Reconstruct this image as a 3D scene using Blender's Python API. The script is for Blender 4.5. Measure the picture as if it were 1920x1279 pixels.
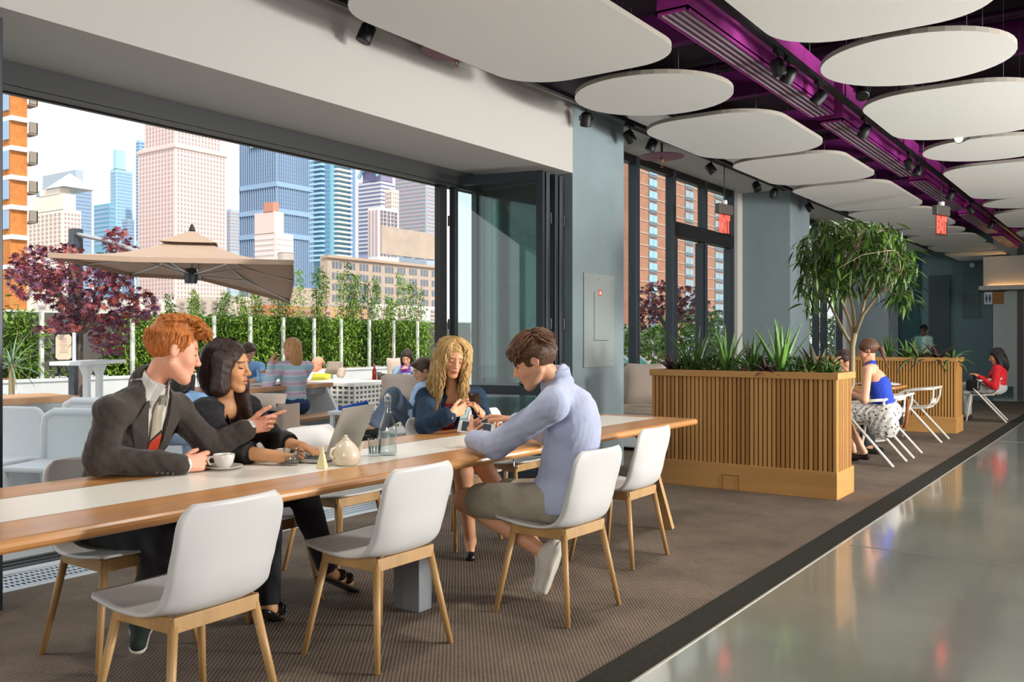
import bpy, bmesh, math, random
import numpy as np
from mathutils import Vector, Matrix, Euler
R = math.radians
SC = bpy.context.scene
COL = SC.collection
for o in list(bpy.data.objects): bpy.data.objects.remove(o)

# ------------------------------------------------------------------ camera
# room axes: +Y runs along the room, -X is the terrace side; metres
F, CX, CY, CAMH = 1700.0, 960.0, 637.0, 1.35
YAW = math.atan2(1191.0, F)
cam_d = bpy.data.cameras.new('camera'); cam = bpy.data.objects.new('camera', cam_d); COL.objects.link(cam)
cam.location = (0, 0, CAMH); cam.rotation_euler = (R(90), 0, YAW)
cam_d.sensor_width = 36; cam_d.lens = 36*F/1920; cam_d.clip_end = 3000; cam_d.clip_start = .05
cam_d.shift_y = -(639.5-CY)/1920
SC.camera = cam
SC.view_settings.view_transform = 'Standard'; SC.view_settings.look = 'None'
SC.view_settings.exposure = 0.1; SC.view_settings.gamma = 1.0
SC.view_settings.use_curve_mapping = False

# ------------------------------------------------------------------ sky
wd = bpy.data.worlds.new('sky'); SC.world = wd; wd.use_nodes = True
nt = wd.node_tree; bg = nt.nodes['Background']
tc = nt.nodes.new('ShaderNodeTexCoord'); sx = nt.nodes.new('ShaderNodeSeparateXYZ')
rp = nt.nodes.new('ShaderNodeValToRGB')
rp.color_ramp.elements[0].position = 0.0; rp.color_ramp.elements[0].color = (1, 1, .99, 1)
rp.color_ramp.elements[1].position = .7; rp.color_ramp.elements[1].color = (.84, .92, 1.0, 1)
nt.links.new(tc.outputs['Generated'], sx.inputs[0]); nt.links.new(sx.outputs['Z'], rp.inputs[0])
nt.links.new(rp.outputs[0], bg.inputs['Color']); bg.inputs['Strength'].default_value = 1.3

# ------------------------------------------------------------------ sun, off-frame softboxes and added fill lights
def light(name, kind, loc, energy, color=(1, 1, 1), size=1., sizey=None, target=None):
    l = bpy.data.lights.new(name, kind); l.energy = energy; l.color = color
    if kind == 'AREA':
        l.size = size
        if sizey: l.shape = 'RECTANGLE'; l.size_y = sizey
    o = bpy.data.objects.new(name, l); COL.objects.link(o); o.location = loc
    if target is not None:
        o.rotation_euler = (Vector(target)-Vector(loc)).to_track_quat('-Z', 'Y').to_euler()
    return o
sun = light('sun', 'SUN', (0, 0, 30), 4.2, (1.0, .93, .82)); sun.data.angle = R(1.5)
sun.rotation_euler = Vector((-.72, .30, -.80)).to_track_quat('-Z', 'Y').to_euler()
light('softbox_lamp', 'AREA', (4.4, 7.2, 2.15), 520, (1.0, .97, .93), .8, .8, (-4, 6.5, 1.5))
light('softbox_lamp_far', 'AREA', (4.6, 13.5, 2.5), 400, (1.0, .98, .95), 1.8, 1.8, (-3.5, 9.5, 1.2))
light('fill_light_up', 'AREA', (5.6, 9.5, 1.4), 560, (1.0, .98, .95), 2.0, 2.0, (-1.5, 9.0, 3.4))  # unseen uplight added to brighten the ceiling panels
light('fill_light_back', 'AREA', (.6, -3.4, 2.6), 190, (1.0, .97, .94), 2.0, 2.0, (-3., 4.5, 2.2))  # unseen fill added behind the camera

# ------------------------------------------------------------------ helpers
def at(px, py, z=None, X=None, Y=None, d=None):
    a = (px-CX)/F; b = (CY-py)/F; s, c = math.sin(YAW), math.cos(YAW)
    r = (a*c-s, a*s+c, b)
    if z is not None: t = (z-CAMH)/r[2]
    elif X is not None: t = X/r[0]
    elif Y is not None: t = Y/r[1]
    else: t = d
    return Vector((r[0]*t, r[1]*t, CAMH+r[2]*t))

def lin(h):
    if not isinstance(h, str): return tuple(h)[:3]
    h = h.lstrip('#'); o = []
    for i in (0, 2, 4):
        v = int(h[i:i+2], 16)/255; o.append(v/12.92 if v <= .04045 else ((v+.055)/1.055)**2.4)
    return tuple(o)

MATS = {}
def mat(name, col=None, rough=.6, metal=0., spec=.5, noise=None, bump=None, wave=None, coat=0, sheen=0,
        trans=0, emit=None, attr=None, sub=0, ior=1.45, coords='Object'):
    """procedural principled material. noise=(scale, amount, (sx,sy,sz)) varies the colour; bump=(scale,strength,(s,s,s))"""
    if name in MATS: return MATS[name]
    m = bpy.data.materials.new(name); m.use_nodes = True; MATS[name] = m
    t = m.node_tree; p = t.nodes['Principled BSDF']
    c = lin(col) if col is not None else (.5, .5, .5)
    p.inputs['Base Color'].default_value = (*c, 1); p.inputs['Roughness'].default_value = rough
    p.inputs['Metallic'].default_value = metal; p.inputs['IOR'].default_value = ior
    p.inputs['Specular IOR Level'].default_value = spec
    if coat: p.inputs['Coat Weight'].default_value = coat; p.inputs['Coat Roughness'].default_value = .08
    if sheen: p.inputs['Sheen Weight'].default_value = sheen
    if trans: p.inputs['Transmission Weight'].default_value = trans
    if sub:
        p.inputs['Subsurface Weight'].default_value = sub; p.inputs['Subsurface Radius'].default_value = (.02, .008, .004)
        p.inputs['Subsurface Scale'].default_value = .5
    if emit: p.inputs['Emission Color'].default_value = (*c, 1); p.inputs['Emission Strength'].default_value = emit
    tcn = None
    def coord(sc):
        nonlocal tcn
        if tcn is None: tcn = t.nodes.new('ShaderNodeTexCoord')
        mp = t.nodes.new('ShaderNodeMapping'); mp.inputs['Scale'].default_value = sc
        t.links.new(tcn.outputs[coords], mp.inputs[0]); return mp.outputs[0]
    base = None
    if attr:
        an = t.nodes.new('ShaderNodeAttribute'); an.attribute_name = attr; base = an.outputs['Color']
        t.links.new(base, p.inputs['Base Color'])
    if noise:
        sc, amt, st = noise
        n = t.nodes.new('ShaderNodeTexNoise'); n.inputs['Scale'].default_value = sc; n.inputs['Detail'].default_value = 5
        t.links.new(coord(st), n.inputs['Vector'])
        r_ = t.nodes.new('ShaderNodeMapRange'); r_.inputs[1].default_value = .3; r_.inputs[2].default_value = .7
        r_.inputs[3].default_value = 1-amt; r_.inputs[4].default_value = 1+amt
        t.links.new(n.outputs['Fac'], r_.inputs[0])
        mx = t.nodes.new('ShaderNodeVectorMath'); mx.operation = 'SCALE'
        if base is not None: t.links.new(base, mx.inputs[0])
        else: mx.inputs[0].default_value = c
        t.links.new(r_.outputs[0], mx.inputs['Scale']); t.links.new(mx.outputs[0], p.inputs['Base Color'])
    h = None
    if bump:
        sc, strg, st = bump
        n = t.nodes.new('ShaderNodeTexNoise'); n.inputs['Scale'].default_value = sc; n.inputs['Detail'].default_value = 4
        t.links.new(coord(st), n.inputs['Vector']); h = n.outputs['Fac']; bs = strg
    if wave:
        sc, strg, ax = wave
        n = t.nodes.new('ShaderNodeTexWave'); n.inputs['Scale'].default_value = sc; n.bands_direction = ax
        n.inputs['Distortion'].default_value = 1.5
        t.links.new(coord((1, 1, 1)), n.inputs['Vector']); h = n.outputs['Fac']; bs = strg
    if h is not None:
        b = t.nodes.new('ShaderNodeBump'); b.inputs['Strength'].default_value = bs; b.inputs['Distance'].default_value = .01
        t.links.new(h, b.inputs['Height']); t.links.new(b.outputs[0], p.inputs['Normal'])
    return m

def wood(name, col, axis=1, rough=.4, amt=.22, coat=0, sc=9):
    st = [9, 9, 9]; st[axis] = .6
    return mat(name, col, rough, noise=(sc/6, amt, tuple(st)), bump=(sc, .05, tuple(st)), coat=coat)

def glass(name, tint=(1, 1, 1), refl=1.0, rough=0.0):
    """thin clear pane: see-through with a fresnel reflection"""
    if name in MATS: return MATS[name]
    m = bpy.data.materials.new(name); m.use_nodes = True; MATS[name] = m; t = m.node_tree
    t.nodes.clear(); out = t.nodes.new('ShaderNodeOutputMaterial'); mx = t.nodes.new('ShaderNodeMixShader')
    tr = t.nodes.new('ShaderNodeBsdfTransparent'); tr.inputs[0].default_value = (*tint, 1)
    gl = t.nodes.new('ShaderNodeBsdfGlossy'); gl.inputs['Roughness'].default_value = rough
    lw = t.nodes.new('ShaderNodeLayerWeight'); lw.inputs[0].default_value = .5
    pw = t.nodes.new('ShaderNodeMath'); pw.operation = 'POWER'; pw.inputs[1].default_value = 5
    mu = t.nodes.new('ShaderNodeMath'); mu.operation = 'MULTIPLY_ADD'; mu.use_clamp = True
    mu.inputs[1].default_value = .7*refl; mu.inputs[2].default_value = .03*refl
    t.links.new(lw.outputs['Facing'], pw.inputs[0]); t.links.new(pw.outputs[0], mu.inputs[0]); t.links.new(mu.outputs[0], mx.inputs[0])
    t.links.new(tr.outputs[0], mx.inputs[1]); t.links.new(gl.outputs[0], mx.inputs[2]); t.links.new(mx.outputs[0], out.inputs[0])
    return m

def tag(o, label=None, cat=None, group=None, kind=None):
    if label: o['label'] = label
    if cat: o['category'] = cat
    if group: o['group'] = group
    if kind: o['kind'] = kind
    return o
def empty(name, loc=(0, 0, 0), rz=0., label=None, cat=None, group=None, kind=None, parent=None):
    o = bpy.data.objects.new(name, None); COL.objects.link(o); o.location = loc; o.rotation_euler = (0, 0, rz)
    o.empty_display_size = .1
    if parent: o.parent = parent
    return tag(o, label, cat, group, kind)
def link(name, me, m=None, parent=None, loc=(0, 0, 0), rot=(0, 0, 0), sc=None):
    o = bpy.data.objects.new(name, me); COL.objects.link(o)
    if m is not None and me is not None and not me.materials: me.materials.append(m)
    if parent: o.parent = parent
    o.location = loc; o.rotation_euler = rot
    if sc is not None: o.scale = sc if hasattr(sc, '__len__') else (sc, sc, sc)
    return o
def copy_tree(o, parent=None):
    c = o.copy(); COL.objects.link(c)
    if parent: c.parent = parent
    for ch in list(o.children): copy_tree(ch, c)
    return c
def place(o, loc, rz=0.):
    o.location = loc; o.rotation_euler = (0, 0, rz); return o

def frame(d, up=(0, 0, 1)):
    d = Vector(d).normalized(); up = Vector(up)
    if abs(d.dot(up)) > .98: up = Vector((1, 0, 0)) if abs(d.x) < .9 else Vector((0, 1, 0))
    s = d.cross(up).normalized(); u = s.cross(d).normalized(); return s, u, d

class MB:
    def __init__(s): s.v = []; s.f = []; s.mi = []; s.cur = 0
    def add(s, vs, fs):
        b = len(s.v); s.v += [tuple(x) for x in vs]
        for f in fs: s.f.append(tuple(b+i for i in f)); s.mi.append(s.cur)
        return s
    def box(s, a, b):
        x0, y0, z0 = [min(p, q) for p, q in zip(a, b)]; x1, y1, z1 = [max(p, q) for p, q in zip(a, b)]
        return s.add([(x0, y0, z0), (x1, y0, z0), (x1, y1, z0), (x0, y1, z0), (x0, y0, z1), (x1, y0, z1), (x1, y1, z1), (x0, y1, z1)],
                     [(0, 3, 2, 1), (4, 5, 6, 7), (0, 1, 5, 4), (1, 2, 6, 5), (2, 3, 7, 6), (3, 0, 4, 7)])
    def bar(s, p, q, w, h, up=(0, 0, 1), w2=None, h2=None):
        p, q = Vector(p), Vector(q); a, u, d = frame(q-p, up); w2 = w2 or w; h2 = h2 or h
        vs = []
        for c, ww, hh in ((p, w, h), (q, w2, h2)):
            for i, j in ((-1, -1), (1, -1), (1, 1), (-1, 1)): vs.append(c+a*(i*ww/2)+u*(j*hh/2))
        return s.add(vs, [(0, 1, 2, 3), (4, 7, 6, 5), (0, 4, 5, 1), (1, 5, 6, 2), (2, 6, 7, 3), (3, 7, 4, 0)])
    def tube(s, pts, r, n=8, cap=True, closed=False):
        pts = [Vector(p) for p in pts]; rs = r if hasattr(r, '__len__') else [r]*len(pts); vs = []; fs = []; m = len(pts)
        pu = None
        for i, p in enumerate(pts):
            if closed: d = pts[(i+1) % m]-pts[i-1]
            else: d = pts[min(i+1, m-1)]-pts[max(i-1, 0)]
            if d.length < 1e-9: d = Vector((0, 0, 1))
            if pu is None: a, u, _ = frame(d)
            else:
                dn = d.normalized(); u = (pu-dn*pu.dot(dn))
                if u.length < 1e-6: a, u, _ = frame(d)
                else: u.normalize(); a = dn.cross(u)
            pu = u
            for k in range(n):
                t = 2*math.pi*k/n; vs.append(p+a*(math.cos(t)*rs[i])+u*(math.sin(t)*rs[i]))
        for i in range(m if closed else m-1):
            j = (i+1) % m
            for k in range(n): fs.append((i*n+k, i*n+(k+1) % n, j*n+(k+1) % n, j*n+k))
        if cap and not closed: fs += [tuple(range(n))[::-1], tuple((m-1)*n+k for k in range(n))]
        return s.add(vs, fs)
    def lathe(s, prof, c=(0, 0, 0), n=24):
        vs = []; fs = []; c = Vector(c); m = len(prof)
        for r, z in prof:
            for k in range(n):
                t = 2*math.pi*k/n; vs.append((c.x+r*math.cos(t), c.y+r*math.sin(t), c.z+z))
        for i in range(m-1):
            for k in range(n): fs.append((i*n+k, i*n+(k+1) % n, (i+1)*n+(k+1) % n, (i+1)*n+k))
        if prof[0][0] > 1e-5: fs.append(tuple(range(n))[::-1])
        if prof[-1][0] > 1e-5: fs.append(tuple((m-1)*n+k for k in range(n)))
        return s.add(vs, fs)
    def prism(s, poly, z0, z1):
        n = len(poly); vs = [(x, y, z0) for x, y in poly]+[(x, y, z1) for x, y in poly]
        return s.add(vs, [tuple(range(n))[::-1], tuple(range(n, 2*n))]+[(i, (i+1) % n, n+(i+1) % n, n+i) for i in range(n)])
    def extr(s, poly3, vec):
        n = len(poly3); vec = Vector(vec); vs = [Vector(p) for p in poly3]; vs += [p+vec for p in vs]
        return s.add(vs, [tuple(range(n))[::-1], tuple(range(n, 2*n))]+[(i, (i+1) % n, n+(i+1) % n, n+i) for i in range(n)])
    def ball(s, c, r, n=10, m=7, rot=None):
        c = Vector(c); r = r if hasattr(r, '__len__') else (r, r, r); vs = []; fs = []
        for i in range(m+1):
            ph = math.pi*i/m
            for k in range(n):
                t = 2*math.pi*k/n; p = Vector((r[0]*math.sin(ph)*math.cos(t), r[1]*math.sin(ph)*math.sin(t), r[2]*math.cos(ph)))
                vs.append(c+(rot @ p if rot else p))
        for i in range(m):
            for k in range(n): fs.append((i*n+k, (i+1)*n+k, (i+1)*n+(k+1) % n, i*n+(k+1) % n))
        return s.add(vs, fs)
    def grid(s, fn, nu, nv):
        vs = [fn(i/nu, j/nv) for i in range(nu+1) for j in range(nv+1)]
        return s.add(vs, [(i*(nv+1)+j, (i+1)*(nv+1)+j, (i+1)*(nv+1)+j+1, i*(nv+1)+j+1) for i in range(nu) for j in range(nv)])
    def mesh(s, name, m=None, smooth=False):
        me = bpy.data.meshes.new(name); me.from_pydata(s.v, [], s.f)
        ms = m if isinstance(m, (list, tuple)) else [m] if m else []
        for x in ms: me.materials.append(x)
        if len(ms) > 1: me.polygons.foreach_set('material_index', s.mi)
        if smooth: me.polygons.foreach_set('use_smooth', [True]*len(me.polygons))
        me.update(); return me
    def build(s, name, m=None, parent=None, smooth=False, bevel=0, solid=0, subd=0, loc=(0, 0, 0), rot=(0, 0, 0)):
        o = link(name, s.mesh(name, m, smooth), None, parent, loc, rot)
        if solid: q = o.modifiers.new('solid', 'SOLIDIFY'); q.thickness = solid; q.offset = 0
        if bevel: q = o.modifiers.new('bevel', 'BEVEL'); q.width = bevel; q.segments = 2; q.limit_method = 'ANGLE'
        if subd: q = o.modifiers.new('sub', 'SUBSURF'); q.levels = subd; q.render_levels = subd
        return o

def struct(name, mb, m, label, cat, parent=None, **kw):
    o = mb.build(name, m, parent, **kw)
    return tag(o, label, cat, kind='structure')
def rrect(x0, x1, y0, y1, r, n=10):
    P = []
    r = min(r, (x1-x0)/2, (y1-y0)/2)
    for cx, cy, a0 in ((x1-r, y1-r, 0), (x0+r, y1-r, 90), (x0+r, y0+r, 180), (x1-r, y0+r, 270)):
        for i in range(n+1):
            a = R(a0+90*i/n); P.append((cx+r*math.cos(a), cy+r*math.sin(a)))
    return P
# =================================================================== the room shell
XF, XW = -4.60, -5.55          # inner face of the fascia and pillars / line of the folding doors
M_white = mat('white_plaster', '#aeaba6', .85, bump=(40, .03, (1, 1, 1)))
M_pillar = mat('blue_grey_plaster', '#78868a', .8, noise=(3, .05, (1, 1, 1)), bump=(60, .04, (1, 1, 1)))
M_frame = mat('anthracite_aluminium', '#2a3036', .4, metal=.2)
M_frame_b = mat('dark_aluminium', '#0e0f10', .45, metal=.1)
M_glass = glass('clear_glass', (.93, .97, .96))
M_glass_t = glass('folding_door_glass', (.80, .90, .89), 2.2)

# floor: polished concrete with saw joints
mc = mat('polished_concrete', '#8c8e82', .17, noise=(1.2, .16, (1, 1, 1)), spec=.9, coat=.8)
struct('floor', MB().box((-1.66, -6, -.12), (7, 34, 0)), mc, 'polished grey green concrete aisle along the carpet', 'floor')
jt = mat('joint_filler', '#8d8f86', .5)
for i, y in enumerate((6.15, 13.6)):
    struct('trim_%d' % (i+1), MB().box((-1.6, y, 0), (6.9, y+.008, .002)), jt, ['nearer thin pale joint line across the concrete floor', 'farther thin pale joint line across the concrete floor'][i], 'joint')
struct('floor_back', MB().box((-5.55, 22.5, -.12), (-1.66, 34, 0)), mc, 'concrete floor beyond the far end of the carpet', 'floor')
# carpet: woven loops as bump on a real slab
ca = bpy.data.materials.new('loop_carpet'); ca.use_nodes = True; t = ca.node_tree; p = t.nodes['Principled BSDF']
p.inputs['Roughness'].default_value = .95; p.inputs['Specular IOR Level'].default_value = .1
tcn = t.nodes.new('ShaderNodeTexCoord'); mp = t.nodes.new('ShaderNodeMapping'); mp.inputs['Rotation'].default_value = (0, 0, R(38)); mp.inputs['Scale'].default_value = (1, .62, 1)
t.links.new(tcn.outputs['Object'], mp.inputs[0])
wa = []
for ax in 'XY':
    w_ = t.nodes.new('ShaderNodeTexWave'); w_.bands_direction = ax; w_.inputs['Scale'].default_value = 24; w_.inputs['Distortion'].default_value = 1.2; w_.inputs['Detail'].default_value = 1; w_.inputs['Detail Scale'].default_value = 3
    t.links.new(mp.outputs[0], w_.inputs['Vector']); wa.append(w_)
hm_ = t.nodes.new('ShaderNodeMath'); hm_.operation = 'MULTIPLY'; t.links.new(wa[0].outputs['Fac'], hm_.inputs[0]); t.links.new(wa[1].outputs['Fac'], hm_.inputs[1])
no = t.nodes.new('ShaderNodeTexNoise'); no.inputs['Scale'].default_value = 1.6; no.inputs['Detail'].default_value = 7; no.inputs['Roughness'].default_value = .65
t.links.new(tcn.outputs['Object'], no.inputs['Vector'])
cr = t.nodes.new('ShaderNodeValToRGB'); cr.color_ramp.elements[0].color = (*lin('#3d3530'), 1); cr.color_ramp.elements[1].color = (*lin('#978777'), 1)
cr.color_ramp.elements[0].position = .12; cr.color_ramp.elements[1].position = .85
mxm = t.nodes.new('ShaderNodeMath'); mxm.operation = 'MULTIPLY_ADD'; mxm.inputs[1].default_value = .55
n2 = t.nodes.new('ShaderNodeMath'); n2.operation = 'MULTIPLY'; n2.inputs[1].default_value = .62
t.links.new(no.outputs['Fac'], n2.inputs[0]); t.links.new(hm_.outputs[0], mxm.inputs[0]); t.links.new(n2.outputs[0], mxm.inputs[2])
t.links.new(mxm.outputs[0], cr.inputs[0]); t.links.new(cr.outputs[0], p.inputs['Base Color'])
bn = t.nodes.new('ShaderNodeBump'); bn.inputs['Strength'].default_value = .45; bn.inputs['Distance'].default_value = .005
t.links.new(hm_.outputs[0], bn.inputs['Height']); t.links.new(bn.outputs[0], p.inputs['Normal'])
struct('floor_carpet', MB().box((-4.88, -6, -.1), (-1.84, 22.5, 0)), ca, 'brown grey loop carpet under the communal table', 'carpet')
struct('trim_3', MB().box((-1.84, -6, -.1), (-1.665, 22.5, .003)), mat('charcoal_border', '#34332e', .95, noise=(90, .3, (1, 1, 1)), spec=.1),
       'charcoal carpet border strip along the concrete', 'carpet border')
struct('trim_4', MB().box((-1.665, -6, -.02), (-1.655, 22.5, .004)), mat('edge_strip', '#b9b7ac', .35, metal=.6), 'thin metal edging between carpet and concrete', 'edging')
# door sill: floor grating strip and track
gs = empty('trim_5', (-5.2, 2, 0), label='perforated metal floor grating inside the folding doors', cat='floor grating', kind='structure')
MB().box((-.32, -8, -.1), (.32, 5.6, -.03)).build('tray', mat('tray_grey', '#6d7276', .6), gs)
g = MB()
for i in range(9): g.box((-.31+.07*i, -8, -.03), (-.285+.07*i, 5.6, -.004))
for j in range(450): g.box((-.31, -8+.03*j, -.03), (.30, -7.988+.03*j, -.006))
tag(g.build('grating_bars', mat('grating_metal', '#b9c0c6', .35, metal=.7), gs), kind='stuff')
struct('trim_6', MB().box((-5.66, -6, -.1), (-5.44, 7.6, .012)).box((-5.60, -6, .012), (-5.585, 7.6, .02)).box((-5.52, -6, .012), (-5.505, 7.6, .02)),
       M_frame_b, 'dark floor track of the folding doors', 'door track')
struct('trim_7', MB().box((-5.44, -6, -.1), (-5.36, 7.6, .006)).box((-5.04, -6, -.1), (-4.99, 7.6, .002)), mat('sill_white', '#c4c9cb', .5), 'pale sill strips beside the floor grating', 'sill')
struct('floor_sill', MB().box((-4.99, -6, -.1), (-4.88, 22.5, -.001)).box((-5.66, 7.6, -.1), (-4.99, 22.5, -.001)), ca, 'carpet edge along the window wall', 'carpet')

# fascia, soffit, header
struct('wall_fascia', MB().box((XF-.12, -6, 2.98), (XF, 7.6, 3.70)), M_white, 'white plaster fascia above the folding door soffit', 'wall')
struct('ceiling_soffit', MB().box((-5.75, -6, 2.98), (XF-.12, 7.6, 3.3)), M_white, 'white lowered soffit above the folding doors', 'soffit')
hd = MB().box((-5.66, -6, 2.84), (-5.44, 7.6, 2.978)).box((-5.60, -6, 2.82), (-5.56, 7.6, 2.84)).box((-5.50, -6, 2.815), (-5.46, 7.6, 2.84))
struct('trim_8', hd, M_frame_b, 'black head track of the folding doors', 'door track')
struct('ceiling_window_soffit', MB().box((-5.75, 8.66, 3.72), (XF+.05, 26.2, 3.95)), M_white, 'white soffit above the tall windows', 'soffit')
struct('wall_fascia_end', MB().box((-5.75, 7.6, 3.70), (XF-.001, 8.66, 3.95)), M_white, 'white plaster above the first pillar', 'wall')
struct('ceiling', MB().box((-5.75, -6, 4.35), (7, 34, 4.5)), mat('aubergine_deck', '#22101f', .8, noise=(2, .3, (1, 1, 1))), 'dark aubergine painted ceiling deck', 'ceiling')
struct('ceiling_edge', MB().box((-4.72, -6, 3.702), (XF+.02, 34, 4.35)), mat('dark_edge', '#17131a', .8), 'dark edge of the open ceiling above the fascia', 'ceiling edge')
# dark purple joists of the deck
Mj = mat('purple_joist', '#7a2070', .6)
for i, y in enumerate([3.4+2.1*k for k in range(12)]):
    struct('trim_%d' % (20+i), MB().box((-4.55, y, 4.05), (6.9, y+.12, 4.35)), Mj, 'purple painted ceiling joist crossing the deck', 'joist')['group'] = 'ceiling joists'

# pillars (blue grey plaster), white returns
def pillar(name, y0, y1, label):
    return struct(name, MB().box((-5.38, y0, 0), (XF, y1, 3.72 if y0 > 8 else 3.70)), M_pillar, label, 'pillar', bevel=.006)
pillar('wall_pillar_near', 7.6, 8.66, 'blue grey pillar with an access panel beside the folded doors')
pillar('wall_pillar_middle', 14.2, 15.2, 'blue grey pillar behind the slatted planter')
pillar('wall_pillar_far', 20.8, 21.75, 'blue grey pillar behind the indoor tree')
struct('wall_return_middle', MB().box((-5.62, 13.98, 0), (-5.38, 15.2, 3.72)), M_white, 'narrow white return beside the middle pillar', 'wall')
struct('wall_return_far', MB().box((-5.62, 20.4, 0), (-5.38, 21.75, 3.72)), M_white, 'narrow white return beside the far pillar', 'wall')
struct('wall_return_near', MB().box((-5.75, 7.62, 0), (-5.38, 8.66, 3.70)), M_white, 'outer leaf of the near pillar', 'wall')
# access panel on near pillar
ap = empty('access_panel', (XF, 8.1, 1.07), label='flush grey access panel with a red sticker on the near pillar', cat='panel')
Mp = mat('panel_paint', '#848d8a', .6)
MB().box((.001, -.30, 0), (.012, .32, .95)).build('panel_plate', Mp, ap, bevel=.002)
mb = MB().box((.0125, -.105, .27), (.014, -.098, .77)).box((.0125, -.098, .27), (.014, .2, .275)); mb.build('seam', M_frame_b, ap)
MB().box((.0125, -.01, .73), (.0145, .055, .79)).build('red_sticker', mat('sticker_red', '#d5453a', .5), ap)
MB().box((.0146, .005, .745), (.0155, .04, .758)).box((.0146, .01, .762), (.0155, .035, .775)).build('sticker_print', mat('print_white', '#f3eeee', .5), ap)
mb = MB()
for (y, z) in ((-.26, .88), (.27, .88), (-.26, .06), (.27, .06), (0, .9)):
    q = MB().ball((.013, y, z), (.004, .008, .008), 8, 4).build('screw', mat('steel', '#9aa0a4', .3, metal=.9), ap)

# folded door leaves: right stack seen face on, left stack edge on
def leaf(parent, p, q, name='door_leaf', z0=.02, z1=2.93, stile=.07, th=.055, glassm=None, rail=None):
    p, q = Vector((p[0], p[1], 0)), Vector((q[0], q[1], 0)); L = (q-p).length; ang = math.atan2(q.y-p.y, q.x-p.x)
    e = MB().box((0, -th/2, z0), (stile, th/2, z1)).box((L-stile, -th/2, z0), (L, th/2, z1))
    e.box((stile, -th/2, z0), (L-stile, th/2, z0+.11)).box((stile, -th/2, z1-.09), (L-stile, th/2, z1))
    if rail: e.box((stile, -th/2, rail), (L-stile, th/2, rail+.085))
    o = e.build(name, M_frame, parent, bevel=.004, loc=p, rot=(0, 0, ang))
    zz = [z0+.11, z1-.09] if not rail else [z0+.11, rail, rail+.085, z1-.09]
    for a, b in zip(zz[::2], zz[1::2]): MB().box((stile, -.006, a), (L-stile, .006, b)).build('pane', glassm or M_glass_t, o)
    for z in (.5, 1.5, 2.5): MB().tube([(0, -th/2-.012, z-.05), (0, -th/2-.012, z+.05)], .011, 8).build('hinge', M_frame_b, o)
    MB().tube([(L-.02, -th/2-.005, 1.0), (L-.02, -th/2-.04, 1.02), (L-.02, -th/2-.04, 1.2), (L-.02, -th/2-.005, 1.22)], .007, 8).build('pull_handle', M_frame_b, o, smooth=True)
    return o
ds = empty('door_1', (0, 0, 0), label='stack of folded dark framed glass door leaves beside the near pillar', cat='folding door', kind='structure')
leaf(ds, (-5.55, 6.88), (-4.61, 7.10), rail=.83)
leaf(ds, (-4.62, 7.19), (-5.55, 7.24), rail=.83)
leaf(ds, (-5.53, 7.30), (-4.62, 7.34), rail=.83)
leaf(ds, (-4.63, 7.44), (-5.55, 7.48), rail=.83)
dl = empty('door_2', (0, 0, 0), label='edge of a folded dark door leaf at the left of the opening', cat='folding door', kind='structure')
yl_ = at(7, 640, X=-4.60).y
leaf(dl, (-5.55, yl_-.06), (-4.60, yl_-.03)); leaf(dl, (-5.55, yl_-.17), (-4.62, yl_-.13))
struct('trim_9', MB().box((-5.60, 6.70, .012), (-5.53, 6.80, 2.84)), M_frame_b, 'dark jamb post of the folding door opening', 'jamb')

# tall windows between pillars
def bay(n, y0, y1, mull, door, label):
    w = empty('window_%d' % n, (-5.45, y0, 0), label=label, cat='window', kind='structure')
    L = y1-y0
    for y in mull:
        MB().box((-.06, y-.05, 0), (.06, y+.05, 3.72)).build('mullion', M_frame, w, bevel=.004)
    for a, b in zip(mull[:-1], mull[1:]):
        MB().box((-.006, a+.05, .1), (.006, b-.05, 3.66)).build('pane', M_glass, w)
        MB().box((-.05, a+.06, 3.62), (.05, b-.06, 3.72)).build('head_rail', M_frame_b, w)
        MB().box((-.05, a+.06, 0), (.05, b-.06, .1)).build('bottom_rail', M_frame_b, w)
    MB().box((-.05, mull[0], .93), (.05, door[0] if door else mull[-1], 1.0)).build('transom', M_frame_b, w)
    if door:
        a, b = door
        MB().box((-.07, a+.05, 2.80), (.07, b, 3.0)).build('door_transom', M_frame_b, w)
        for y in (a+.08, (a+b)/2-.1, b-.08): MB().box((-.05, y-.04, 0), (.05, y+.04, 2.78)).build('door_stile', M_frame, w)
    return w
mY = [at(px, 400, X=-5.39).y-.05-8.66 for px in (1200, 1268, 1327, 1377)]
bay(1, 8.66, 14.0, [.25]+mY, (mY[1], mY[3]), 'tall dark framed window and terrace door behind the planter')
bay(2, 15.2, 20.4, [.4, 3.2, 3.75, 4.9], None, 'tall dark framed window behind the indoor tree')
bay(3, 21.75, 26.2, [.3, 1.8, 4.2], None, 'far window past the last pillar')

# walls out of frame that close the room, and the far end
struct('wall_right', MB().box((7, -6, 0), (7.2, 34, 4.5)), M_white, 'white wall on the far side of the aisle', 'wall')
struct('wall_back', MB().box((-5.75, -6.2, 0), (7, -6, 4.5)), M_white, 'white wall behind the camera', 'wall')
M_teal = mat('slate_teal_wall', '#506468', .75, noise=(30, .1, (1, 1, 1)), bump=(80, .1, (1, 1, 1)))
struct('wall_end', MB().box((-5.75, 26.2, 0), (-3.24, 26.4, 4.4)), M_teal, 'slate teal end wall of the room', 'wall')
struct('wall_end_white', MB().box((-3.24, 26.15, 0), (-2.78, 26.4, 4.4)), mat('end_white', '#a9adac', .7), 'pale strip of wall beside the teal end wall', 'wall')
struct('wall_end_side', MB().box((-2.78, 26.15, 0), (-2.7, 27.7, 4.4)), mat('end_white', '#a9adac', .7), 'pale return wall at the end of the aisle', 'wall')
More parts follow.
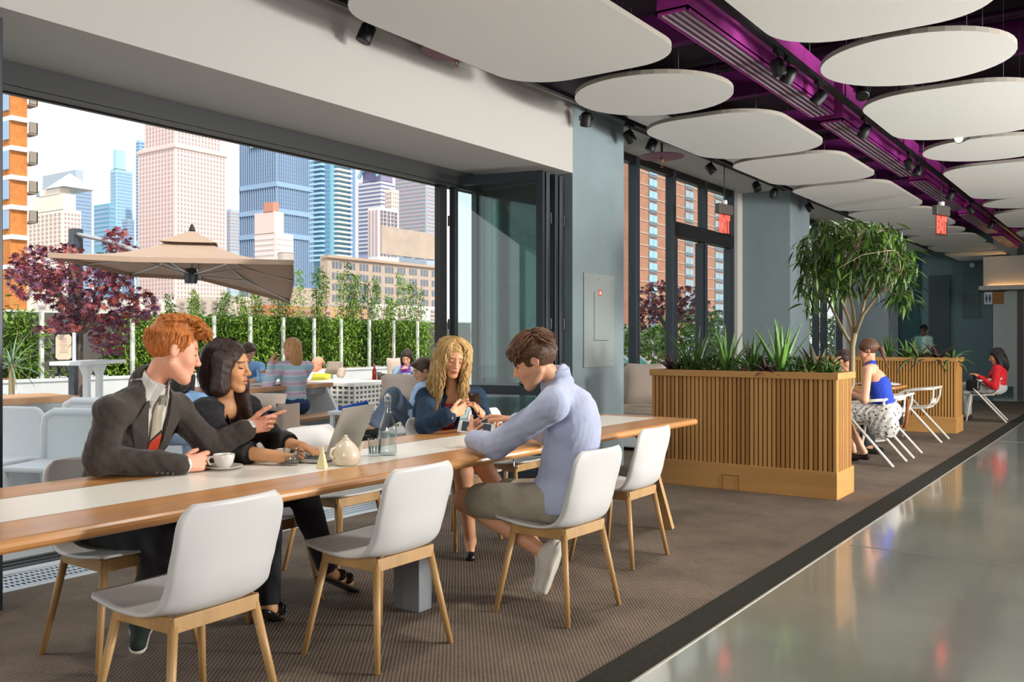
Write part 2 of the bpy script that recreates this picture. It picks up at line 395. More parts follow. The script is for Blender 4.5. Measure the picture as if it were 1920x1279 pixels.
struct('wall_end_right', MB().box((-2.78, 27.5, 0), (7, 27.7, 4.4)), mat('far_corridor_wall', '#9c9a94', .7), 'far corridor wall beyond the aisle', 'wall')
struct('baseboard_end', MB().box((-3.24, 26.13, 0), (-2.78, 26.15, .16)), mat('skirting_teal', '#3b4a4b', .6), 'dark skirting at the pale end wall', 'skirting')
struct('door_3', MB().box((-2.6, 27.44, 0), (-1.2, 27.5, 2.4)), wood('brown_door_wood', '#7a5a34', 2), 'brown wooden door at the end of the aisle', 'door')
struct('door_4', MB().box((-4.75, 26.14, 0), (-4.25, 26.2, 3.05)), mat('dark_teal_door', '#2b3a3f', .6), 'dark teal door in the end wall', 'door')
struct('trim_10', MB().box((-3.95, 26.17, 1.9), (-3.55, 26.2, 2.55)), mat('grille_teal', '#40504f', .6), 'flush square hatch in the teal end wall', 'hatch')
bh = empty('trim_11', (0, 0, 0), label='white bulkhead with a warm light cove over the aisle end', cat='bulkhead', kind='structure')
MB().box((-3.26, 24.6, 2.55), (7, 24.7, 3.36)).box((-3.26, 23.9, 2.52), (7, 24.7, 2.58)).box((-3.26, 24.7, 3.3), (7, 27.5, 3.36)).box((-3.26, 23.88, 2.52), (7, 23.9, 2.62)).build('bulkhead_body', M_white, bh)
MB().box((-3.16, 24.55, 2.585), (6.9, 24.59, 2.60)).build('cove_lamp', mat('cove_lamp', (1., .55, .2), emit=22.), bh)
gl = struct('window_4', MB().box((-4.62, 21.85, 0), (-4.60, 24.4, 3.4)), glass('teal_glass_screen', (.45, .72, .72), 1.6), 'teal tinted glass screen past the far pillar', 'glass screen')
# =================================================================== hanging acoustic clouds
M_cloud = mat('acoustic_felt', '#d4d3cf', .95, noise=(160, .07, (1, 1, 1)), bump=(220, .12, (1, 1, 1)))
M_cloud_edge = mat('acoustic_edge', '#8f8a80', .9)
M_wire = mat('steel_wire', '#8c8c8c', .4, metal=.8)
def cloud(cx, y0, y1, w, r, label, tilt=0):
    c = empty('acoustic_panel', (cx, (y0+y1)/2, 3.4), label=label, cat='ceiling panel', group='white acoustic panels hanging under the ceiling')
    hl = (y1-y0)/2
    poly = rrect(-w/2, w/2, -hl, hl, r)
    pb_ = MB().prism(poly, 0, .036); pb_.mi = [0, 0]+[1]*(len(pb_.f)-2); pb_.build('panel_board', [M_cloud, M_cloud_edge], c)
    for sx_ in (-1, 1):
        for sy_ in (-1, 1): MB().tube([(sx_*w*.3, sy_*hl*.55, .045), (sx_*w*.3, sy_*hl*.55, .94)], .0025, 5).build('hanging_wire', M_wire, c)
    return c
CL = [(-3.42, 3.85, 6.12, 1.43, .42, 'large rounded acoustic panel above the folding doors, nearest on the window row'),
      (-1.40, 4.1, 6.39, 1.38, .45, 'rounded acoustic panel cut by the top edge, nearest on the aisle row'),
      (-3.41, 6.28, 7.60, 1.32, .66, 'round acoustic panel in front of the near pillar'),
      (-3.42, 7.82, 9.92, 1.36, .50, 'rounded square acoustic panel just past the near pillar'),
      (-1.40, 6.51, 7.83, 1.32, .66, 'round acoustic panel at upper right beside the purple duct'),
      (-1.40, 8.05, 10.15, 1.40, .52, 'brightest rounded square acoustic panel on the aisle row'),
      (-3.40, 10.05, 12.05, 1.30, .40, 'rounded square acoustic panel in front of the left exit sign'),
      (-3.40, 12.25, 15.0, 1.28, .38, 'long acoustic panel above the middle pillar'),
      (-1.38, 10.28, 11.62, 1.34, .67, 'round acoustic panel behind the brightest one on the aisle row'),
      (-1.40, 11.9, 14.9, 1.36, .45, 'long acoustic panel on the aisle row beside the right exit sign'),
      (-3.40, 15.1, 17.85, 1.28, .38, 'acoustic panel right behind the right exit sign, with the sign shadow on it'),
      (-1.42, 14.9, 16.15, 1.28, .64, 'small round acoustic panel near the right edge'),
      (-1.42, 16.5, 19.0, 1.32, .42, 'acoustic panel at the right edge above the bulkhead'),
      (-3.40, 18.0, 19.25, 1.25, .62, 'small round acoustic panel behind the right exit sign'),
      (-3.38, 19.35, 21.6, 1.25, .45, 'third acoustic panel from the end wall on the window row'),
      (-3.40, 21.6, 23.3, 1.28, .45, 'second acoustic panel from the end wall on the window row'),
      (-3.38, 23.55, 26.1, 1.25, .35, 'acoustic panel nearest the teal end wall'),
      (-1.42, 19.3, 21.0, 1.3, .6, 'acoustic panel far along the aisle row'),
      (.62, 6.4, 8.6, 1.35, .5, 'acoustic panel over the aisle, right of the bright one'),
      (.62, 9.0, 12.0, 1.35, .5, 'acoustic panel far right over the aisle'),
      (.62, 3.6, 5.8, 1.35, .5, 'acoustic panel over the aisle out at the right')]
for a in CL[:18]: cloud(*a)

# =================================================================== purple linear diffuser ducts
M_pur = mat('magenta_purple_paint', '#962a82', .5)
M_pur_d = mat('deep_purple_paint', '#3d1038', .5)
M_bar = mat('brushed_bar', '#c4aebb', .35, metal=.7)
def duct(y0, y1, label):
    dct = empty('air_duct', (-2.56, y0, 3.5), label=label, cat='air duct', group='purple slot ducts in a line along the ceiling')
    L = y1-y0; w = .115
    m = MB().add([(-w, 0, .012), (w, 0, .012), (w, L, .012), (-w, L, .012), (-w+.035, 0, .40), (w, 0, .40), (w, L, .40), (-w+.035, L, .40)],
                 [(0, 3, 2, 1), (4, 5, 6, 7), (0, 1, 5, 4), (1, 2, 6, 5), (2, 3, 7, 6), (3, 0, 4, 7)])
    m.build('duct_body', M_pur, dct, bevel=.004)
    MB().box((-w, 0, 0), (-w+.012, L, .03)).box((w-.012, 0, 0), (w, L, .03)).box((-w, 0, 0), (w, .02, .03)).box((-w, L-.02, 0), (w, L, .03)).build('slot_rim', M_pur, dct)
    MB().box((-w+.012, .02, .008), (w-.012, L-.02, .0125)).build('slot_back', M_pur_d, dct)
    for yy in (.4, L-.4): MB().tube([(0, yy, .40), (0, yy, .86)], .008, 6).build('hanger_rod', M_wire, dct)
    for k in range(4):
        x = -w+.035+k*.05
        MB().box((x-.006, .02, -.004), (x+.006, L-.02, .008)).build('slot_bar', M_bar, dct)
    return dct
duct(5.48, 8.85, 'nearest purple slot duct with dark spotlight shadows')
duct(9.15, 12.75, 'second purple slot duct from the camera')
duct(13.25, 16.6, 'third purple slot duct, beside the right exit sign')
duct(17.2, 20.6, 'fourth purple slot duct from the camera')
duct(21.2, 24.2, 'last purple slot duct before the bulkhead')
# big dark air ducts and pipes above
tag(MB().tube([(-2.05, 2, 4.0), (-2.05, 26, 4.0)], .06, 10).build('ceiling_pipe', mat('pipe_black', '#141215', .6)), 'black pipe running along the ceiling beside the track', 'pipe')
tag(MB().box((-.55, 3.2, 3.62), (.2, 26, 4.02)).build('ceiling_trunking', M_pur_d), 'deep purple service trunking above the aisle panels', 'trunking')
tag(MB().tube([(-2.85, 2, 3.98), (-2.85, 26, 3.98)], .05, 10).build('ceiling_pipe', M_pur_d), 'purple pipe running above the slot ducts', 'pipe')
for i, y in enumerate((6.2, 9.0, 12.98, 16.9)):
    tag(MB().tube([(-4.4, y, 4.2), (-.2, y, 4.2)], .045, 10).build('branch_pipe', M_pur_d),
        ['purple branch pipe above the large near panel', 'purple branch pipe above the bright aisle panel', 'purple branch pipe above the middle pillar', 'purple branch pipe farthest down the ceiling'][i], 'pipe')

# =================================================================== lighting tracks and spotlights
M_blk = mat('black_powder_coat', '#0f0f10', .5)
def track(x, y0, y1, z, label):
    tr = empty('light_track', (x, y0, z), label=label, cat='light track')
    MB().box((-.025, 0, 0), (.025, y1-y0, .04)).build('rail', M_blk, tr)
    n = int((y1-y0)/2.5)+1
    for i in range(n): MB().tube([(0, .3+i*2.5, .04), (0, .3+i*2.5, 4.35-z)], .006, 6).build('drop_rod', M_blk, tr)
    return tr
track(-2.33, 3.5, 24, 3.58, 'black lighting track beside the purple ducts')
track(-4.42, 3.0, 24, 3.60, 'black lighting track along the fascia')
M_lens = mat('lamp_lens', (1., .86, .6), emit=6.)
def spot(x, y, z, aim, label, lit=False):
    s_ = empty('track_spotlight', (x, y, z), label=label, cat='spotlight', group='black track spotlights')
    MB().box((-.018, -.07, -.03), (.018, .07, 0)).build('adapter', M_blk, s_)
    MB().tube([(0, 0, -.03), (0, 0, -.10)], .008, 6).build('stem', M_blk, s_)
    if x > -2.2: MB().tube([(0, 0, 0), (0, 0, 4.36-z)], .008, 6).build('ceiling_rod', M_blk, s_)
    a = Vector(aim).normalized(); c = Vector((0, 0, -.14))
    s1, u1, d1 = frame(a)
    MB().tube([c-s1*.062+Vector((0, 0, .04)), c-s1*.062, c-s1*.062-u1*.01], .006, 6).tube([c+s1*.062+Vector((0, 0, .04)), c+s1*.062], .006, 6).tube([c-s1*.062+Vector((0, 0, .04)), c+s1*.062+Vector((0, 0, .04))], .006, 6).build('yoke', M_blk, s_)
    h = MB().tube([c-a*.075, c-a*.06, c+a*.05, c+a*.055], [.035, .052, .055, .055], 16).build('lamp_head', M_blk, s_, smooth=True)
    MB().tube([c+a*.0551, c+a*.058], .046, 16).build('lens', M_lens if lit else M_frame_b, h)
    return s_
SP = [(-4.42, 4.55, 3.6, (-.2, -.3, -.9), 'black spotlight nearest the camera, left of the large panel'),
      (-4.42, 7.55, 3.6, (-.3, .3, -.9), 'black spotlight at the top of the near pillar'),
      (-4.42, 8.45, 3.6, (.3, .5, -.8), 'black spotlight at the right edge of the near pillar'),
      (-4.42, 8.95, 3.6, (-.3, -.2, -.9), 'black spotlight hanging just past the near pillar'),
      (-4.42, 10.6, 3.6, (.5, .3, -.8), 'black spotlight above the tall window mullions'),
      (-4.42, 12.2, 3.6, (.4, -.3, -.8), 'black spotlight above the left exit sign'),
      (-4.42, 12.9, 3.6, (-.4, .3, -.8), 'black spotlight right of the left exit sign'),
      (-4.42, 14.6, 3.6, (.4, .3, -.8), 'black spotlight over the middle pillar'),
      (-2.33, 6.9, 3.58, (.2, .3, -.9), 'black spotlight by the near duct, first of the cluster'),
      (-2.33, 7.15, 3.58, (-.5, .1, -.8), 'black spotlight by the near duct, second of the cluster'),
      (-2.33, 7.95, 3.58, (-.6, -.1, -.7), 'black spotlight tipped towards the near duct'),
      (-2.33, 9.5, 3.58, (-.5, .3, -.8), 'black spotlight at the start of the second duct'),
      (-2.33, 11.6, 3.58, (.3, .3, -.8), 'black spotlight halfway along the second duct'),
      (-2.33, 12.1, 3.58, (-.4, -.3, -.8), 'black spotlight near the end of the second duct'),
      (-2.33, 14.4, 3.58, (-.4, .3, -.8), 'black spotlight beside the third duct'),
      (-2.33, 16.2, 3.58, (.4, .3, -.8), 'black spotlight past the right exit sign'),
      (-2.33, 18.6, 3.58, (-.4, .3, -.8), 'black spotlight beside the fourth duct'),
      (-1.55, 10.215, 3.56, (-.35, -.8, -.3), 'glowing spotlight between two aisle panels'),
      (-1.95, 7.88, 3.56, (.2, -.5, -.8), 'black spotlight between the round and bright aisle panels')]
for a in SP: spot(*a, lit='glowing' in a[4])
for (x, y, tx, ty, e) in ((-2.33, 3.4, -3.1, 3.0, 130), (-2.33, 5.2, -3.2, 5.0, 130), (-2.33, 9.6, -2.6, 8.6, 110), (-2.33, 12.2, -2.4, 11.5, 110), (-2.33, 16.4, -2.4, 16.4, 110), (-4.42, 1.8, -3.4, 1.8, 110)):  # extra spots added along the tracks to brighten the tables below
    l = bpy.data.lights.new('fill_spot', 'SPOT'); l.energy = e; l.color = (1., .93, .82); l.spot_size = R(95); l.spot_blend = .9; l.shadow_soft_size = .12
    o = bpy.data.objects.new('fill_spot', l); COL.objects.link(o); o.location = (x, y, 3.36); o.rotation_euler = (Vector((tx, ty, 0))-Vector((x, y, 3.36))).to_track_quat('-Z', 'Y').to_euler()

# =================================================================== sprinklers on purple shield discs
M_bras = mat('brass', '#8a5a35', .35, metal=.8)
for i, (x, y, lb) in enumerate(((-4.28, 5.38, 'sprinkler under a purple disc next to the large near panel'), (-4.75, 9.9, 'sprinkler under a purple disc above the tall windows'))):
    s_ = empty('sprinkler', (x, y, 3.50), label=lb, cat='sprinkler', group='sprinklers with purple discs')
    MB().lathe([(.0, .03), (.26, .03), (.27, .036), (.26, .042), (0, .042)], n=32).build('shield_disc', mat('dusty_purple', '#77515f', .7), s_)
    MB().tube([(0, 0, .04), (0, 0, .2)], .014, 8).build('drop_pipe', M_pur_d, s_)
    MB().lathe([(.016, .03), (.018, 0), (.012, -.03), (.009, -.045)], n=10).build('body', M_bras, s_)
    MB().tube([(-.012, 0, -.03), (-.016, 0, -.06), (0, 0, -.085)], .003, 6).tube([(.012, 0, -.03), (.016, 0, -.06), (0, 0, -.085)], .003, 6).lathe([(.02, -.087), (.02, -.09)], n=10).build('deflector', M_bras, s_)

# =================================================================== exit signs (edge-lit red on clear blade)
def text_mesh(body, size, name='lettering', extr=.001, bold=0):
    cu = bpy.data.curves.new(name, 'FONT'); cu.body = body; cu.size = size; cu.extrude = extr; cu.align_x = 'CENTER'; cu.align_y = 'CENTER'; cu.offset = bold
    ob = bpy.data.objects.new(name, cu); COL.objects.link(ob)
    dg = bpy.context.evaluated_depsgraph_get(); me = bpy.data.meshes.new_from_object(ob.evaluated_get(dg)); 
    bpy.data.objects.remove(ob); me.name = name
    return me
M_exit = mat('exit_red', (.95, .06, .04), emit=1.1)
M_box = mat('nickel_box', '#5f5a55', .35, metal=.5)
M_blade = glass('acrylic_blade', (1, .75, .72), 1.0)
def exit_sign(x, y, z, label, rz):
    e = empty('exit_sign', (x, y, z), rz, label=label, cat='exit sign', group='red EXIT signs')
    MB().box((-.17, -.035, 0), (.17, .035, .13)).build('housing', M_box, e, bevel=.006)
    MB().tube([(0, 0, .13), (0, 0, .18)], .04, 14).build('canopy', mat('white_metal', '#c9c7c2', .4), e)
    MB().tube([(0, 0, .16), (0, 0, 3.9-z)], .006, 8).build('stem', M_blk, e)
    b = MB().box((-.15, -.004, -.28), (.15, .004, 0)).build('blade', M_blade, e)
    me = text_mesh('EXIT', .17, 'exit_letters', .001, .012)
    link('exit_letters', me, M_exit, b, (0, -.0055, -.14), (R(90), 0, 0), (.72, 1.7, 1))
    return e
p = at(1358, 402, Y=11.4); exit_sign(p.x, p.y, p.z, 'red EXIT sign hanging in front of the tall window', R(80))
p = at(1765, 404, Y=13.4); exit_sign(p.x, p.y, p.z, 'red EXIT sign hanging above the indoor tree and aisle', R(71))
# small signs and camera on the end wall
tag(MB().lathe([(0, -.03), (.05, -.03), (.06, 0), (.06, .02)], n=20).build('security_camera', mat('dome_white', '#b8babb', .4), loc=(-3.72, 26.12, 3.28), rot=(R(90), 0, 0)), 'small round dome camera on the teal end wall', 'camera')
ws = empty('restroom_sign', (-3.03, 24.3, 2.20), label='restroom sign box with blue figures under the bulkhead', cat='sign')
MB().box((-.17, 0, 0), (.0, .06, .29)).build('sign_face', mat('sign_white', '#c3c8cd', .5), ws)
MB().box((.0, 0, 0), (.24, .06, .29)).build('wood_block', wood('sign_wood', '#8a5a2a', 0), ws)
m = MB()
for x in (-.12, -.05): m.lathe([(0, 0), (.018, .01), (.018, .03), (0, .04)], (x, -.004, .19), 10).box((x-.022, -.006, .10), (x+.022, -.001, .185)).box((x-.014, -.006, .04), (x+.014, -.001, .10))
m.build('figures', mat('sign_blue', '#1f2c5c', .5), ws)
MB().box((-.3, .0, .29), (.3, .04, .33)).build('bracket', M_frame_b, ws)
# =================================================================== the long communal table
M_oak = wood('honey_oak', '#bf8750', 1, .3, .14, coat=.15)
M_oakx = wood('honey_oak_end', '#bf8750', 0, .3, .16, coat=.15)
M_leg = wood('light_oak', '#b08a58', 2, .45, .15)
M_lam = mat('cream_laminate', '#e9e4da', .3, noise=(2, .02, (1, 1, 1)))
TX0, TX1, TY0, TY1, TZ = -3.76, -2.745, -.6, 6.33, .76
tb = empty('communal_table', ((TX0+TX1)/2, 3.4, 0), label='long oak communal table with a cream strip down the middle', cat='table')
hx = (TX1-TX0)/2; y0, y1 = TY0-3.4, TY1-3.4
def edge_board(xa, xb, flip):
    # plank with a rounded outer edge
    m = MB(); n = 6; poly = []
    r = .022; w = xb-xa
    pr = [(0, TZ-.045), (0, TZ)]
    for i in range(n+1): a = R(90-180*i/n); pr.append((w-r+r*math.cos(a), TZ-.0225+.0225*math.sin(a)))
    vs = []; k = len(pr)
    for y in (y0, y1):
        for x, z in pr: vs.append((xa+x if not flip else xb-x, y, z))
    fs = [(i, (i+1) % k, k+(i+1) % k, k+i) for i in range(k)]+[tuple(range(k))[::-1], tuple(range(k, 2*k))]
    return m.add(vs, fs)
edge_board(.225, hx, False).build('edge_plank', M_oak, tb, smooth=False)
edge_board(-hx, -.225, True).build('edge_plank', M_oak, tb)
MB().box((-.225, y0, TZ-.045), (.225, y1-.1, TZ-.0006)).build('middle_strip', M_lam, tb)
MB().box((-.225, y1-.1, TZ-.045), (.225, y1+.015, TZ)).build('end_plank', M_oakx, tb, bevel=.008)
m = MB()
for sx_ in (-.2255, .2255): m.box((sx_-.0015, y0, TZ-.002), (sx_+.0015, y1-.1, TZ+.0004))
m.build('joint_line', mat('joint_dark', '#5a4630', .6), tb)
# trestle at far end: two splayed legs and a cross rail, steel post in the middle
yl = 5.93-3.4
for s_ in (-1, 1):
    MB().bar((s_*.30, yl-.12, TZ-.045), (s_*.47, yl, .0), .095, .045, (0, 1, 0), .06, .04).build('leg', M_leg, tb, bevel=.004)
MB().box((-.34, yl-.16, TZ-.10), (.34, yl-.09, TZ-.045)).build('cross_rail', M_oakx, tb)
ml = mat('galvanised_steel', '#8b8f92', .45, metal=.5, noise=(5, .1, (1, 1, 1)))
MB().box((.14, .0, 0), (.31, .10, TZ-.045)).build('steel_post', ml, tb, bevel=.004)
for s_ in (-1, 1): MB().bar((s_*.30, -2.5, TZ-.045), (s_*.47, -2.62, .0), .095, .045, (0, 1, 0), .06, .04).build('leg', M_leg, tb, bevel=.004)
M_hook = mat('zinc_hook', '#aab0b4', .3, metal=.8)
for y in (-1.35, -.35, .62, 1.55):
    MB().tube([(hx-.06, y, TZ-.045), (hx-.06, y, TZ-.085), (hx-.057, y, TZ-.10), (hx-.045, y, TZ-.106), (hx-.035, y, TZ-.10), (hx-.033, y, TZ-.085)], .0045, 8).build('bag_hook', M_hook, tb, smooth=True)

# =================================================================== moulded shell chairs
M_shell = mat('white_polypropylene', '#c9c8c5', .42, bump=(260, .04, (1, 1, 1)))
def cat_curve(pts, n):
    P = [Vector(p) for p in pts]; P = [P[0]*2-P[1]]+P+[P[-1]*2-P[-2]]; out = []
    segs = len(P)-3
    for i in range(n+1):
        t = i/n*segs; k = min(int(t), segs-1); t -= k; a, b, c, d = P[k:k+4]
        out.append(.5*((2*b)+(c-a)*t+(2*a-5*b+4*c-d)*t*t+(3*b-a-3*c+d)*t**3))
    return out
def make_chair():
    ch = empty('shell_chair')
    prof = cat_curve([(.245, .462), (.18, .452), (.05, .436), (-.10, .432), (-.185, .458), (-.225, .53), (-.245, .64), (-.262, .74), (-.275, .815)], 34)
    def half(t):
        # half width along the profile
        w = .222+.018*math.sin(min(t/.55, 1)*math.pi)
        if t < .10: w *= math.sqrt(max(0, 1-((.10-t)/.10)**2*.18))
        if t > .84: w *= math.sqrt(max(0, 1-((t-.84)/.16)**2.6*.42))
        return w
    nu, nv = 34, 18
    def fn(u, v):
        i = int(round(u*nu)); p = prof[i]; t = i/nu; s_ = v*2-1; w = half(t)
        # sideways curvature: shallow dish in the seat, wrap in the back
        back = max(0, min(1, (t-.45)/.25)); seat = 1-back
        q = abs(s_)**2.2
        bw = math.exp(-((t-.56)/.17)**2)*abs(s_)**4; y = p.x+back*q*.028+bw*.028; z = p.y+.008+seat*q*.008*(1-.4*(t < .1))+bw*.034
        return (s_*w, y, z)
    MB().grid(fn, nu, nv).build('seat_shell', M_shell, ch, smooth=True, solid=.011)
    for sx_ in (-1, 1):
        for sy_ in (-1, 1):
            MB().tube([(sx_*.165, sy_*.145, .437), (sx_*.235, sy_*.215, 0)], [.0175, .0125], 12).build('leg', M_leg, ch, smooth=True)
    for sy_ in (-1, 1): MB().bar((-.178, sy_*.155, .418), (.178, sy_*.155, .418), .02, .052).build('apron_rail', M_leg, ch, bevel=.003)
    for sx_ in (-1, 1): MB().bar((sx_*.175, -.155, .418), (sx_*.175, .155, .418), .02, .052).build('apron_rail', M_leg, ch, bevel=.003)
    return ch
proto = make_chair()
CH = [(-2.755, 1.95, R(92), 'white shell chair in the foreground with its back to the camera, nearest the left'),
      (-2.755, 2.915, R(90), 'white shell chair pulled up second from the left on the near side'),
      (-2.425, 3.865, R(88), 'white shell chair the man in the light blue shirt sits on'),
      (-2.68, 4.985, R(90), 'empty white shell chair beside the splayed table leg'),
      (-3.67, 2.265, R(-90), 'white shell chair the red haired man sits on'),
      (-3.72, 3.05, R(-90), 'white shell chair the dark haired woman sits on'),
      (-3.80, 4.75, R(-92), 'white shell chair the blonde woman sits on'),
      (-3.93, 3.82, R(-88), 'empty white shell chair behind the laptop across the table'),
      (-3.9, 5.55, R(-88), 'white shell chair across the table in front of the folded doors')]
CHAIR = {}
for i, (x, y, rz, lb) in enumerate(CH):
    c = proto if i == 0 else copy_tree(proto)
    place(c, (x, y, 0), rz); tag(c, lb, 'chair', 'white shell chairs around the communal table'); CHAIR[i] = c

# =================================================================== things on the table
M_por = mat('white_porcelain', '#d3cfc8', .12, coat=.5); M_cream = mat('cream_stoneware', '#d2c6af', .3, coat=.3)
M_coffee = mat('coffee', '#2b160b', .2)
def on(px, py): return at(px, py, z=TZ)
def cup(px, py, label, r=.048, h=.062, rz=0, saucer_label=None, group=None, coffee=True):
    p = on(px, py)
    s_ = MB().lathe([(0, .002), (r*.8, .002), (r*1.15, .006), (r*1.75, .016), (r*1.77, .018), (r*1.1, .010), (r*.75, .007), (0, .007)], n=32).build('saucer', M_por, smooth=True, loc=p)
    tag(s_, saucer_label, 'saucer', 'white saucers')
    c = empty('coffee_cup', p+Vector((0, 0, .0075)), rz, label=label, cat='cup', group='white coffee cups')
    MB().lathe([(0, 0), (r*.55, 0), (r*.60, .004), (r*.85, h*.35), (r*.98, h*.75), (r, h), (r*.96, h), (r*.93, h*.75), (r*.80, h*.35), (r*.52, .008), (0, .008)], n=32).build('bowl', M_por, c, smooth=True)
    MB().tube([(r*.93, 0, h*.8), (r*1.3, 0, h*.85), (r*1.55, 0, h*.62), (r*1.35, 0, h*.34), (r*.85, 0, h*.32)], .0055, 8).build('handle', M_por, c, smooth=True)
    if coffee: MB().lathe([(r*.9, h*.72), (0, h*.725)], n=24).build('coffee', M_coffee, c)
    return c
cup(420, 880, 'white coffee cup the red haired man holds by the handle', rz=R(250), saucer_label='white saucer under the cup held by the red haired man')
cup(531, 863, 'small white espresso cup beside the water glass', .034, .048, R(215), 'small white saucer under the espresso cup', coffee=False)
M_gl = glass('drinking_glass', (.96, .985, .98), 2.2)
M_wat = glass('water', (.90, .95, .96), 1.2)
def tumbler(px, py, label, r=.036, h=.085):
    p = on(px, py); t = empty('water_glass', p, label=label, cat='glass', group='fluted water glasses')
    prof = [(0, 0), (r*.82, 0), (r*.86, .008), (r, h), (r*.94, h), (r*.80, .014), (0, .014)]
    MB().lathe(prof, n=28).build('glass_wall', M_gl, t, smooth=True)
    for k in range(12):
        a = 2*math.pi*k/12; MB().bar((r*.86*math.cos(a), r*.86*math.sin(a), .01), (r*.94*math.cos(a), r*.94*math.sin(a), h*.62), .006, .003, (math.cos(a), math.sin(a), 0)).build('flute', M_gl, t)
    MB().lathe([(0, .0145), (r*.80, .0145), (r*.87, h*.55), (0, h*.55)], n=24).build('water', M_wat, t)
    return t
tumbler(546, 873, 'fluted water glass in front of the espresso cup')
tumbler(702, 855, 'fluted water glass left of the carafe', .034, .09)
p = on(727, 853); c = empty('water_carafe', p, label='swing top glass carafe of water on the table', cat='carafe')
MB().lathe([(0, 0), (.043, 0), (.046, .006), (.046, .125), (.042, .15), (.024, .20), (.016, .235), (.0155, .285), (.018, .29), (.018, .296), (.0145, .296), (.013, .235), (.021, .20), (.040, .148), (.0435, .125), (.0435, .01), (0, .01)], n=32).build('bottle', M_gl, c, smooth=True)
MB().lathe([(0, .011), (.0432, .011), (.0432, .12), (0, .12)], n=24).build('water', M_wat, c)
MB().tube([(-.02, 0, .27), (-.022, 0, .30), (0, 0, .318), (.022, 0, .30), (.02, 0, .27)], .0016, 6).lathe([(.0175, .270), (.019, .275), (.0175, .28)], n=16).build('wire_clip', M_hook, c)
MB().lathe([(0, .296), (.012, .296), (.013, .304), (.008, .312), (0, .313)], n=16).build('stopper', M_por, c, smooth=True)
p = on(648, 872); c = empty('teapot', p, R(-20), label='cream pear shaped teapot with a small round lid', cat='teapot')
MB().lathe([(0, 0), (.040, 0), (.055, .006), (.066, .03), (.067, .05), (.060, .075), (.044, .098), (.028, .112), (.022, .118), (0, .118)], n=36).build('pot_body', M_cream, c, smooth=True)
MB().lathe([(0, .118), (.022, .117), (.020, .124), (.010, .129), (.011, .136), (.006, .142), (0, .143)], n=20).build('lid', M_cream, c, smooth=True)
MB().tube([(.015, -.060, .088), (.03, -.086, .082), (.03, -.092, .055), (.015, -.062, .03)], .0055, 8).build('handle', M_cream, c, smooth=True)
MB().tube([(-.01, .055, .05), (-.015, .085, .075), (-.018, .098, .098)], [.013, .009, .007], 10).build('spout', M_cream, c, smooth=True)
p = on(604, 878)
tag(MB().add([(-.022, -.022, 0), (.022, -.022, 0), (.022, .022, 0), (-.022, .022, 0), (-.002, -.002, .105), (.002, -.002, .105), (.002, .002, .105), (-.002, .002, .105)],
    [(0, 3, 2, 1), (4, 5, 6, 7), (0, 1, 5, 4), (1, 2, 6, 5), (2, 3, 7, 6), (3, 0, 4, 7)]).build('pyramid_shaker', mat('pale_yellow_ceramic', '#ddd0a0', .35), bevel=.002, loc=p, rot=(0, 0, R(25))), 'pale yellow pyramid shaped shaker beside the teapot', 'shaker')
# laptop, opened towards the dark haired woman (screen hinge towards the far end)
M_alu = mat('silver_aluminium', '#b5b2ac', .35, metal=.55); M_key = mat('black_keys', '#17171a', .5)
lp = empty('laptop', at(594, 860, z=TZ), R(-71), label='silver laptop open in front of the dark haired woman', cat='laptop')
MB().box((-.16, -.115, .004), (.16, .115, .016)).build('base', M_alu, lp, bevel=.004)
mb = MB()
for r in range(5):
    for k in range(13): mb.box((-.145+k*.0223, .078-r*.022, .0162), (-.126+k*.0223, .095-r*.022, .0182))
tag(mb.build('keys', M_key, lp), kind='stuff')
MB().box((-.045, -.105, .0161), (.045, -.045, .0166)).build('trackpad', mat('pad_grey', '#9d9b97', .4), lp)
sc_ = MB().box((-.16, 0, 0), (.16, .008, .245)).build('screen_lid', M_alu, lp, bevel=.003, loc=(0, .112, .012), rot=(R(-22), 0, 0))
MB().box((-.148, -.0012, .012), (.148, -.0002, .212)).build('display', mat('display_glow', '#93aac4', .2, emit=.25), sc_)
MB().tube([(-.15, .115, .012), (.15, .115, .012)], .006, 8).build('hinge', M_frame_b, lp)
lp.scale = (1.12, 1.12, 1.12)
# papers by the man in the light blue shirt
tag(MB().box((-.1, -.14, 0), (.1, .14, .006)).build('paper_sheets', mat('paper', '#d9d6d2', .7), loc=on(985, 812)+Vector((0, 0, .0005)), rot=(0, 0, R(14))), 'thin stack of paper under the arm of the man in light blue', 'paper')
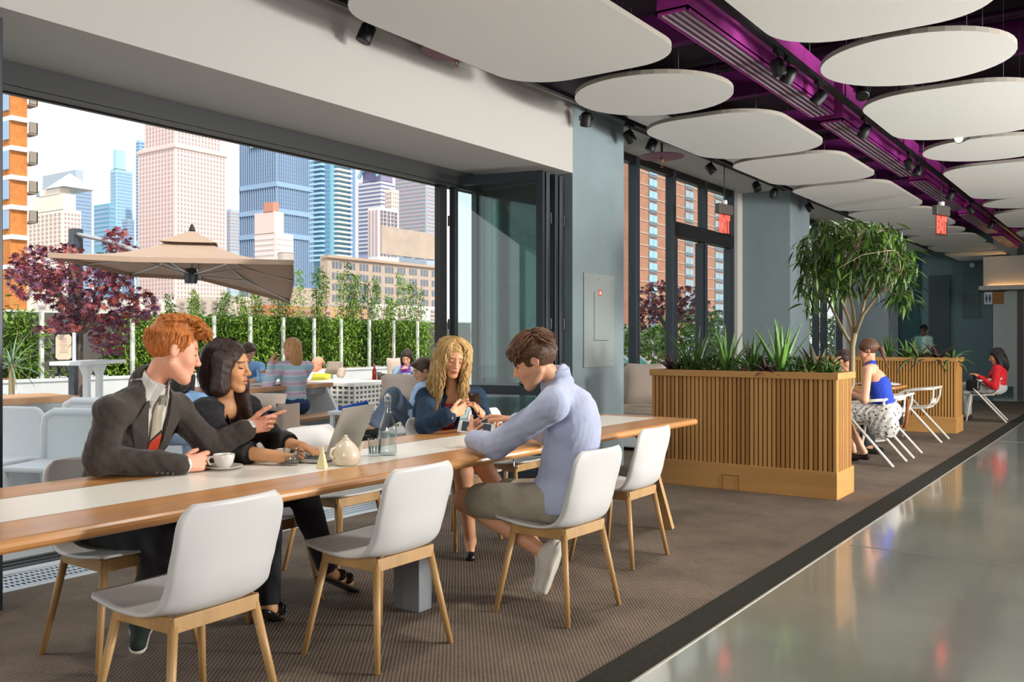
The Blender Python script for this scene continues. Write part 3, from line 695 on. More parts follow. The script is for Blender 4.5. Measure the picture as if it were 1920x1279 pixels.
# =================================================================== slatted oak planters
M_slat = [wood('slat_oak_%d' % i, c, 2, .5, .14) for i, c in enumerate(('#a9793f', '#b78648', '#9c6d36', '#c08f52'))]
M_base = wood('planter_oak', '#b5864a', 0, .5, .12)
M_soil = mat('dark_soil', '#1d1712', .95)
def planter(x0, x1, y0, y1, z, label, slats=True, pitch=.040):
    e = empty('slatted_planter', ((x0+x1)/2, (y0+y1)/2, 0), label=label, cat='planter', group='slatted oak planters')
    hx, hy = (x1-x0)/2, (y1-y0)/2
    MB().box((-hx, -hy, 0), (hx, hy, .235)).build('base_board', M_base, e, bevel=.003)
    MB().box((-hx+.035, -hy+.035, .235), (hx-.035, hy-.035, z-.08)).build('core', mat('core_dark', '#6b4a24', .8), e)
    mb = MB().box((-hx-.012, -hy-.012, z-.058), (hx+.012, -hy+.07, z)).box((-hx-.012, hy-.07, z-.058), (hx+.012, hy+.012, z))
    mb.box((-hx-.012, -hy+.07, z-.058), (-hx+.07, hy-.07, z)).box((hx-.07, -hy+.07, z-.058), (hx+.012, hy-.07, z)).build('top_rim', M_base, e, bevel=.004)
    MB().box((-hx+.07, -hy+.07, z-.09), (hx-.07, hy-.07, z-.03)).build('soil', M_soil, e)
    rnd = random.Random(3); h0, h1 = .235, z-.058
    n = int((x1-x0-.03)/pitch); me = [MB().box((-.0142, 0, h0), (.0142, .03, h1)).mesh('slat', m) for m in M_slat]
    ny = int((y1-y0-.05)/pitch)
    if slats:
        for i in range(n+1): link('slat', me[rnd.randrange(4)], None, e, (-hx+.02+i*(2*hx-.04)/n, -hy+.008, 0))
        for i in range(1, ny): link('slat', me[rnd.randrange(4)], None, e, (hx-.008, -hy+.03+i*(2*hy-.06)/ny, 0), (0, 0, R(90)))
        for i in range(1, ny): link('slat', me[rnd.randrange(4)], None, e, (-hx+.008, -hy+.03+i*(2*hy-.06)/ny, 0), (0, 0, R(-90)))
    else:
        m = MB()
        for i in range(n+1): x = -hx+.02+i*(2*hx-.04)/n; m.box((x-.0125, -hy+.008, h0), (x+.0125, -hy+.04, h1))
        for i in range(1, ny): y = -hy+.03+i*(2*hy-.06)/ny; m.box((hx-.04, y-.0125, h0), (hx-.008, y+.0125, h1))
        tag(m.build('slats', M_slat[1], e), kind='stuff')
    return e
P1 = planter(-3.85, -2.13, 7.79, 8.33, 1.07, 'long slatted oak planter at the end of the communal table')
MB().box((-.15, -.275, .0), (-.147, -.2695, .135)).box((.0, -.275, .0), (.003, -.2695, .135)).box((-.15, -.275, .132), (.003, -.2695, .135)).build('hatch_outline', mat('groove_dark', '#5a3c1b', .7), P1)
P2 = planter(-4.3, -2.24, 14.3, 14.9, 1.09, 'farther slatted oak planter between the tables and the end wall', slats=False)

# =================================================================== planting
def leafmat(n, c, r=.45): return mat(n, c, r, noise=(14, .22, (1, 1, .4)))
M_aloe = leafmat('aloe_green', '#5f8a3c'); M_aloe2 = leafmat('aloe_dark', '#476b30'); M_bur = leafmat('burgundy_leaf', '#4a2c30'); M_grn = leafmat('foliage_green', '#3c5a26')
M_pal = leafmat('pale_pink_leaf', '#8b6d6c'); M_yel = leafmat('variegated_leaf', '#8a9a52')
def blade(L, w, bend, n=7, keel=.25, tip=1.0):
    """tapered succulent blade, arching: local z up, bends to +y"""
    m = MB(); vs = []; fs = []
    for i in range(n+1):
        t = i/n; a = bend*t; y = L*(1-math.cos(a))/max(bend, 1e-3); z = L*math.sin(a)/max(bend, 1e-3)
        ww = w*(1-t**1.6*tip)*(0.75+.5*math.sin(min(t*2.2, 1.57)))*.8+.0004; nx = Vector((0, -math.cos(a), math.sin(a)))
        nrm = Vector((0, -math.sin(a+1.57), math.cos(a+1.57)))
        c = Vector((0, y, z)); d = Vector((0, math.cos(a), -math.sin(a)))
        vs += [c+Vector((-ww, 0, 0))+d*(ww*keel*1.0), c-d*(ww*keel), c+Vector((ww, 0, 0))+d*(ww*keel*1.0)]
    for i in range(n):
        for k in range(2): fs.append((i*3+k, i*3+k+1, i*3+k+4, i*3+k+3))
        fs.append((i*3+2, i*3, i*3+3, i*3+5))
    return m.add(vs, fs)
def rosette(name, loc, n, L, w, m, label, tilt=(10, 55), bend=(.3, .9), seed=0, cat='plant', group='plants in the slatted planters', keel=.3, twist=0):
    rnd = random.Random(seed); e = empty(name, loc, rnd.random()*6, label=label, cat=cat, group=group)
    meshes = [blade(L*rnd.uniform(.7, 1.05), w*rnd.uniform(.8, 1.1), rnd.uniform(*bend), keel=keel).mesh('leaf', m, True) for _ in range(5)]
    for i in range(n):
        f = i/max(1, n-1); t = R(tilt[0]+(tilt[1]-tilt[0])*f**.8+rnd.uniform(-6, 6)); a = i*2.399+rnd.uniform(-.3, .3)
        o = link('leaf', meshes[rnd.randrange(5)], None, e, (math.cos(a)*.012, math.sin(a)*.012, 0))
        o.rotation_mode = 'XYZ'; o.rotation_euler = (Matrix.Rotation(a-R(90), 3, 'Z') @ Matrix.Rotation(-t, 3, 'X')).to_euler()
    return e
def bushy(name, loc, r, h, n, lw, m, label, seed=0, group='plants in the slatted planters', cat='plant'):
    rnd = random.Random(seed); e = empty(name, loc, 0, label=label, cat=cat, group=group)
    mb = MB()
    for i in range(n):
        a = rnd.random()*6.283; q = rnd.random()**.5*r; z = rnd.random()*h*(1-.5*q/r)+.01
        c = Vector((math.cos(a)*q, math.sin(a)*q, z)); d = Vector((math.cos(a)*rnd.uniform(.2, 1), math.sin(a)*rnd.uniform(.2, 1), rnd.uniform(.2, 1.2))).normalized()
        s_, u, d = frame(d); l = lw*rnd.uniform(1.8, 3.2); w = lw*rnd.uniform(.35, .55)
        mb.add([c, c+d*l*.5+s_*w+u*.004, c+d*l, c+d*l*.5-s_*w+u*.004, c+d*l*.5-u*.006], [(0, 1, 4), (1, 2, 4), (2, 3, 4), (3, 0, 4)])
    tag(mb.build('foliage', m, e), kind='stuff')
    MB().tube([(0, 0, -.06), (0, 0, h*.6)], .008, 6).build('stem', M_aloe2, e)
    return e
Z1 = 1.04
def P1at(px, y=8.05): return Vector((at(px, 690, Y=y).x, y, Z1))
rosette('aloe_plant', P1at(1302), 11, .46, .034, M_aloe2, 'tall arching dark aloe at the left of the near planter', (5, 40), (.2, .7), 1)
rosette('aloe_plant', P1at(1362, 7.95), 12, .46, .036, M_aloe, 'upright bright aloe left of centre in the near planter', (4, 30), (.1, .4), 2)
rosette('aloe_plant', P1at(1462, 7.95), 13, .52, .040, M_aloe, 'tallest bright aloe right of centre in the near planter', (3, 34), (.1, .35), 3)
rosette('aloe_plant', P1at(1408, 8.15), 9, .40, .034, M_aloe2, 'spiky aloe behind the middle of the near planter', (5, 30), (.1, .5), 4)
rosette('bromeliad', P1at(1264, 8.0), 16, .26, .042, M_bur, 'burgundy bromeliad at the left end of the near planter', (15, 75), (.5, 1.2), 5, keel=.1)
rosette('bromeliad', P1at(1437, 7.9), 18, .22, .040, M_bur, 'dark burgundy rosette in the middle of the near planter', (15, 80), (.5, 1.2), 6, keel=.1)
rosette('bromeliad', P1at(1530, 8.1), 16, .34, .052, leafmat('olive_bur', '#545339'), 'broad leaved bromeliad at the right end of the near planter', (10, 60), (.4, 1.0), 7, keel=.1)
rosette('pale_rosette', P1at(1390, 7.92), 14, .14, .036, M_pal, 'pale pink rosette in the near planter', (20, 80), (.4, .9), 8, keel=.1)
rosette('variegated_plant', P1at(1515, 7.92), 22, .20, .020, M_yel, 'variegated plant near the right rim of the near planter', (15, 85), (.4, 1.2), 9, keel=.1)
for i, (px, y, r, h, m, lb) in enumerate(((1285, 8.0, .1, .11, M_grn, 'low green foliage at the left of the near planter'), (1332, 8.0, .12, .13, M_grn, 'low green foliage between the two left aloes'),
        (1405, 7.95, .13, .14, M_aloe2, 'low dark foliage in the middle of the near planter'), (1432, 8.15, .12, .16, M_grn, 'green foliage behind the middle rosette'),
        (1495, 8.05, .13, .14, M_aloe2, 'low dark foliage right of the tallest aloe'), (1550, 8.0, .10, .12, M_grn, 'low foliage at the right end of the near planter'))):
    bushy('foliage_plant', P1at(px, y), r*1.1, h*1.1, 110, .026, m, lb, 20+i)
p = P1at(1404, 8.12); c = empty('bromeliad_spike', p, 0, label='brown flower spike rising behind the pale rosette', cat='plant', group='plants in the slatted planters')
MB().lathe([(.01, -.06), (.012, .08), (.03, .12), (.028, .17), (.012, .25), (0, .27)], n=10).build('spike', M_pal, c, smooth=True)
def P2at(px, y=14.6): return Vector((at(px, 660, Y=y).x, y, 1.06))
for i, (px, n, L, w, m, lb, tl, bd) in enumerate(((1665, 14, .42, .03, M_aloe2, 'upright dark aloe in the far planter behind the blue top woman', (3, 35), (.1, .4)),
        (1722, 16, .55, .055, leafmat('fern_olive', '#5c6a3f'), 'broad arching olive plant in the far planter', (20, 85), (.7, 1.7)),
        (1757, 13, .55, .05, M_bur, 'arching burgundy plant drooping over the far planter', (25, 85), (.6, 1.6)),
        (1785, 11, .42, .045, M_aloe2, 'drooping dark plant at the right end of the far planter', (25, 90), (.8, 1.9)),
        (1700, 12, .45, .045, M_aloe, 'green rosette at the left of the far planter', (10, 75), (.5, 1.3)))):
    rosette('planter_plant', P2at(px, 14.45), n, L, w, m, lb, tl, bd, 40+i, group='plants in the far planter', keel=.1)

# =================================================================== indoor tree (long narrow drooping leaves)
M_bark = mat('pale_bark', '#8d7f62', .85, noise=(12, .2, (1, 1, .3)), bump=(40, .2, (1, 1, .3)))
def leaf_mesh(L, w, m, name='leaf', droop=.25):
    vs = []; n = 4
    for i in range(n+1):
        t = i/n; ww = w*math.sin(math.pi*(t*.92+.06)); vs += [(-ww, L*t, -droop*L*t*t), (0, L*t, -droop*L*t*t-ww*.25), (ww, L*t, -droop*L*t*t)]
    return MB().add(vs, [(i*3+k, i*3+k+1, i*3+k+4, i*3+k+3) for i in range(n) for k in range(2)]).mesh(name, m, True)
def scatter(parent, meshes, T, keep=300, rest='foliage', mrest=None):
    """T: list of 4x4 matrices, nearest first. first `keep` become leaf objects, the rest one joined part"""
    for i, M in enumerate(T[:keep]):
        o = link('leaf', meshes[i % len(meshes)], None, parent); o.matrix_local = M
    if len(T) > keep:
        V = []; Fc = []; MI = []
        base = [(np.array([v.co[:] for v in me.vertices]), [tuple(p.vertices) for p in me.polygons]) for me in meshes]
        off = 0
        for i, M in enumerate(T[keep:]):
            k = i % len(meshes); A = np.array(M); v = base[k][0] @ A[:3, :3].T+A[:3, 3]; V.append(v); Fc += [tuple(a+off for a in f) for f in base[k][1]]; MI += [k]*len(base[k][1]); off += len(v)
        me = bpy.data.meshes.new(rest); me.from_pydata(np.vstack(V).tolist(), [], Fc)
        ml = []
        for q in meshes: me.materials.append(q.materials[0])
        me.polygons.foreach_set('material_index', MI); me.polygons.foreach_set('use_smooth', [True]*len(Fc))
        tag(link(rest, me, None, parent), kind='stuff')
TR = Vector((-2.42, 8.64, 0))
tr = empty('indoor_tree', TR, label='indoor ficus tree with long drooping narrow leaves behind the planter', cat='tree')
MB().lathe([(0, 0), (.12, 0), (.15, .5), (.145, .52), (.13, .5), (0, .5)], n=24).build('pot', mat('pot_grey', '#4a4b4c', .7), tr, smooth=True)
rnd = random.Random(5)
def tp(px, py, y=8.64): v = at(px, py, Y=y); return v-TR
trunk = [Vector((0, 0, .45)), tp(1597, 720), tp(1598, 650), tp(1603, 625)]
MB().tube(trunk, [.032, .028, .025, .024], 10).build('trunk', M_bark, tr, smooth=True)
limbs = [[(1601, 640), (1592, 600), (1580, 570), (1566, 540), (1560, 500), (1550, 470)], [(1603, 635), (1600, 580), (1590, 540), (1575, 500), (1586, 470)],
         [(1603, 628), (1618, 590), (1640, 560), (1655, 545), (1672, 530), (1690, 510)], [(1603, 630), (1614, 595), (1622, 560), (1625, 520), (1632, 485), (1628, 465)],
         [(1622, 560), (1645, 520), (1660, 490), (1664, 470)], [(1598, 650), (1578, 615), (1556, 570), (1535, 530), (1525, 500)], [(1580, 570), (1600, 520), (1612, 490), (1608, 462)]]
limbpts = []
for i, L in enumerate(limbs):
    yy = [8.64, 8.79, 8.54, 8.74, 8.39, 8.89, 8.49][i]
    pts = [tp(a, b, 8.64+(yy-8.64)*k/(len(L)-1)*2.2) for k, (a, b) in enumerate(L)]
    MB().tube(pts, [.017-.011*k/(len(pts)-1) for k in range(len(pts))], 8).build('branch', M_bark, tr, smooth=True); limbpts += pts[3:]
lm = [leaf_mesh(.155*q, .0125, m, 'leaf', dr) for q, m, dr in ((1, leafmat('ficus_a', '#3c5f18'), .3), (1.15, leafmat('ficus_b', '#2c4a12'), .45), (.85, leafmat('ficus_c', '#547420'), .25))]
T = []
blobs = [((1602, 470), 80, 48, 0), ((1548, 480), 48, 55, .1), ((1660, 480), 48, 52, -.1), ((1600, 440), 62, 32, -.2), ((1520, 540), 26, 38, .1), ((1690, 545), 26, 28, 0), ((1610, 505), 70, 42, .25), ((1640, 445), 50, 26, .2), ((1565, 520), 36, 36, -.25), ((1578, 428), 60, 20, -.1), ((1648, 434), 50, 20, 0), ((1525, 470), 36, 34, 0), ((1695, 500), 30, 40, 0)]
for (c0, rx, ry, dy) in blobs:
    for _ in range(int(rx*ry/11)):
        a = rnd.random()*6.283; q = rnd.random()**.5
        P = tp(c0[0]+math.cos(a)*q*rx, c0[1]+math.sin(a)*q*ry, 8.64+dy+rnd.gauss(0, .2))
        yaw = rnd.random()*6.283; M = Matrix.Translation(P) @ Matrix.Rotation(yaw, 4, 'Z') @ Matrix.Rotation(R(rnd.uniform(-75, 5)), 4, 'X') @ Matrix.Rotation(rnd.uniform(-.6, .6), 4, 'Y') @ Matrix.Scale(rnd.uniform(.7, 1.15), 4)
        T.append(M)
T.sort(key=lambda M: M.translation.y)
scatter(tr, lm, T, 300)
tw = MB()
for k in range(0, len(T), 9):
    q = T[k].translation; b = min(limbpts, key=lambda l: (l-q).length); tw.tube([b, (b+q)/2+Vector((0, 0, .04)), q], [.004, .003, .0015], 5)
tag(tw.build('twigs', M_bark, tr), kind='stuff')
# =================================================================== the roof terrace
M_deck = mat('terrace_pavers', '#a9a7a2', .8, noise=(2, .08, (1, 1, 1)))
tf = struct('floor_terrace', MB().box((-19.5, -6, -.3), (-5.66, 45, -.02)), M_deck, 'pale paved roof terrace outside the doors', 'terrace')
M_wp = mat('white_paint', '#d9dcdd', .5); M_conc = mat('planter_render', '#b9bcbd', .8, noise=(3, .06, (1, 1, 1)))
struct('wall_terrace_curb', MB().box((-17.25, -6, -.02), (-17.0, 45, .6)).box((-17.28, -6, .56), (-16.97, 45, .61)), M_conc, 'low white planter wall at the edge of the terrace', 'planter wall')
struct('floor_planting_bed', MB().box((-19.5, -6, -.02), (-17.25, 45, .5)), M_soil, 'planting bed behind the low terrace wall', 'planting bed')
# pebbles on the bed
rnd = random.Random(11); mb = MB()
for _ in range(650):
    y = rnd.uniform(7, 24); c = (rnd.uniform(-18.2, -17.42), y, .53); r = rnd.uniform(.05, .11); mb.ball(c, (r, r*rnd.uniform(.6, 1), r*.5), 6, 4, Matrix.Rotation(rnd.random()*6, 3, 'Z'))
tag(mb.build('river_pebbles', mat('pebble_grey', '#8f9698', .6, noise=(3, .35, (1, 1, 1))), smooth=True), 'grey river pebbles covering the planting bed', 'pebbles', kind='stuff')
# fence: dark panels, white posts and rail
fe = empty('terrace_fence', (-18.35, 0, .5), label='dark panel fence with white posts and rail behind the bamboo', cat='fence')
M_pan = mat('fence_panel_grey', '#55524e', .8, noise=(4, .1, (1, 1, 1)))
ys = [-2.0]
for px in (52, 222, 300, 375, 443, 505, 563, 614, 667, 713, 758, 800): ys.append(at(px, 640, X=-18.1).y)
ys += [ys[-1]+1.6*k for k in range(1, 12)]
for a, b in zip(ys[:-1], ys[1:]): MB().box((-.03, a+.02, .1), (.03, b-.02, 1.4)).build('fence_panel', M_pan, fe)
for y in ys: MB().box((.74, y-.038, 0), (.80, y+.038, 1.40)).build('post', mat('weathered_post', '#b9bdb2', .8, noise=(9, .35, (1, 1, .6))), fe)
MB().box((-.04, ys[0], 1.40), (.04, ys[-1], 1.44)).build('top_rail', mat('pale_rail', '#c4c6c0', .7), fe)

# bamboo clumps
def leafcloud(n, box_fn, L, w, seed, droop=.5):
    rg = np.random.default_rng(seed); P = np.array([box_fn(rg) for _ in range(n)])
    yaw = rg.uniform(0, 6.283, n); pit = rg.normal(-.35, droop, n); l = L*rg.uniform(.6, 1.3, n); ww = w*rg.uniform(.7, 1.3, n)
    d = np.stack([np.cos(yaw)*np.cos(pit), np.sin(yaw)*np.cos(pit), np.sin(pit)], 1); s_ = np.stack([-np.sin(yaw), np.cos(yaw), rg.normal(0, .4, n)], 1)
    A = P; B = P+d*(l*.45)[:, None]+s_*ww[:, None]; C = P+d*l[:, None]; D = P+d*(l*.45)[:, None]-s_*ww[:, None]
    V = np.stack([A, B, C, D], 1).reshape(-1, 3); Fc = np.arange(4*n).reshape(n, 4)
    return V.tolist(), Fc.tolist()
M_bam = [mat('bamboo_leaf_%d' % i, c, .55, noise=(6, .25, (1, 1, 1))) for i, c in enumerate(('#5f7e28', '#789a3a', '#4b6b22'))]
M_cane = mat('bamboo_cane', '#9aa05a', .5)
def bamboo(y0, y1, h, n, label, seed, dens=.6, tall=0, x=-17.9, zb=.5, cat='bamboo', group='bamboo clumps along the fence'):
    c = empty('bamboo_clump', (x, (y0+y1)/2, zb), label=label, cat=cat, group=group); hy = (y1-y0)/2; rnd = random.Random(seed)
    top = h-zb
    def f(rg):
        z = top*rg.uniform(.02, 1)**.85
        return (rg.normal(0, .16), rg.uniform(-hy, hy)*1.05, z)
    V, Fc = leafcloud(int(n*1.9), f, .15, .017, seed)
    tag(MB().add(V, Fc).build('foliage', M_bam[seed % 3], c), kind='stuff')
    for k in range(int(3+hy*3)):
        yy = rnd.uniform(-hy, hy); hh = (top+tall)*rnd.uniform(.75, 1.0); xx = rnd.gauss(0, .1); lean = rnd.gauss(0, .12)
        MB().tube([(xx, yy, 0), (xx+lean*.3, yy+lean*.4, hh*.5), (xx+lean, yy+lean, hh)], [.013, .011, .004], 6).build('cane', M_cane, c)
        if tall:
            def g(rg, xx=xx, yy=yy, hh=hh, lean=lean):
                t = rg.uniform(.45, 1); a = rg.uniform(0, 6.283); q = .30*(1.15-t)*rg.uniform(.2, 1)+.03
                return (xx+lean*t+math.cos(a)*q, yy+lean*t+math.sin(a)*q*1.2, hh*t)
            V, Fc = leafcloud(int(130*hh), g, .14, .015, seed*31+k)
            tag(MB().add(V, Fc).build('plume', M_bam[(seed+k) % 3], c), kind='stuff')
    return c
def fy(px): return at(px, 640, X=-17.9).y
BAM = [(20, 62, 1.9, 700, 0, 'bamboo clump at the far left behind the palm'), (228, 298, 1.9, 1500, .0, 'bamboo clump between the maple and the red haired man'), (298, 372, 1.92, 1700, .6, 'bamboo clump directly under the parasol hub'),
       (372, 442, 1.9, 1600, .7, 'bamboo clump above the dark haired woman'), (444, 504, 1.95, 1600, .9, 'bamboo clump behind the man in blue'), (505, 562, 1.95, 1600, 1.2, 'bamboo clump behind the woman in the striped sweater'),
       (563, 613, 1.95, 1400, 1.6, 'bamboo clump behind the bald man'), (614, 666, 1.95, 1300, 1.7, 'bamboo clump right of the bald man'), (667, 712, 1.9, 1100, 1.4, 'bamboo clump above the woven sofa'),
       (713, 757, 1.85, 900, 1.0, 'bamboo clump behind the woman with the tablet'), (758, 806, 1.9, 1300, 1.7, 'bamboo clump next to the folding door jamb')]
for i, (a, b, h, n, tall, lb) in enumerate(BAM): bamboo(fy(a), fy(b), h, n, lb, 3+i, tall=tall)
# green plants along the terrace left edge
for i, (px, py, d, r, h, lb) in enumerate(((40, 700, 17.6, .5, 1.3, 'bushy green shrub at the left behind the wood table'), (212, 690, 19.6, .25, .7, 'small green shrub beside the bar table'), (100, 690, 18.8, .5, .9, 'low shrub under the maple'))):
    p = at(px, py, d=d); p.z = .5
    e = empty('green_shrub', p, label=lb, cat='shrub', group='shrubs in the terrace bed')
    V, Fc = leafcloud(500, lambda rg: (rg.normal(0, r*.5), rg.normal(0, r*.5), abs(rg.normal(.5, .3))*h), .2, .03, 70+i)
    tag(MB().add(V, Fc).build('foliage', M_bam[i], e), kind='stuff'); MB().tube([(0, 0, 0), (0, 0, h*.6)], .02, 6).build('stem', M_bark, e)
p = at(22, 680, d=15); e = empty('fan_palm', (p.x, p.y, 0), label='spiky fan palm by the left edge of the terrace', cat='palm')
MB().lathe([(0, 0), (.22, 0), (.28, .45), (.24, .45), (0, .4)], n=16).build('pot', M_conc, e); MB().tube([(0, 0, .4), (0, 0, .95)], .05, 8).build('trunk', M_bark, e)
me = [blade(.75, .02, .7, keel=.1).mesh('frond', leafmat('palm_blue_green', '#7d9a77'), True)]
for k in range(30):
    o = link('frond', me[0], None, e, (0, 0, .9)); a = k*2.4; o.rotation_euler = (Matrix.Rotation(a, 3, 'Z') @ Matrix.Rotation(-R(10+k*3.2), 3, 'X')).to_euler()

# =================================================================== purple Japanese maples
def star(L, m):
    pts = []
    for k in range(7):
        a = R(-120+40*k); l = L*(1-.16*abs(k-3)); pts.append((math.sin(a)*l, math.cos(a)*l, -.12*l))
        if k < 6: b = R(-100+40*k); pts.append((math.sin(b)*L*.32, math.cos(b)*L*.32, 0))
    pts.append((0, -L*.2, 0)); n = len(pts)
    return MB().add([(0, 0, .02*L)]+pts, [(0, i+1, (i+1) % n+1) for i in range(n)]).mesh('leaf', m)
M_map = [mat('maple_leaf_%d' % i, c, .5, noise=(5, .2, (1, 1, 1))) for i, c in enumerate(('#5a2a3c', '#7d3440', '#6d4663', '#93463a'))]
def maple(base, d, blobs, label, limbs, size, keep=300, tr_r=.05):
    e = empty('japanese_maple', base, label=label, cat='tree', group='purple leaved maples on the terrace'); rnd = random.Random(int(d*10))
    T = []
    for (cx, cy, rx, ry, dd) in blobs:
        for _ in range(int(rx*ry/7)):
            a = rnd.random()*6.283; q = rnd.random()**.5
            P = at(cx+math.cos(a)*q*rx, cy+math.sin(a)*q*ry, d=d+dd+rnd.gauss(0, .35))-Vector(base)
            T.append(Matrix.Translation(P) @ Matrix.Rotation(rnd.random()*6.283, 4, 'Z') @ Matrix.Rotation(R(rnd.uniform(-80, 10)), 4, 'X') @ Matrix.Rotation(rnd.uniform(-.7, .7), 4, 'Y') @ Matrix.Scale(size*rnd.uniform(.7, 1.25), 4))
    T.sort(key=lambda M: (M.translation+Vector(base)).xy.length)
    scatter(e, [star(1, m) for m in M_map], T, keep)
    for pts in limbs:
        P = [at(a, b, d=d+c)-Vector(base) for a, b, c in pts]; P[0] = Vector((0, 0, 0)) if pts is limbs[0] else P[0]
        MB().tube(P, [tr_r*(1-.75*k/(len(P)-1)) for k in range(len(P))], 8).build('branch' if pts is not limbs[0] else 'trunk', mat('maple_bark', '#6a5b52', .85), e, smooth=True)
    return e
b = at(152, 700, d=12.6); b.z = -.02
maple(b, 12.6, [(75, 500, 62, 40, 0), (150, 545, 75, 45, 0), (215, 500, 42, 40, .2), (220, 450, 26, 24, 0), (250, 570, 48, 34, 0), (60, 525, 48, 34, -.3), (150, 600, 60, 22, .2), (205, 620, 40, 34, .3), (110, 615, 50, 9, -.2), (205, 655, 32, 9, 0), (120, 470, 35, 14, 0), (245, 475, 20, 16, 0)],
      'purple Japanese maple at the left of the terrace in front of the parasol', [[(152, 800, 0), (152, 720, 0), (150, 650, 0), (155, 590, 0)], [(155, 590, 0), (110, 550, -.2), (60, 520, -.3)], [(155, 600, 0), (200, 540, .2), (222, 455, .1)], [(152, 620, 0), (210, 590, 0), (260, 570, 0)], [(155, 590, 0), (140, 530, 0), (130, 470, 0)]], .085)
b = at(1250, 700, d=17); b.z = -.02
maple(b, 17, [(1238, 560, 45, 34, 0), (1290, 570, 40, 34, .3), (1215, 590, 24, 26, 0)], 'purple maple outside the tall windows', [[(1250, 760, 0), (1250, 660, 0), (1252, 600, 0)], [(1252, 620, 0), (1225, 575, 0)], [(1252, 620, 0), (1290, 580, 0)]], .10, 150)
for i, (px, h, lb) in enumerate(((1225, 1.7, 'green hedge outside the first tall window'), (1295, 1.9, 'green hedge outside the terrace door'), (1345, 2.0, 'green hedge outside the door, right leaf'), (1555, 2.0, 'green hedge outside the far window'), (1590, 2.0, 'green hedge past the far window'))):
    p = at(px, 640, d=19) if px < 1400 else at(px, 640, X=-7.2); e = empty('hedge', (p.x, p.y, -.02), label=lb, cat='hedge', group='hedges outside the tall windows')
    V, Fc = leafcloud(1500, lambda rg: (rg.normal(0, .35), rg.uniform(-1.1, 1.1), rg.uniform(0, h)), .2, .03, 90+i)
    tag(MB().add(V, Fc).build('foliage', M_bam[i % 3], e), kind='stuff'); MB().box((-.3, -1, 0), (.3, 1, .35)).build('trough', M_conc, e)

# =================================================================== cantilever parasol (tilted square canopy)
A, B, C, D = at(90, 474, d=9.2), at(550, 488, d=9.75), at(543, 562, d=12.3), at(245, 512, d=12.0)
rim = [A, at(245, 482, d=9.3), B, at(551, 524, d=11.0), C, at(376, 519, d=12.2), D, at(165, 492, d=10.6)]
hub = at(358, 508, d=10.85); apex = at(360, 440, d=10.85)
um = empty('cantilever_parasol', at(140, 700, d=13.0)*1.0, label='large taupe cantilever parasol over the terrace', cat='parasol'); um.location.z = -.02; U0 = um.location.copy()
M_can = mat('taupe_canvas', '#a58d7a', .85, bump=(300, .1, (1, 1, 1))); M_rib = mat('parasol_aluminium', '#b9b9b8', .4, metal=.5); M_mast = mat('mast_grey', '#4b5157', .4, metal=.4)
m = MB(); cs = rim; nq = 8
def cn(i, s_, t):   # edge i, s across, t from apex (0) to rim (1)
    P = cs[i].lerp(cs[(i+1) % 8], s_); Q = apex.lerp(P, t); Q = Q+Vector((0, 0, -.10*math.sin(math.pi*t)))
    return Q-U0
for i in range(8):
    m.grid(lambda u, v, i=i: cn(i, v, .18+.82*u), 8, 6)
m.build('canopy', M_can, um, smooth=False, solid=.006)
m = MB()
for i in range(8): m.grid(lambda u, v, i=i: cn(i, v, .02+.24*u)+Vector((0, 0, .05)), 3, 4)
m.build('vent_cap', M_can, um, solid=.006)
MB().lathe([(.03, -.05), (.04, .05), (.015, .12), (0, .13)], apex-U0, 10).build('finial', M_blk, um)
h2 = hub+Vector((0, 0, -.05))-U0
MB().lathe([(.07, -.1), (.08, 0), (.06, .08)], h2, 12).build('hub', M_mast, um)
MB().tube([h2, apex-U0], .022, 8).build('centre_tube', M_rib, um)
for P in cs:
    top = apex.lerp(P, .12)-U0; MB().tube([top+Vector((0, 0, -.05)), apex.lerp(P, .5)-U0+Vector((0, 0, -.13)), P-U0+Vector((0, 0, -.02))], .013, 6).build('rib', M_rib, um)
    MB().tube([h2, apex.lerp(P, .52)-U0+Vector((0, 0, -.13))], .010, 6).build('strut', M_rib, um)
for i in range(8):
    m = MB(); a, b = cs[i]-U0, cs[(i+1) % 8]-U0; m.add([a, b, b+Vector((0, 0, -.05)), a+Vector((0, 0, -.05))], [(0, 1, 2, 3)]); m.build('valance', M_can, um, solid=.004)
mt = at(142, 432, d=13.0)-U0
MB().box((mt.x-.07, mt.y-.07, 0), (mt.x+.07, mt.y+.07, mt.z+.02)).build('mast', M_mast, um)
MB().tube([mt+Vector((0, 0, -.05)), at(215, 455, d=12.4)-U0, h2+Vector((0, 0, .02))], .03, 8).build('cantilever_arm', M_rib, um)
MB().box((mt.x-.45, mt.y-.45, 0), (mt.x+.45, mt.y+.45, .1)).build('base_weight', M_conc, um)

# =================================================================== terrace furniture
M_top = wood('terrace_teak', '#b98b62', 1, .5, .15)
def slab_end(e, x, w0, w1, z, th, m):   # trapezoid end panel, thickness along y
    return MB().add([(-w0/2, x-th/2, 0), (w0/2, x-th/2, 0), (w1/2, x-th/2, z), (-w1/2, x-th/2, z), (-w0/2, x+th/2, 0), (w0/2, x+th/2, 0), (w1/2, x+th/2, z), (-w1/2, x+th/2, z)],
                    [(0, 1, 2, 3), (4, 7, 6, 5), (0, 4, 5, 1), (1, 5, 6, 2), (2, 6, 7, 3), (3, 7, 4, 0)]).build('end_panel', m, e)
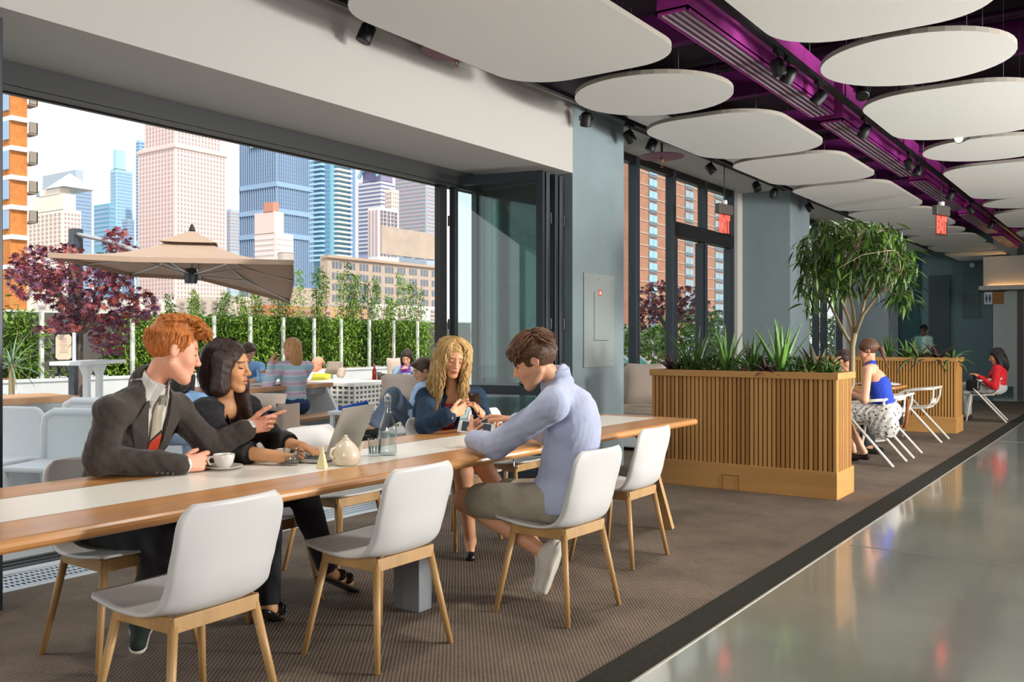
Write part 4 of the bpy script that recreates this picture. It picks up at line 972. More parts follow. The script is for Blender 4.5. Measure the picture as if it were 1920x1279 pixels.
# picnic table with bench (right end panel trapezoid)
pR, pL = at(620, 717, z=.82), at(405, 733, z=.82); mid = (pR+pL)/2; L = (pR-pL).length; ang = math.atan2(pR.y-pL.y, pR.x-pL.x)-R(90)
pt = empty('picnic_table', (mid.x, mid.y, -.02), ang, label='white sided terrace table with a teak top and bench where the woman in stripes sits', cat='table')
TT = Vector((mid.x, mid.y, 0))
MB().box((-.75, -L/2, .79), (.04, L/2, .84)).build('table_top', M_top, pt, bevel=.004)
for y in (-L/2+.1, L/2-.1):
    MB().add([(-1.1, y-.03, 0), (.45, y-.03, 0), (.02, y-.03, .79), (-.72, y-.03, .79), (-1.1, y+.03, 0), (.45, y+.03, 0), (.02, y+.03, .79), (-.72, y+.03, .79)],
             [(0, 1, 2, 3), (4, 7, 6, 5), (0, 4, 5, 1), (1, 5, 6, 2), (2, 6, 7, 3), (3, 7, 4, 0)]).build('end_panel', M_wp, pt)
MB().box((-.70, -L/2+.1, .71), (0, L/2-.1, .79)).build('apron', mat('zinc_grey', '#8d9396', .5, metal=.3), pt)
MB().box((.12, -L/2, .46), (.47, L/2, .50)).build('bench_seat', M_top, pt, bevel=.004); MB().box((.16, -L/2+.06, .40), (.43, L/2-.06, .46)).build('bench_apron', MATS['zinc_grey'], pt)
MB().box((-1.2, -L/2, .46), (-.86, L/2, .50)).build('bench_seat', M_top, pt, bevel=.004)
# wood topped table near left edge
pA = at(150, 742, z=.78); pB = at(-60, 752, z=.78); mid = (pA+pB)/2; L = (pA-pB).length; ang = math.atan2(pA.y-pB.y, pA.x-pB.x)-R(90)
e = empty('terrace_table', (mid.x, mid.y, -.02), ang, label='wood topped white terrace table at the left edge', cat='table')
MB().box((-.75, -L/2, .74), (.0, L/2, .80)).build('table_top', M_top, e, bevel=.004); MB().box((-.70, -L/2+.06, .66), (-.05, L/2-.06, .74)).build('apron', MATS['zinc_grey'], e)
for y in (-L/2+.25, L/2-.18): slab_end(e, y, .8, .6, .66, .07, M_wp).location = (-.37, 0, 0)
# standing bar table with menu board
pc = at(168, 676, d=12.0); e = empty('bar_table', (pc.x, pc.y, -.02), R(-55), label='white standing height table with rounded legs behind the red haired man', cat='table')
hz = pc.z+.02
MB().box((-.66, -.2, hz-.05), (.66, .2, hz)).build('table_top', M_wp, e, bevel=.006); 
for x in (-.28, .08):
    MB().add([(x-.04, -.04, 0), (x+.04, -.04, 0), (x+.04, .04, 0), (x-.04, .04, 0), (x-.04, -.04, hz-.2), (x+.04, -.04, hz-.2), (x+.04, .04, hz-.2), (x-.04, .04, hz-.2), (x-.13, -.06, hz-.05), (x+.13, -.06, hz-.05), (x+.13, .06, hz-.05), (x-.13, .06, hz-.05)],
      [(0, 1, 5, 4), (1, 2, 6, 5), (2, 3, 7, 6), (3, 0, 4, 7), (4, 5, 9, 8), (5, 6, 10, 9), (6, 7, 11, 10), (7, 4, 8, 11), (8, 9, 10, 11), (3, 2, 1, 0)]).build('leg', M_wp, e, bevel=.01)
MB().box((-.5, -.18, 0), (.3, .18, .04)).build('foot_plate', M_wp, e)
pm = at(120, 672, d=11.95); bd = empty('menu_board', (pm.x, pm.y, hz-.02), R(35), label='menu card in a dark stand on the white standing table', cat='menu')
MB().box((-.12, -.01, 0), (.12, .01, .36)).build('board', M_blk, bd)
MB().prism([(-.105, .04), (-.075, .012), (.075, .012), (.105, .04), (.105, .31), (.075, .345), (-.075, .345), (-.105, .31)], 0, .002).build('menu_sheet', mat('menu_paper', '#cfb9a4', .8), bd, loc=(0, -.0105, 0), rot=(R(90), 0, 0))
m = MB(); rnd = random.Random(2)
for k in range(9): w = rnd.uniform(.03, .06); m.box((-w, -.0135, .10+k*.022), (w, -.0127, .106+k*.022))
m.build('menu_lines', mat('menu_ink', '#8a7460', .8), bd)
MB().box((.12, -.02, 0), (.15, .02, .37)).build('stand_edge', M_wp, bd)
# white moulded terrace chairs near the opening at left
def tub_chair(px, d, rz, label, opening=True):
    p = at(px, 700, d=d); e = empty('terrace_chair', (p.x, p.y, -.02), rz, label=label, cat='chair', group='white moulded terrace chairs')
    poly = rrect(-.27, .27, 0, .84, .09, 6)
    if opening:
        # back frame with an opening between legs and seat
        pts = [(-.245, .02, .0), (-.245, .02, .70), (-.23, .02, .78), (-.16, .02, .815), (.16, .02, .815), (.23, .02, .78), (.245, .02, .70), (.245, .02, 0)]
        MB().tube(pts, .035, 8).build('back_frame', M_wp, e, smooth=True)
        MB().box((-.22, 0, .42), (.22, .035, .80)).build('back_panel', M_wp, e, bevel=.01)
        MB().box((-.25, -.46, .42), (.25, .02, .46)).build('seat', M_wp, e, bevel=.015)
        for x in (-.24, .24): MB().box((x-.03, -.46, 0), (x+.03, -.40, .43)).build('front_leg', M_wp, e, bevel=.01)
    else:
        MB().prism(poly, -.02, .03).build('back_slab', M_wp, e, rot=(R(90), 0, 0), bevel=.015)
        MB().box((-.27, -.48, .40), (.27, .0, .46)).build('seat', M_wp, e, bevel=.015); MB().box((-.27, -.48, 0), (.27, -.43, .42)).build('front_slab', M_wp, e, bevel=.01)
    return e
tub_chair(30, 7.2, R(20), 'white solid backed terrace chair at the far left', False)
tub_chair(135, 6.9, R(25), 'white open framed terrace chair left of the red haired man')
tub_chair(168, 8.2, R(200), 'white terrace chair back behind the open framed one')
# woven lounge sofas
M_wov = mat('white_rattan', '#d8d4cc', .7); M_cush = mat('beige_cushion', '#b7a596', .9, bump=(120, .1, (1, 1, 1))); M_cushd = mat('taupe_cushion', '#8b7b6d', .9, bump=(120, .1, (1, 1, 1)))
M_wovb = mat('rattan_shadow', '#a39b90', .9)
def pillow(parent, c, sx_, sy_, sz, rot, m, name='cushion', standalone=None):
    me = MB(); n = 8
    def f(u, v):
        a, b = u*2-1, v*2-1; k = (1-a**4)*(1-b**4); return (a*sx_*(1-.06*(1-abs(b))), b*sy_*(1-.06*(1-abs(a))), k**.5*sz)
    me.grid(f, 10, 10); me.grid(lambda u, v: (lambda q: (q[0], q[1], -q[2]))(f(v, u)), 10, 10)
    return me.build(name, m, parent, smooth=True, loc=c, rot=rot)
def woven(px, py, d, w, dep, h, rz, label):
    p = at(px, py, d=d); e = empty('woven_sofa', (p.x, p.y, -.02), rz, label=label, cat='sofa', group='white woven terrace sofas')
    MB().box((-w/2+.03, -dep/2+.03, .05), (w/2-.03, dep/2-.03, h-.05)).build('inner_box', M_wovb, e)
    m = MB()
    for z in np.arange(.06, h, .065):
        m.box((-w/2, -dep/2, z), (w/2, -dep/2+.02, z+.028)).box((w/2-.02, -dep/2, z), (w/2, dep/2, z+.028)).box((-w/2, -dep/2, z), (-w/2+.02, dep/2, z+.028))
    for x in np.arange(-w/2, w/2, .10): m.box((x, -dep/2-.006, .04), (x+.025, -dep/2+.014, h))
    for y in np.arange(-dep/2, dep/2, .10): m.box((w/2-.014, y, .04), (w/2+.006, y+.025, h)).box((-w/2-.006, y, .04), (-w/2+.014, y+.025, h))
    tag(m.build('rattan_weave', M_wov, e), kind='stuff')
    MB().box((-w/2-.01, -dep/2-.01, h-.03), (w/2+.01, dep/2+.01, h+.03)).build('top_rim', M_wov, e, bevel=.012)
    return e
woven(650, 760, 13.2, .9, .9, .74, R(10), 'white woven sofa side right behind the laptop')
woven(700, 760, 13.9, 1.3, .9, .70, R(-25), 'white woven sofa below the woman with the tablet')
woven(592, 760, 15.0, 1.3, 1.0, .64, R(-10), 'white woven sofa the bald man sits on')
woven(800, 800, 9.8, .95, .9, .36, R(-20), 'low white woven seat under the reclining man')
cu = [(763, 728, 10.3, .32, .17, .11, (R(75), 0, R(25)), M_cush, 'large beige cushion behind the reclining man'),
      (503, 754, 8.8, .19, .09, .09, (R(70), 0, R(20)), M_cush, 'beige cushion right of the dark haired woman'),
      (541, 792, 8.4, .11, .18, .08, (R(80), 0, R(60)), M_cushd, 'taupe cushion behind the pointing hand'),
      (626, 690, 15.5, .14, .12, .09, (R(60), 0, R(30)), M_cushd, 'taupe cushion beside the bald man'),
      (602, 708, 14.6, .17, .06, .07, (R(50), 0, R(20)), mat('lime_cushion', '#b9b542', .9), 'lime green cushion in front of the bald man'),
      (640, 699, 15.2, .08, .09, .06, (R(70), 0, R(-20)), M_cush, 'small beige cushion at the end of the planter wall'),
      (741, 693, 14.8, .14, .2, .1, (R(75), 0, R(70)), M_cush, 'tall beige cushion beside the woman with the tablet'),
      (1212, 720, 11.0, .30, .26, .12, (R(75), 0, R(15)), M_cush, 'beige cushion seen through the window beside the planter'),
      (430, 770, 8.9, .3, .2, .1, (R(60), 0, R(20)), M_cush, 'beige cushion hidden behind the dark haired woman')]
for px, py, d, a, b, c, rt, m, lb in cu:
    o = pillow(None, at(px, py, d=d), a, b, c, rt, m); tag(o, lb, 'cushion', 'loose terrace cushions')
def lounge_base(px, py, d, w, dep, h, rz, label):
    p = at(px, py, d=d); e = empty('lounge_base', (p.x, p.y, -.02), rz, label=label, cat='lounge seat', group='white low lounge seats')
    MB().box((-w/2, -dep/2, .06), (w/2, dep/2, h)).build('base_box', M_wp, e, bevel=.02); MB().box((-w/2+.03, -dep/2+.03, h), (w/2-.03, dep/2-.03, h+.1)).build('seat_pad', M_cush, e, bevel=.03)
    for x in (-w/2+.06, w/2-.06):
        for y in (-dep/2+.06, dep/2-.06): MB().box((x-.03, y-.03, 0), (x+.03, y+.03, .06)).build('foot', M_wp, e)
    return e
lounge_base(505, 800, 9.2, .8, .7, .38, R(15), 'white lounge seat with a beige pad behind the dark haired woman')
lounge_base(1213, 760, 11.3, .9, .8, .46, R(0), 'beige lounge seat seen through the window beside the planter')
lounge_base(740, 760, 15.0, 1.0, .8, .3, R(0), 'lounge seat under the woman with the tablet')
p = at(660, 764, d=9.6); tag(MB().tube([at(636, 770, d=9.6)-p, at(662, 763, d=9.6)-p, at(690, 757, d=9.6)-p], .035, 10).build('blue_roll', mat('royal_blue_cloth', '#2a52a8', .85), smooth=True, loc=p), 'rolled royal blue towel behind the laptop screen', 'towel')
for i, (px, d, lb) in enumerate(((590, 8.3, 'small white cube table behind the pointing hand'), (662, 9.6, 'white side table with the blue towel behind the laptop'))):
    p = at(px, 790, d=d); e = empty('side_table', (p.x, p.y, -.02), R(20), label=lb, cat='side table', group='small white side tables'); hh = .42 if i == 0 else at(662, 763, d=9.6).z-.035+.02; MB().box((-.2, -.2, hh-.04), (.2, .2, hh)).build('table_top', M_wp, e, bevel=.008)
    for x in (-.16, .16):
        for y in (-.16, .16): MB().box((x-.02, y-.02, 0), (x+.02, y+.02, hh-.04)).build('leg', M_wp, e)
# low table with bottle and glass in front of the far sofa
p = at(712, 712, d=14.2); e = empty('low_table', (p.x, p.y, -.02), R(10), label='low wood table between the far sofas', cat='table'); hz = p.z+.02
MB().box((-.35, -.3, hz-.04), (.35, .3, hz)).build('table_top', M_top, e)
for x in (-.3, .3):
    for y in (-.25, .25): MB().box((x-.025, y-.025, 0), (x+.025, y+.025, hz-.04)).build('leg', M_wp, e)
q = at(702, 712, d=14.15); q.z = hz-.02
tag(MB().lathe([(0, 0), (.035, 0), (.035, .14), (.014, .19), (.014, .25), (0, .25)], n=14).build('red_bottle', mat('red_glass_bottle', '#6e1c17', .15), smooth=True, loc=q), 'small red bottle on the low terrace table', 'bottle')
q = at(711, 712, d=14.15); q.z = hz-.02
tag(MB().lathe([(0, 0), (.03, 0), (.035, .12), (.032, .12), (.028, .01), (0, .01)], n=14).build('dark_glass', mat('dark_drink', '#3c3634', .2), smooth=True, loc=q), 'dark drink glass beside the red bottle', 'glass')
q = at(487, 716, d=11.3)
tag(MB().lathe([(0, 0), (.03, 0), (.035, .15), (.033, .15), (.028, .01), (0, .01)], n=14).build('tall_glass', M_gl, smooth=True, loc=(q.x, q.y, .825)), 'tall clear glass on the picnic table', 'glass')
q = at(500, 722, z=.825); tag(MB().box((-.15, -.1, 0), (.15, .1, .012)).build('newspaper', mat('newsprint', '#d6d6d4', .8), loc=(q.x, q.y, .8255), rot=(0, 0, R(30))), 'open newspaper on the picnic table', 'newspaper')
# teal striped deck loungers outside the tall windows
M_tl = bpy.data.materials.new('teal_stripes'); M_tl.use_nodes = True; t = M_tl.node_tree; pb = t.nodes['Principled BSDF']; pb.inputs['Roughness'].default_value = .8
w_ = t.nodes.new('ShaderNodeTexWave'); w_.inputs['Scale'].default_value = 3.0; w_.bands_direction = 'X'; tcn = t.nodes.new('ShaderNodeTexCoord'); t.links.new(tcn.outputs['Object'], w_.inputs['Vector'])
cr = t.nodes.new('ShaderNodeValToRGB'); cr.color_ramp.interpolation = 'CONSTANT'; cr.color_ramp.elements[0].color = (*lin('#3fb3a6'), 1); cr.color_ramp.elements[1].position = .55; cr.color_ramp.elements[1].color = (*lin('#c8e3dd'), 1)
t.links.new(w_.outputs['Fac'], cr.inputs[0]); t.links.new(cr.outputs[0], pb.inputs['Base Color'])
for i, (px, d, lb) in enumerate(((1210, 15.0, 'teal striped deck chair nearest the pillar, seen through the window'), (1237, 15.3, 'teal striped deck chair right of the other through the window'))):
    p = at(px, 700, d=d); e = empty('deck_chair', (p.x, p.y, -.02), R(-35), label=lb, cat='deck chair', group='teal striped deck chairs')
    MB().grid(lambda u, v: ((v-.5)*.6, .5-u*1.0, .35-.12*math.sin(u*3.14)+u*.72), 10, 6).build('sling', M_tl, e, smooth=True, solid=.006)
    for s_ in (-1, 1):
        MB().tube([(s_*.32, .55, .3), (s_*.32, -.55, 1.1)], .018, 6).build('side_rail', M_wp, e); MB().tube([(s_*.33, .5, 0), (s_*.33, -.25, .95)], .018, 6).build('leg', M_wp, e); MB().tube([(s_*.33, -.5, 0), (s_*.33, .2, .55)], .018, 6).build('leg', M_wp, e)
# =================================================================== the city beyond the terrace (true distances, 85 m and more)
def pmat(n, c, r=.8, **k): return mat(n, c, r, **k)
def win_grid(mb, o, du, n, width, z0, z1, cols, rows, fw, fh, mx=.03, proud=.12):
    o = Vector(o); du = Vector(du); n = Vector(n); up = Vector((0, 0, 1))
    cw = width*(1-2*mx)/cols; rh = (z1-z0)/rows
    for i in range(cols):
        for j in range(rows):
            c = o+du*(width*mx+cw*(i+.5)); c.z = z0+rh*(j+.5)
            a = du*(cw*fw/2); b = up*(rh*fh/2)
            p = [c-a-b, c+a-b, c+a+b, c-a+b]
            q = [v+n*proud for v in p]
            mb.add(p+q, [(4, 5, 6, 7), (0, 1, 5, 4), (1, 2, 6, 5), (2, 3, 7, 6), (3, 0, 4, 7)])
class Tower:
    def __init__(s, name, xl, xc, xr, ytop, d, m, label, zb=-45, group='towers of the skyline'):
        C = at(xc, 637, d=d); s.C = C; s.x0 = at(xl, 637, Y=C.y).x; s.y1 = at(xr, 637, X=C.x).y
        s.zt = at(xc, ytop, d=d).z; s.e = empty(name, (C.x, C.y, zb), label=label, cat='building', group=group); s.zb = zb; s.d = d
        s.w = C.x-s.x0; s.l = s.y1-C.y
        MB().box((-s.w, 0, 0), (0, s.l, s.zt-zb)).build('tower_body', m, s.e)
    def z(s, py): return at(960, py, d=s.d).z
    def yz(s, py): return s.z(py)-s.zb
    def block(s, xl, xc, xr, y0, y1, m, name='tower_block', inset=0):
        """a further volume of the same tower, corner seen at xc"""
        C = at(xc, 637, Y=s.C.y+inset) if xc is not None else s.C
        x0 = at(xl, 637, Y=C.y).x; yy = at(xr, 637, X=C.x).y
        return MB().box((x0-s.C.x, C.y-s.C.y, s.yz(y1)), (C.x-s.C.x, yy-s.C.y, s.yz(y0))).build(name, m, s.e)
    def grid(s, py0, py1, cl, cr, rows, fw, fh, m, name='window_panes', proud=.15, mx=.03):
        mb = MB(); z0, z1 = s.yz(py1), s.yz(py0)
        if cl: win_grid(mb, (-s.w, 0, 0), (1, 0, 0), (0, -1, 0), s.w, z0, z1, cl, rows, fw, fh, mx, proud)
        if cr: win_grid(mb, (0, 0, 0), (0, 1, 0), (1, 0, 0), s.l, z0, z1, cr, rows, fw, fh, mx, proud)
        return tag(mb.build(name, m, s.e), kind='stuff')
P_win = pmat('hazy_window', '#b39c9d', .3); P_win_b = pmat('hazy_blue_window', '#90acc9', .25)  # skyline colours kept pale: distance haze is put into the base colours
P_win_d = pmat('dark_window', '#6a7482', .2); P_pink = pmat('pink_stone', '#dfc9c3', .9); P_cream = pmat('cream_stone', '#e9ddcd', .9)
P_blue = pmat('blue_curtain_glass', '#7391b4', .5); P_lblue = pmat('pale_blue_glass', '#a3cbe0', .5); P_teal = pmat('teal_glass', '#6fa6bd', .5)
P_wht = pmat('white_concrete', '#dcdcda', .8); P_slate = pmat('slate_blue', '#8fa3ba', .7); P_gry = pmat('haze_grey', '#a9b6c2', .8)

# orange brick apartment block at the far left, with balconies
brick = mat('orange_brick', '#c07a40', .85, noise=(2, .14, (1, 1, 1)))
T = Tower('brick_apartment_block', -60, 19, 51, 166, 85, brick, 'orange brick apartment block with balconies at the left edge')
for y in (168, 221, 277, 332, 388, 444, 500):
    MB().box((-6, -.05, T.yz(y)-.22), (.3, T.l+.05, T.yz(y)+.22)).build('floor_band', P_wht, T.e)
for y0, y1 in ((172, 214), (226, 269), (282, 325), (338, 381), (394, 437)):
    MB().box((-1.2, -.16, T.yz(y1-8)), (-.15, -.02, T.yz(y0))).build('window_pane', P_win_b, T.e)
    b = MB().box((-1.0, T.l, T.yz(y1-24)-.1), (.5, T.l+.75, T.yz(y1-24)+.05)).box((.35, T.l, T.yz(y1-24)), (.5, T.l+.75, T.yz(y1-24)+1.1)).box((-1.0, T.l+.65, T.yz(y1-24)), (.5, T.l+.75, T.yz(y1-24)+1.1)).build('balcony', pmat('balcony_grey', '#8d8478', .8), T.e)
# cream hotel with stepped top and its glass pyramid neighbour
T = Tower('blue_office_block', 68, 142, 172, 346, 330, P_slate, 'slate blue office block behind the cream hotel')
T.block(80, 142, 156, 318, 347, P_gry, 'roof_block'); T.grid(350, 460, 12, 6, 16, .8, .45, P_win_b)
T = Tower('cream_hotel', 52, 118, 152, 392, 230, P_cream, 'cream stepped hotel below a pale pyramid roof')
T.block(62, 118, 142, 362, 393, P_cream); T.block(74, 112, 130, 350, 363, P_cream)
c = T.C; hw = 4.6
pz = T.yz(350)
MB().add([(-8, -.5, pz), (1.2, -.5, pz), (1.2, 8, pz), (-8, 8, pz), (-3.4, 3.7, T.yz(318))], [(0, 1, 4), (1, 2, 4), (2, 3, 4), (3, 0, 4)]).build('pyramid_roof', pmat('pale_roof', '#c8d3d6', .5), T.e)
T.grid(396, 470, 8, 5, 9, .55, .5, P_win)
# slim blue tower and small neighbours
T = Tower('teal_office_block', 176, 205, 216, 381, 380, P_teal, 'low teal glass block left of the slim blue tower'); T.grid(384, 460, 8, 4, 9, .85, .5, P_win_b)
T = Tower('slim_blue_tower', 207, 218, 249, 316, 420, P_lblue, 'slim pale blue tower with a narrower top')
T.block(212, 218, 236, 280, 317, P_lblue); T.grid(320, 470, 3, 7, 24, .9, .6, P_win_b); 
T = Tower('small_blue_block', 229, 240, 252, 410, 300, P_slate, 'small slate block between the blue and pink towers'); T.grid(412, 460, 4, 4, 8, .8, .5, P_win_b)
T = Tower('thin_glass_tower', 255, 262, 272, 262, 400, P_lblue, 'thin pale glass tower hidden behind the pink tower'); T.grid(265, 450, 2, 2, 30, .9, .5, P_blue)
# the pink stone tower
T = Tower('pink_stone_tower', 259, 328, 425, 268, 250, P_pink, 'tall pink stone tower with many small windows', )
T.grid(276, 560, 11, 15, 34, .42, .55, P_win, proud=.1)
u = T.block(271, 329, 416, 150, 269, P_pink, 'upper_block', .6)
mb = MB(); Cx = at(329, 637, Y=T.C.y+.6).x-T.C.x; x0 = at(271, 637, Y=T.C.y+.6).x-T.C.x; yy = at(416, 637, X=Cx+T.C.x).y-T.C.y
win_grid(mb, (x0, .6, 0), (1, 0, 0), (0, -1, 0), Cx-x0, T.yz(266), T.yz(160), 9, 13, .45, .6, .04, .1)
win_grid(mb, (Cx, .6, 0), (0, 1, 0), (1, 0, 0), yy-.6, T.yz(266), T.yz(160), 13, 13, .45, .6, .04, .1)
tag(mb.build('upper_windows', P_win, T.e), kind='stuff')
MB().box((-T.w-.3, -.3, T.yz(276)), (.3, T.l+.3, T.yz(272))).build('cornice', pmat('pale_cornice', '#d6c2ba', .9), T.e)
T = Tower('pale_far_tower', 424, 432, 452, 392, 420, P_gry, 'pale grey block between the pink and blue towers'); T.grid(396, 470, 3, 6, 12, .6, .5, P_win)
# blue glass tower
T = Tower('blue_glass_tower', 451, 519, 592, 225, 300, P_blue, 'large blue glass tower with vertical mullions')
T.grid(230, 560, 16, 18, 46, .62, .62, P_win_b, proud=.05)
mb = MB()
for i in range(17): mb.box((-T.w*i/16-.12, -.5, 0), (-T.w*i/16+.12, 0, T.zt-T.zb))
for i in range(19): mb.box((0, T.l*i/18-.12, 0), (.5, T.l*i/18+.12, T.zt-T.zb))
tag(mb.build('mullions', P_slate, T.e), kind='stuff')
MB().box((-T.w+6, -.8, T.yz(270)), (-1.5, -.5, T.yz(248))).build('sign_panel', P_wht, T.e)
for yy in (345, 395, 440): MB().box((-T.w-.2, -.6, T.yz(yy)-.8), (.6, T.l, T.yz(yy)+.8)).build('mechanical_band', pmat('band_blue', '#8fadca', .5), T.e)
# pink stepped apartment block in front of it
T = Tower('pink_stepped_block', 477, 516, 550, 436, 190, P_pink, 'pink stepped apartment block in front of the blue tower')
T.block(477, 514, 532, 396, 437, P_pink); T.block(494, 512, 523, 378, 397, pmat('salmon_stone', '#c58a74', .9))
T.grid(440, 560, 9, 7, 12, .45, .45, P_wht); 
# teal balcony tower
T = Tower('balcony_tower', 588, 620, 664, 270, 240, P_teal, 'teal glass tower with rows of white balconies')
for i in range(22):
    z = T.yz(300+i*9)
    b = MB().box((-T.w-.3, -1.3, z), (-T.w*.32, 0, z+.5)).build('balcony_slab', P_lblue, T.e)
    MB().box((0, T.l*.12, z), (1.6, T.l*.74, z+.45)).build('balcony_slab', P_wht, T.e)
T.grid(290, 500, 5, 0, 24, .8, .55, P_blue, proud=.08)
MB().box((-.1, T.l*.78, 0), (.5, T.l, T.yz(292))).build('stair_core', P_blue, T.e)
# purple striped tower, white pier block, glass tower
T = Tower('striped_tower', 672, 714, 742, 338, 330, pmat('mauve_stone', '#a9a8c6', .8), 'mauve tower with white horizontal stripes and an arched top')
for i in range(18): MB().box((-T.w-.2, -.4, T.yz(344+i*7.4)), (.4, T.l+.2, T.yz(341+i*7.4))).build('stripe', P_wht, T.e)
T.block(680, 714, 736, 318, 339, pmat('mauve_dark', '#8a82a0', .8)); 
MB().tube([(-T.w*.5-5, -.6, T.yz(330)), (-T.w*.5-3.5, -.6, T.yz(318)), (-T.w*.5, -.6, T.yz(312)), (-T.w*.5+3.5, -.6, T.yz(318)), (-T.w*.5+5, -.6, T.yz(330))], .8, 6).build('roof_arch', P_lblue, T.e)
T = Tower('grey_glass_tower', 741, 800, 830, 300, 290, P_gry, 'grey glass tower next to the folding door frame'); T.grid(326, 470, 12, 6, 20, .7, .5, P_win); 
T = Tower('white_pier_block', 690, 710, 746, 388, 220, P_wht, 'white block with narrow piers above the tan office building'); T.grid(392, 480, 3, 8, 1, .45, .97, P_win); T.grid(392, 480, 0, 5, 12, .5, .5, P_win_d, 'small_windows', .3)
T = Tower('stone_mid_tower', 722, 735, 748, 355, 260, P_cream, 'narrow cream tower between the striped and glass towers'); T.grid(358, 430, 3, 3, 9, .5, .5, P_win)
# tan office building with grouped windows
P_tan = pmat('tan_brick', '#b5a496', .9, noise=(.5, .08, (1, 1, 1)))
T = Tower('tan_office_building', 600, 614, 830, 480, 150, P_tan, 'long tan office building with grouped windows and roof planting')
T.block(714, 716, 830, 432, 482, P_tan, 'roof_block', 1)
for r in range(5):
    for k in range(9):
        a = .035+k*.107
        for j in range(3):
            y0 = T.l*(a+j*.026); z1 = T.yz(489+r*21)
            MB().box((-.2, y0, z1-1.15), (.04, y0+T.l*.019, z1)).build('window_pane', P_win_d, T.e)
for k in range(4):
    for j in range(2):
        y0 = T.l*(.55+.11*k+j*.03); MB().box((-1.0, y0, T.yz(466)), (.1, y0+T.l*.02, T.yz(448))).build('window_pane', P_win_d, T.e)
MB().box((-1, -.2, T.yz(483)), (.4, T.l, T.yz(478))).build('parapet', pmat('parapet_tan', '#b9a28e', .9), T.e)
# water tower on a roof
p = at(536, 505, d=140); wt = empty('water_tower', (p.x, p.y, -45), label='wooden rooftop water tower with a conical cap', cat='water tower')
MB().lathe([(1.25, p.z+45), (1.25, p.z+47.5)], n=24).build('tank', wood('grey_staves', '#b8aea6', 2), wt)
MB().lathe([(1.35, p.z+47.5), (0, p.z+48.5)], n=24).build('conical_cap', pmat('cap_grey', '#cfc9c2', .7), wt)
for a in range(4): MB().tube([(math.cos(a*1.57+.6), math.sin(a*1.57+.6), p.z+42), (math.cos(a*1.57+.6), math.sin(a*1.57+.6), p.z+45)], .12, 6).build('leg', P_win_d, wt)
MB().box((-4, -4, 0), (4, 4, p.z+42)).build('roof_below', P_tan, wt)
# low buildings glimpsed through the bamboo
for i, (xl, xc, xr, yt, c, lb) in enumerate(((60, 240, 330, 560, '#d8d2c6', 'low white building behind the maple'), (330, 440, 470, 556, '#cfc4b2', 'low cream building behind the bamboo under the parasol'),
        (470, 500, 560, 572, '#b9774e', 'low orange brick building behind the bamboo'), (560, 600, 690, 575, '#c79d7a', 'low tan roofs behind the bamboo'), (690, 700, 830, 570, '#e2ddd4', 'low white rooftops behind the bamboo at right'))):
    T = Tower('low_building', xl, xc, xr, yt, 70+6*i, pmat('low_%d' % i, c, .9), lb, group='low buildings behind the bamboo')
    T.grid(yt+4, yt+30, 5, 4, 3, .4, .45, P_win)
# brick apartment tower seen through the tall windows
T = Tower('red_brick_tower', 1120, 1198, 1420, 120, 62, mat('rose_brick', '#b4806a', .85, noise=(2, .12, (1, 1, 1))), 'red brick apartment tower seen through the tall windows')  # brick lightened, haze mixed into its base colour
n = 0
for r in range(16):
    zt = T.yz(305+r*23)
    MB().box((-.1, 0, zt+.27), (.04, T.l, zt+.33)).build('floor_band', pmat('pink_band', '#cdb5a8', .8), T.e)
    for xx in (1216, 1284, 1340):
        y0 = at(xx, 637, X=T.C.x).y-T.C.y; y1 = at(xx+15, 637, X=T.C.x).y-T.C.y; ym = (y0+y1)/2
        f = MB().box((-.1, y0, zt-.72), (.05, y1, zt)).build('window', P_win_d, T.e)
        for q0, q1 in ((y0+.02, ym-.03), (ym+.03, y1-.02)): MB().box((.05, q0, zt-.5), (.07, q1, zt-.03)).build('pane', pmat('far_pane', '#9fb3c0', .3) if n % 3 else P_lblue, f)
        n += 1
T2 = Tower('blue_strip_tower', 1225, 1238, 1275, 100, 90, P_lblue, 'pale blue strip of a tower beside the red brick one')
# ground far below
tag(MB().box((-900, -300, -46), (300, 1400, -45)).build('city_ground', pmat('city_ground', '#8f8f8c', .9)), 'distant street level below the terrace', 'ground', kind='structure')
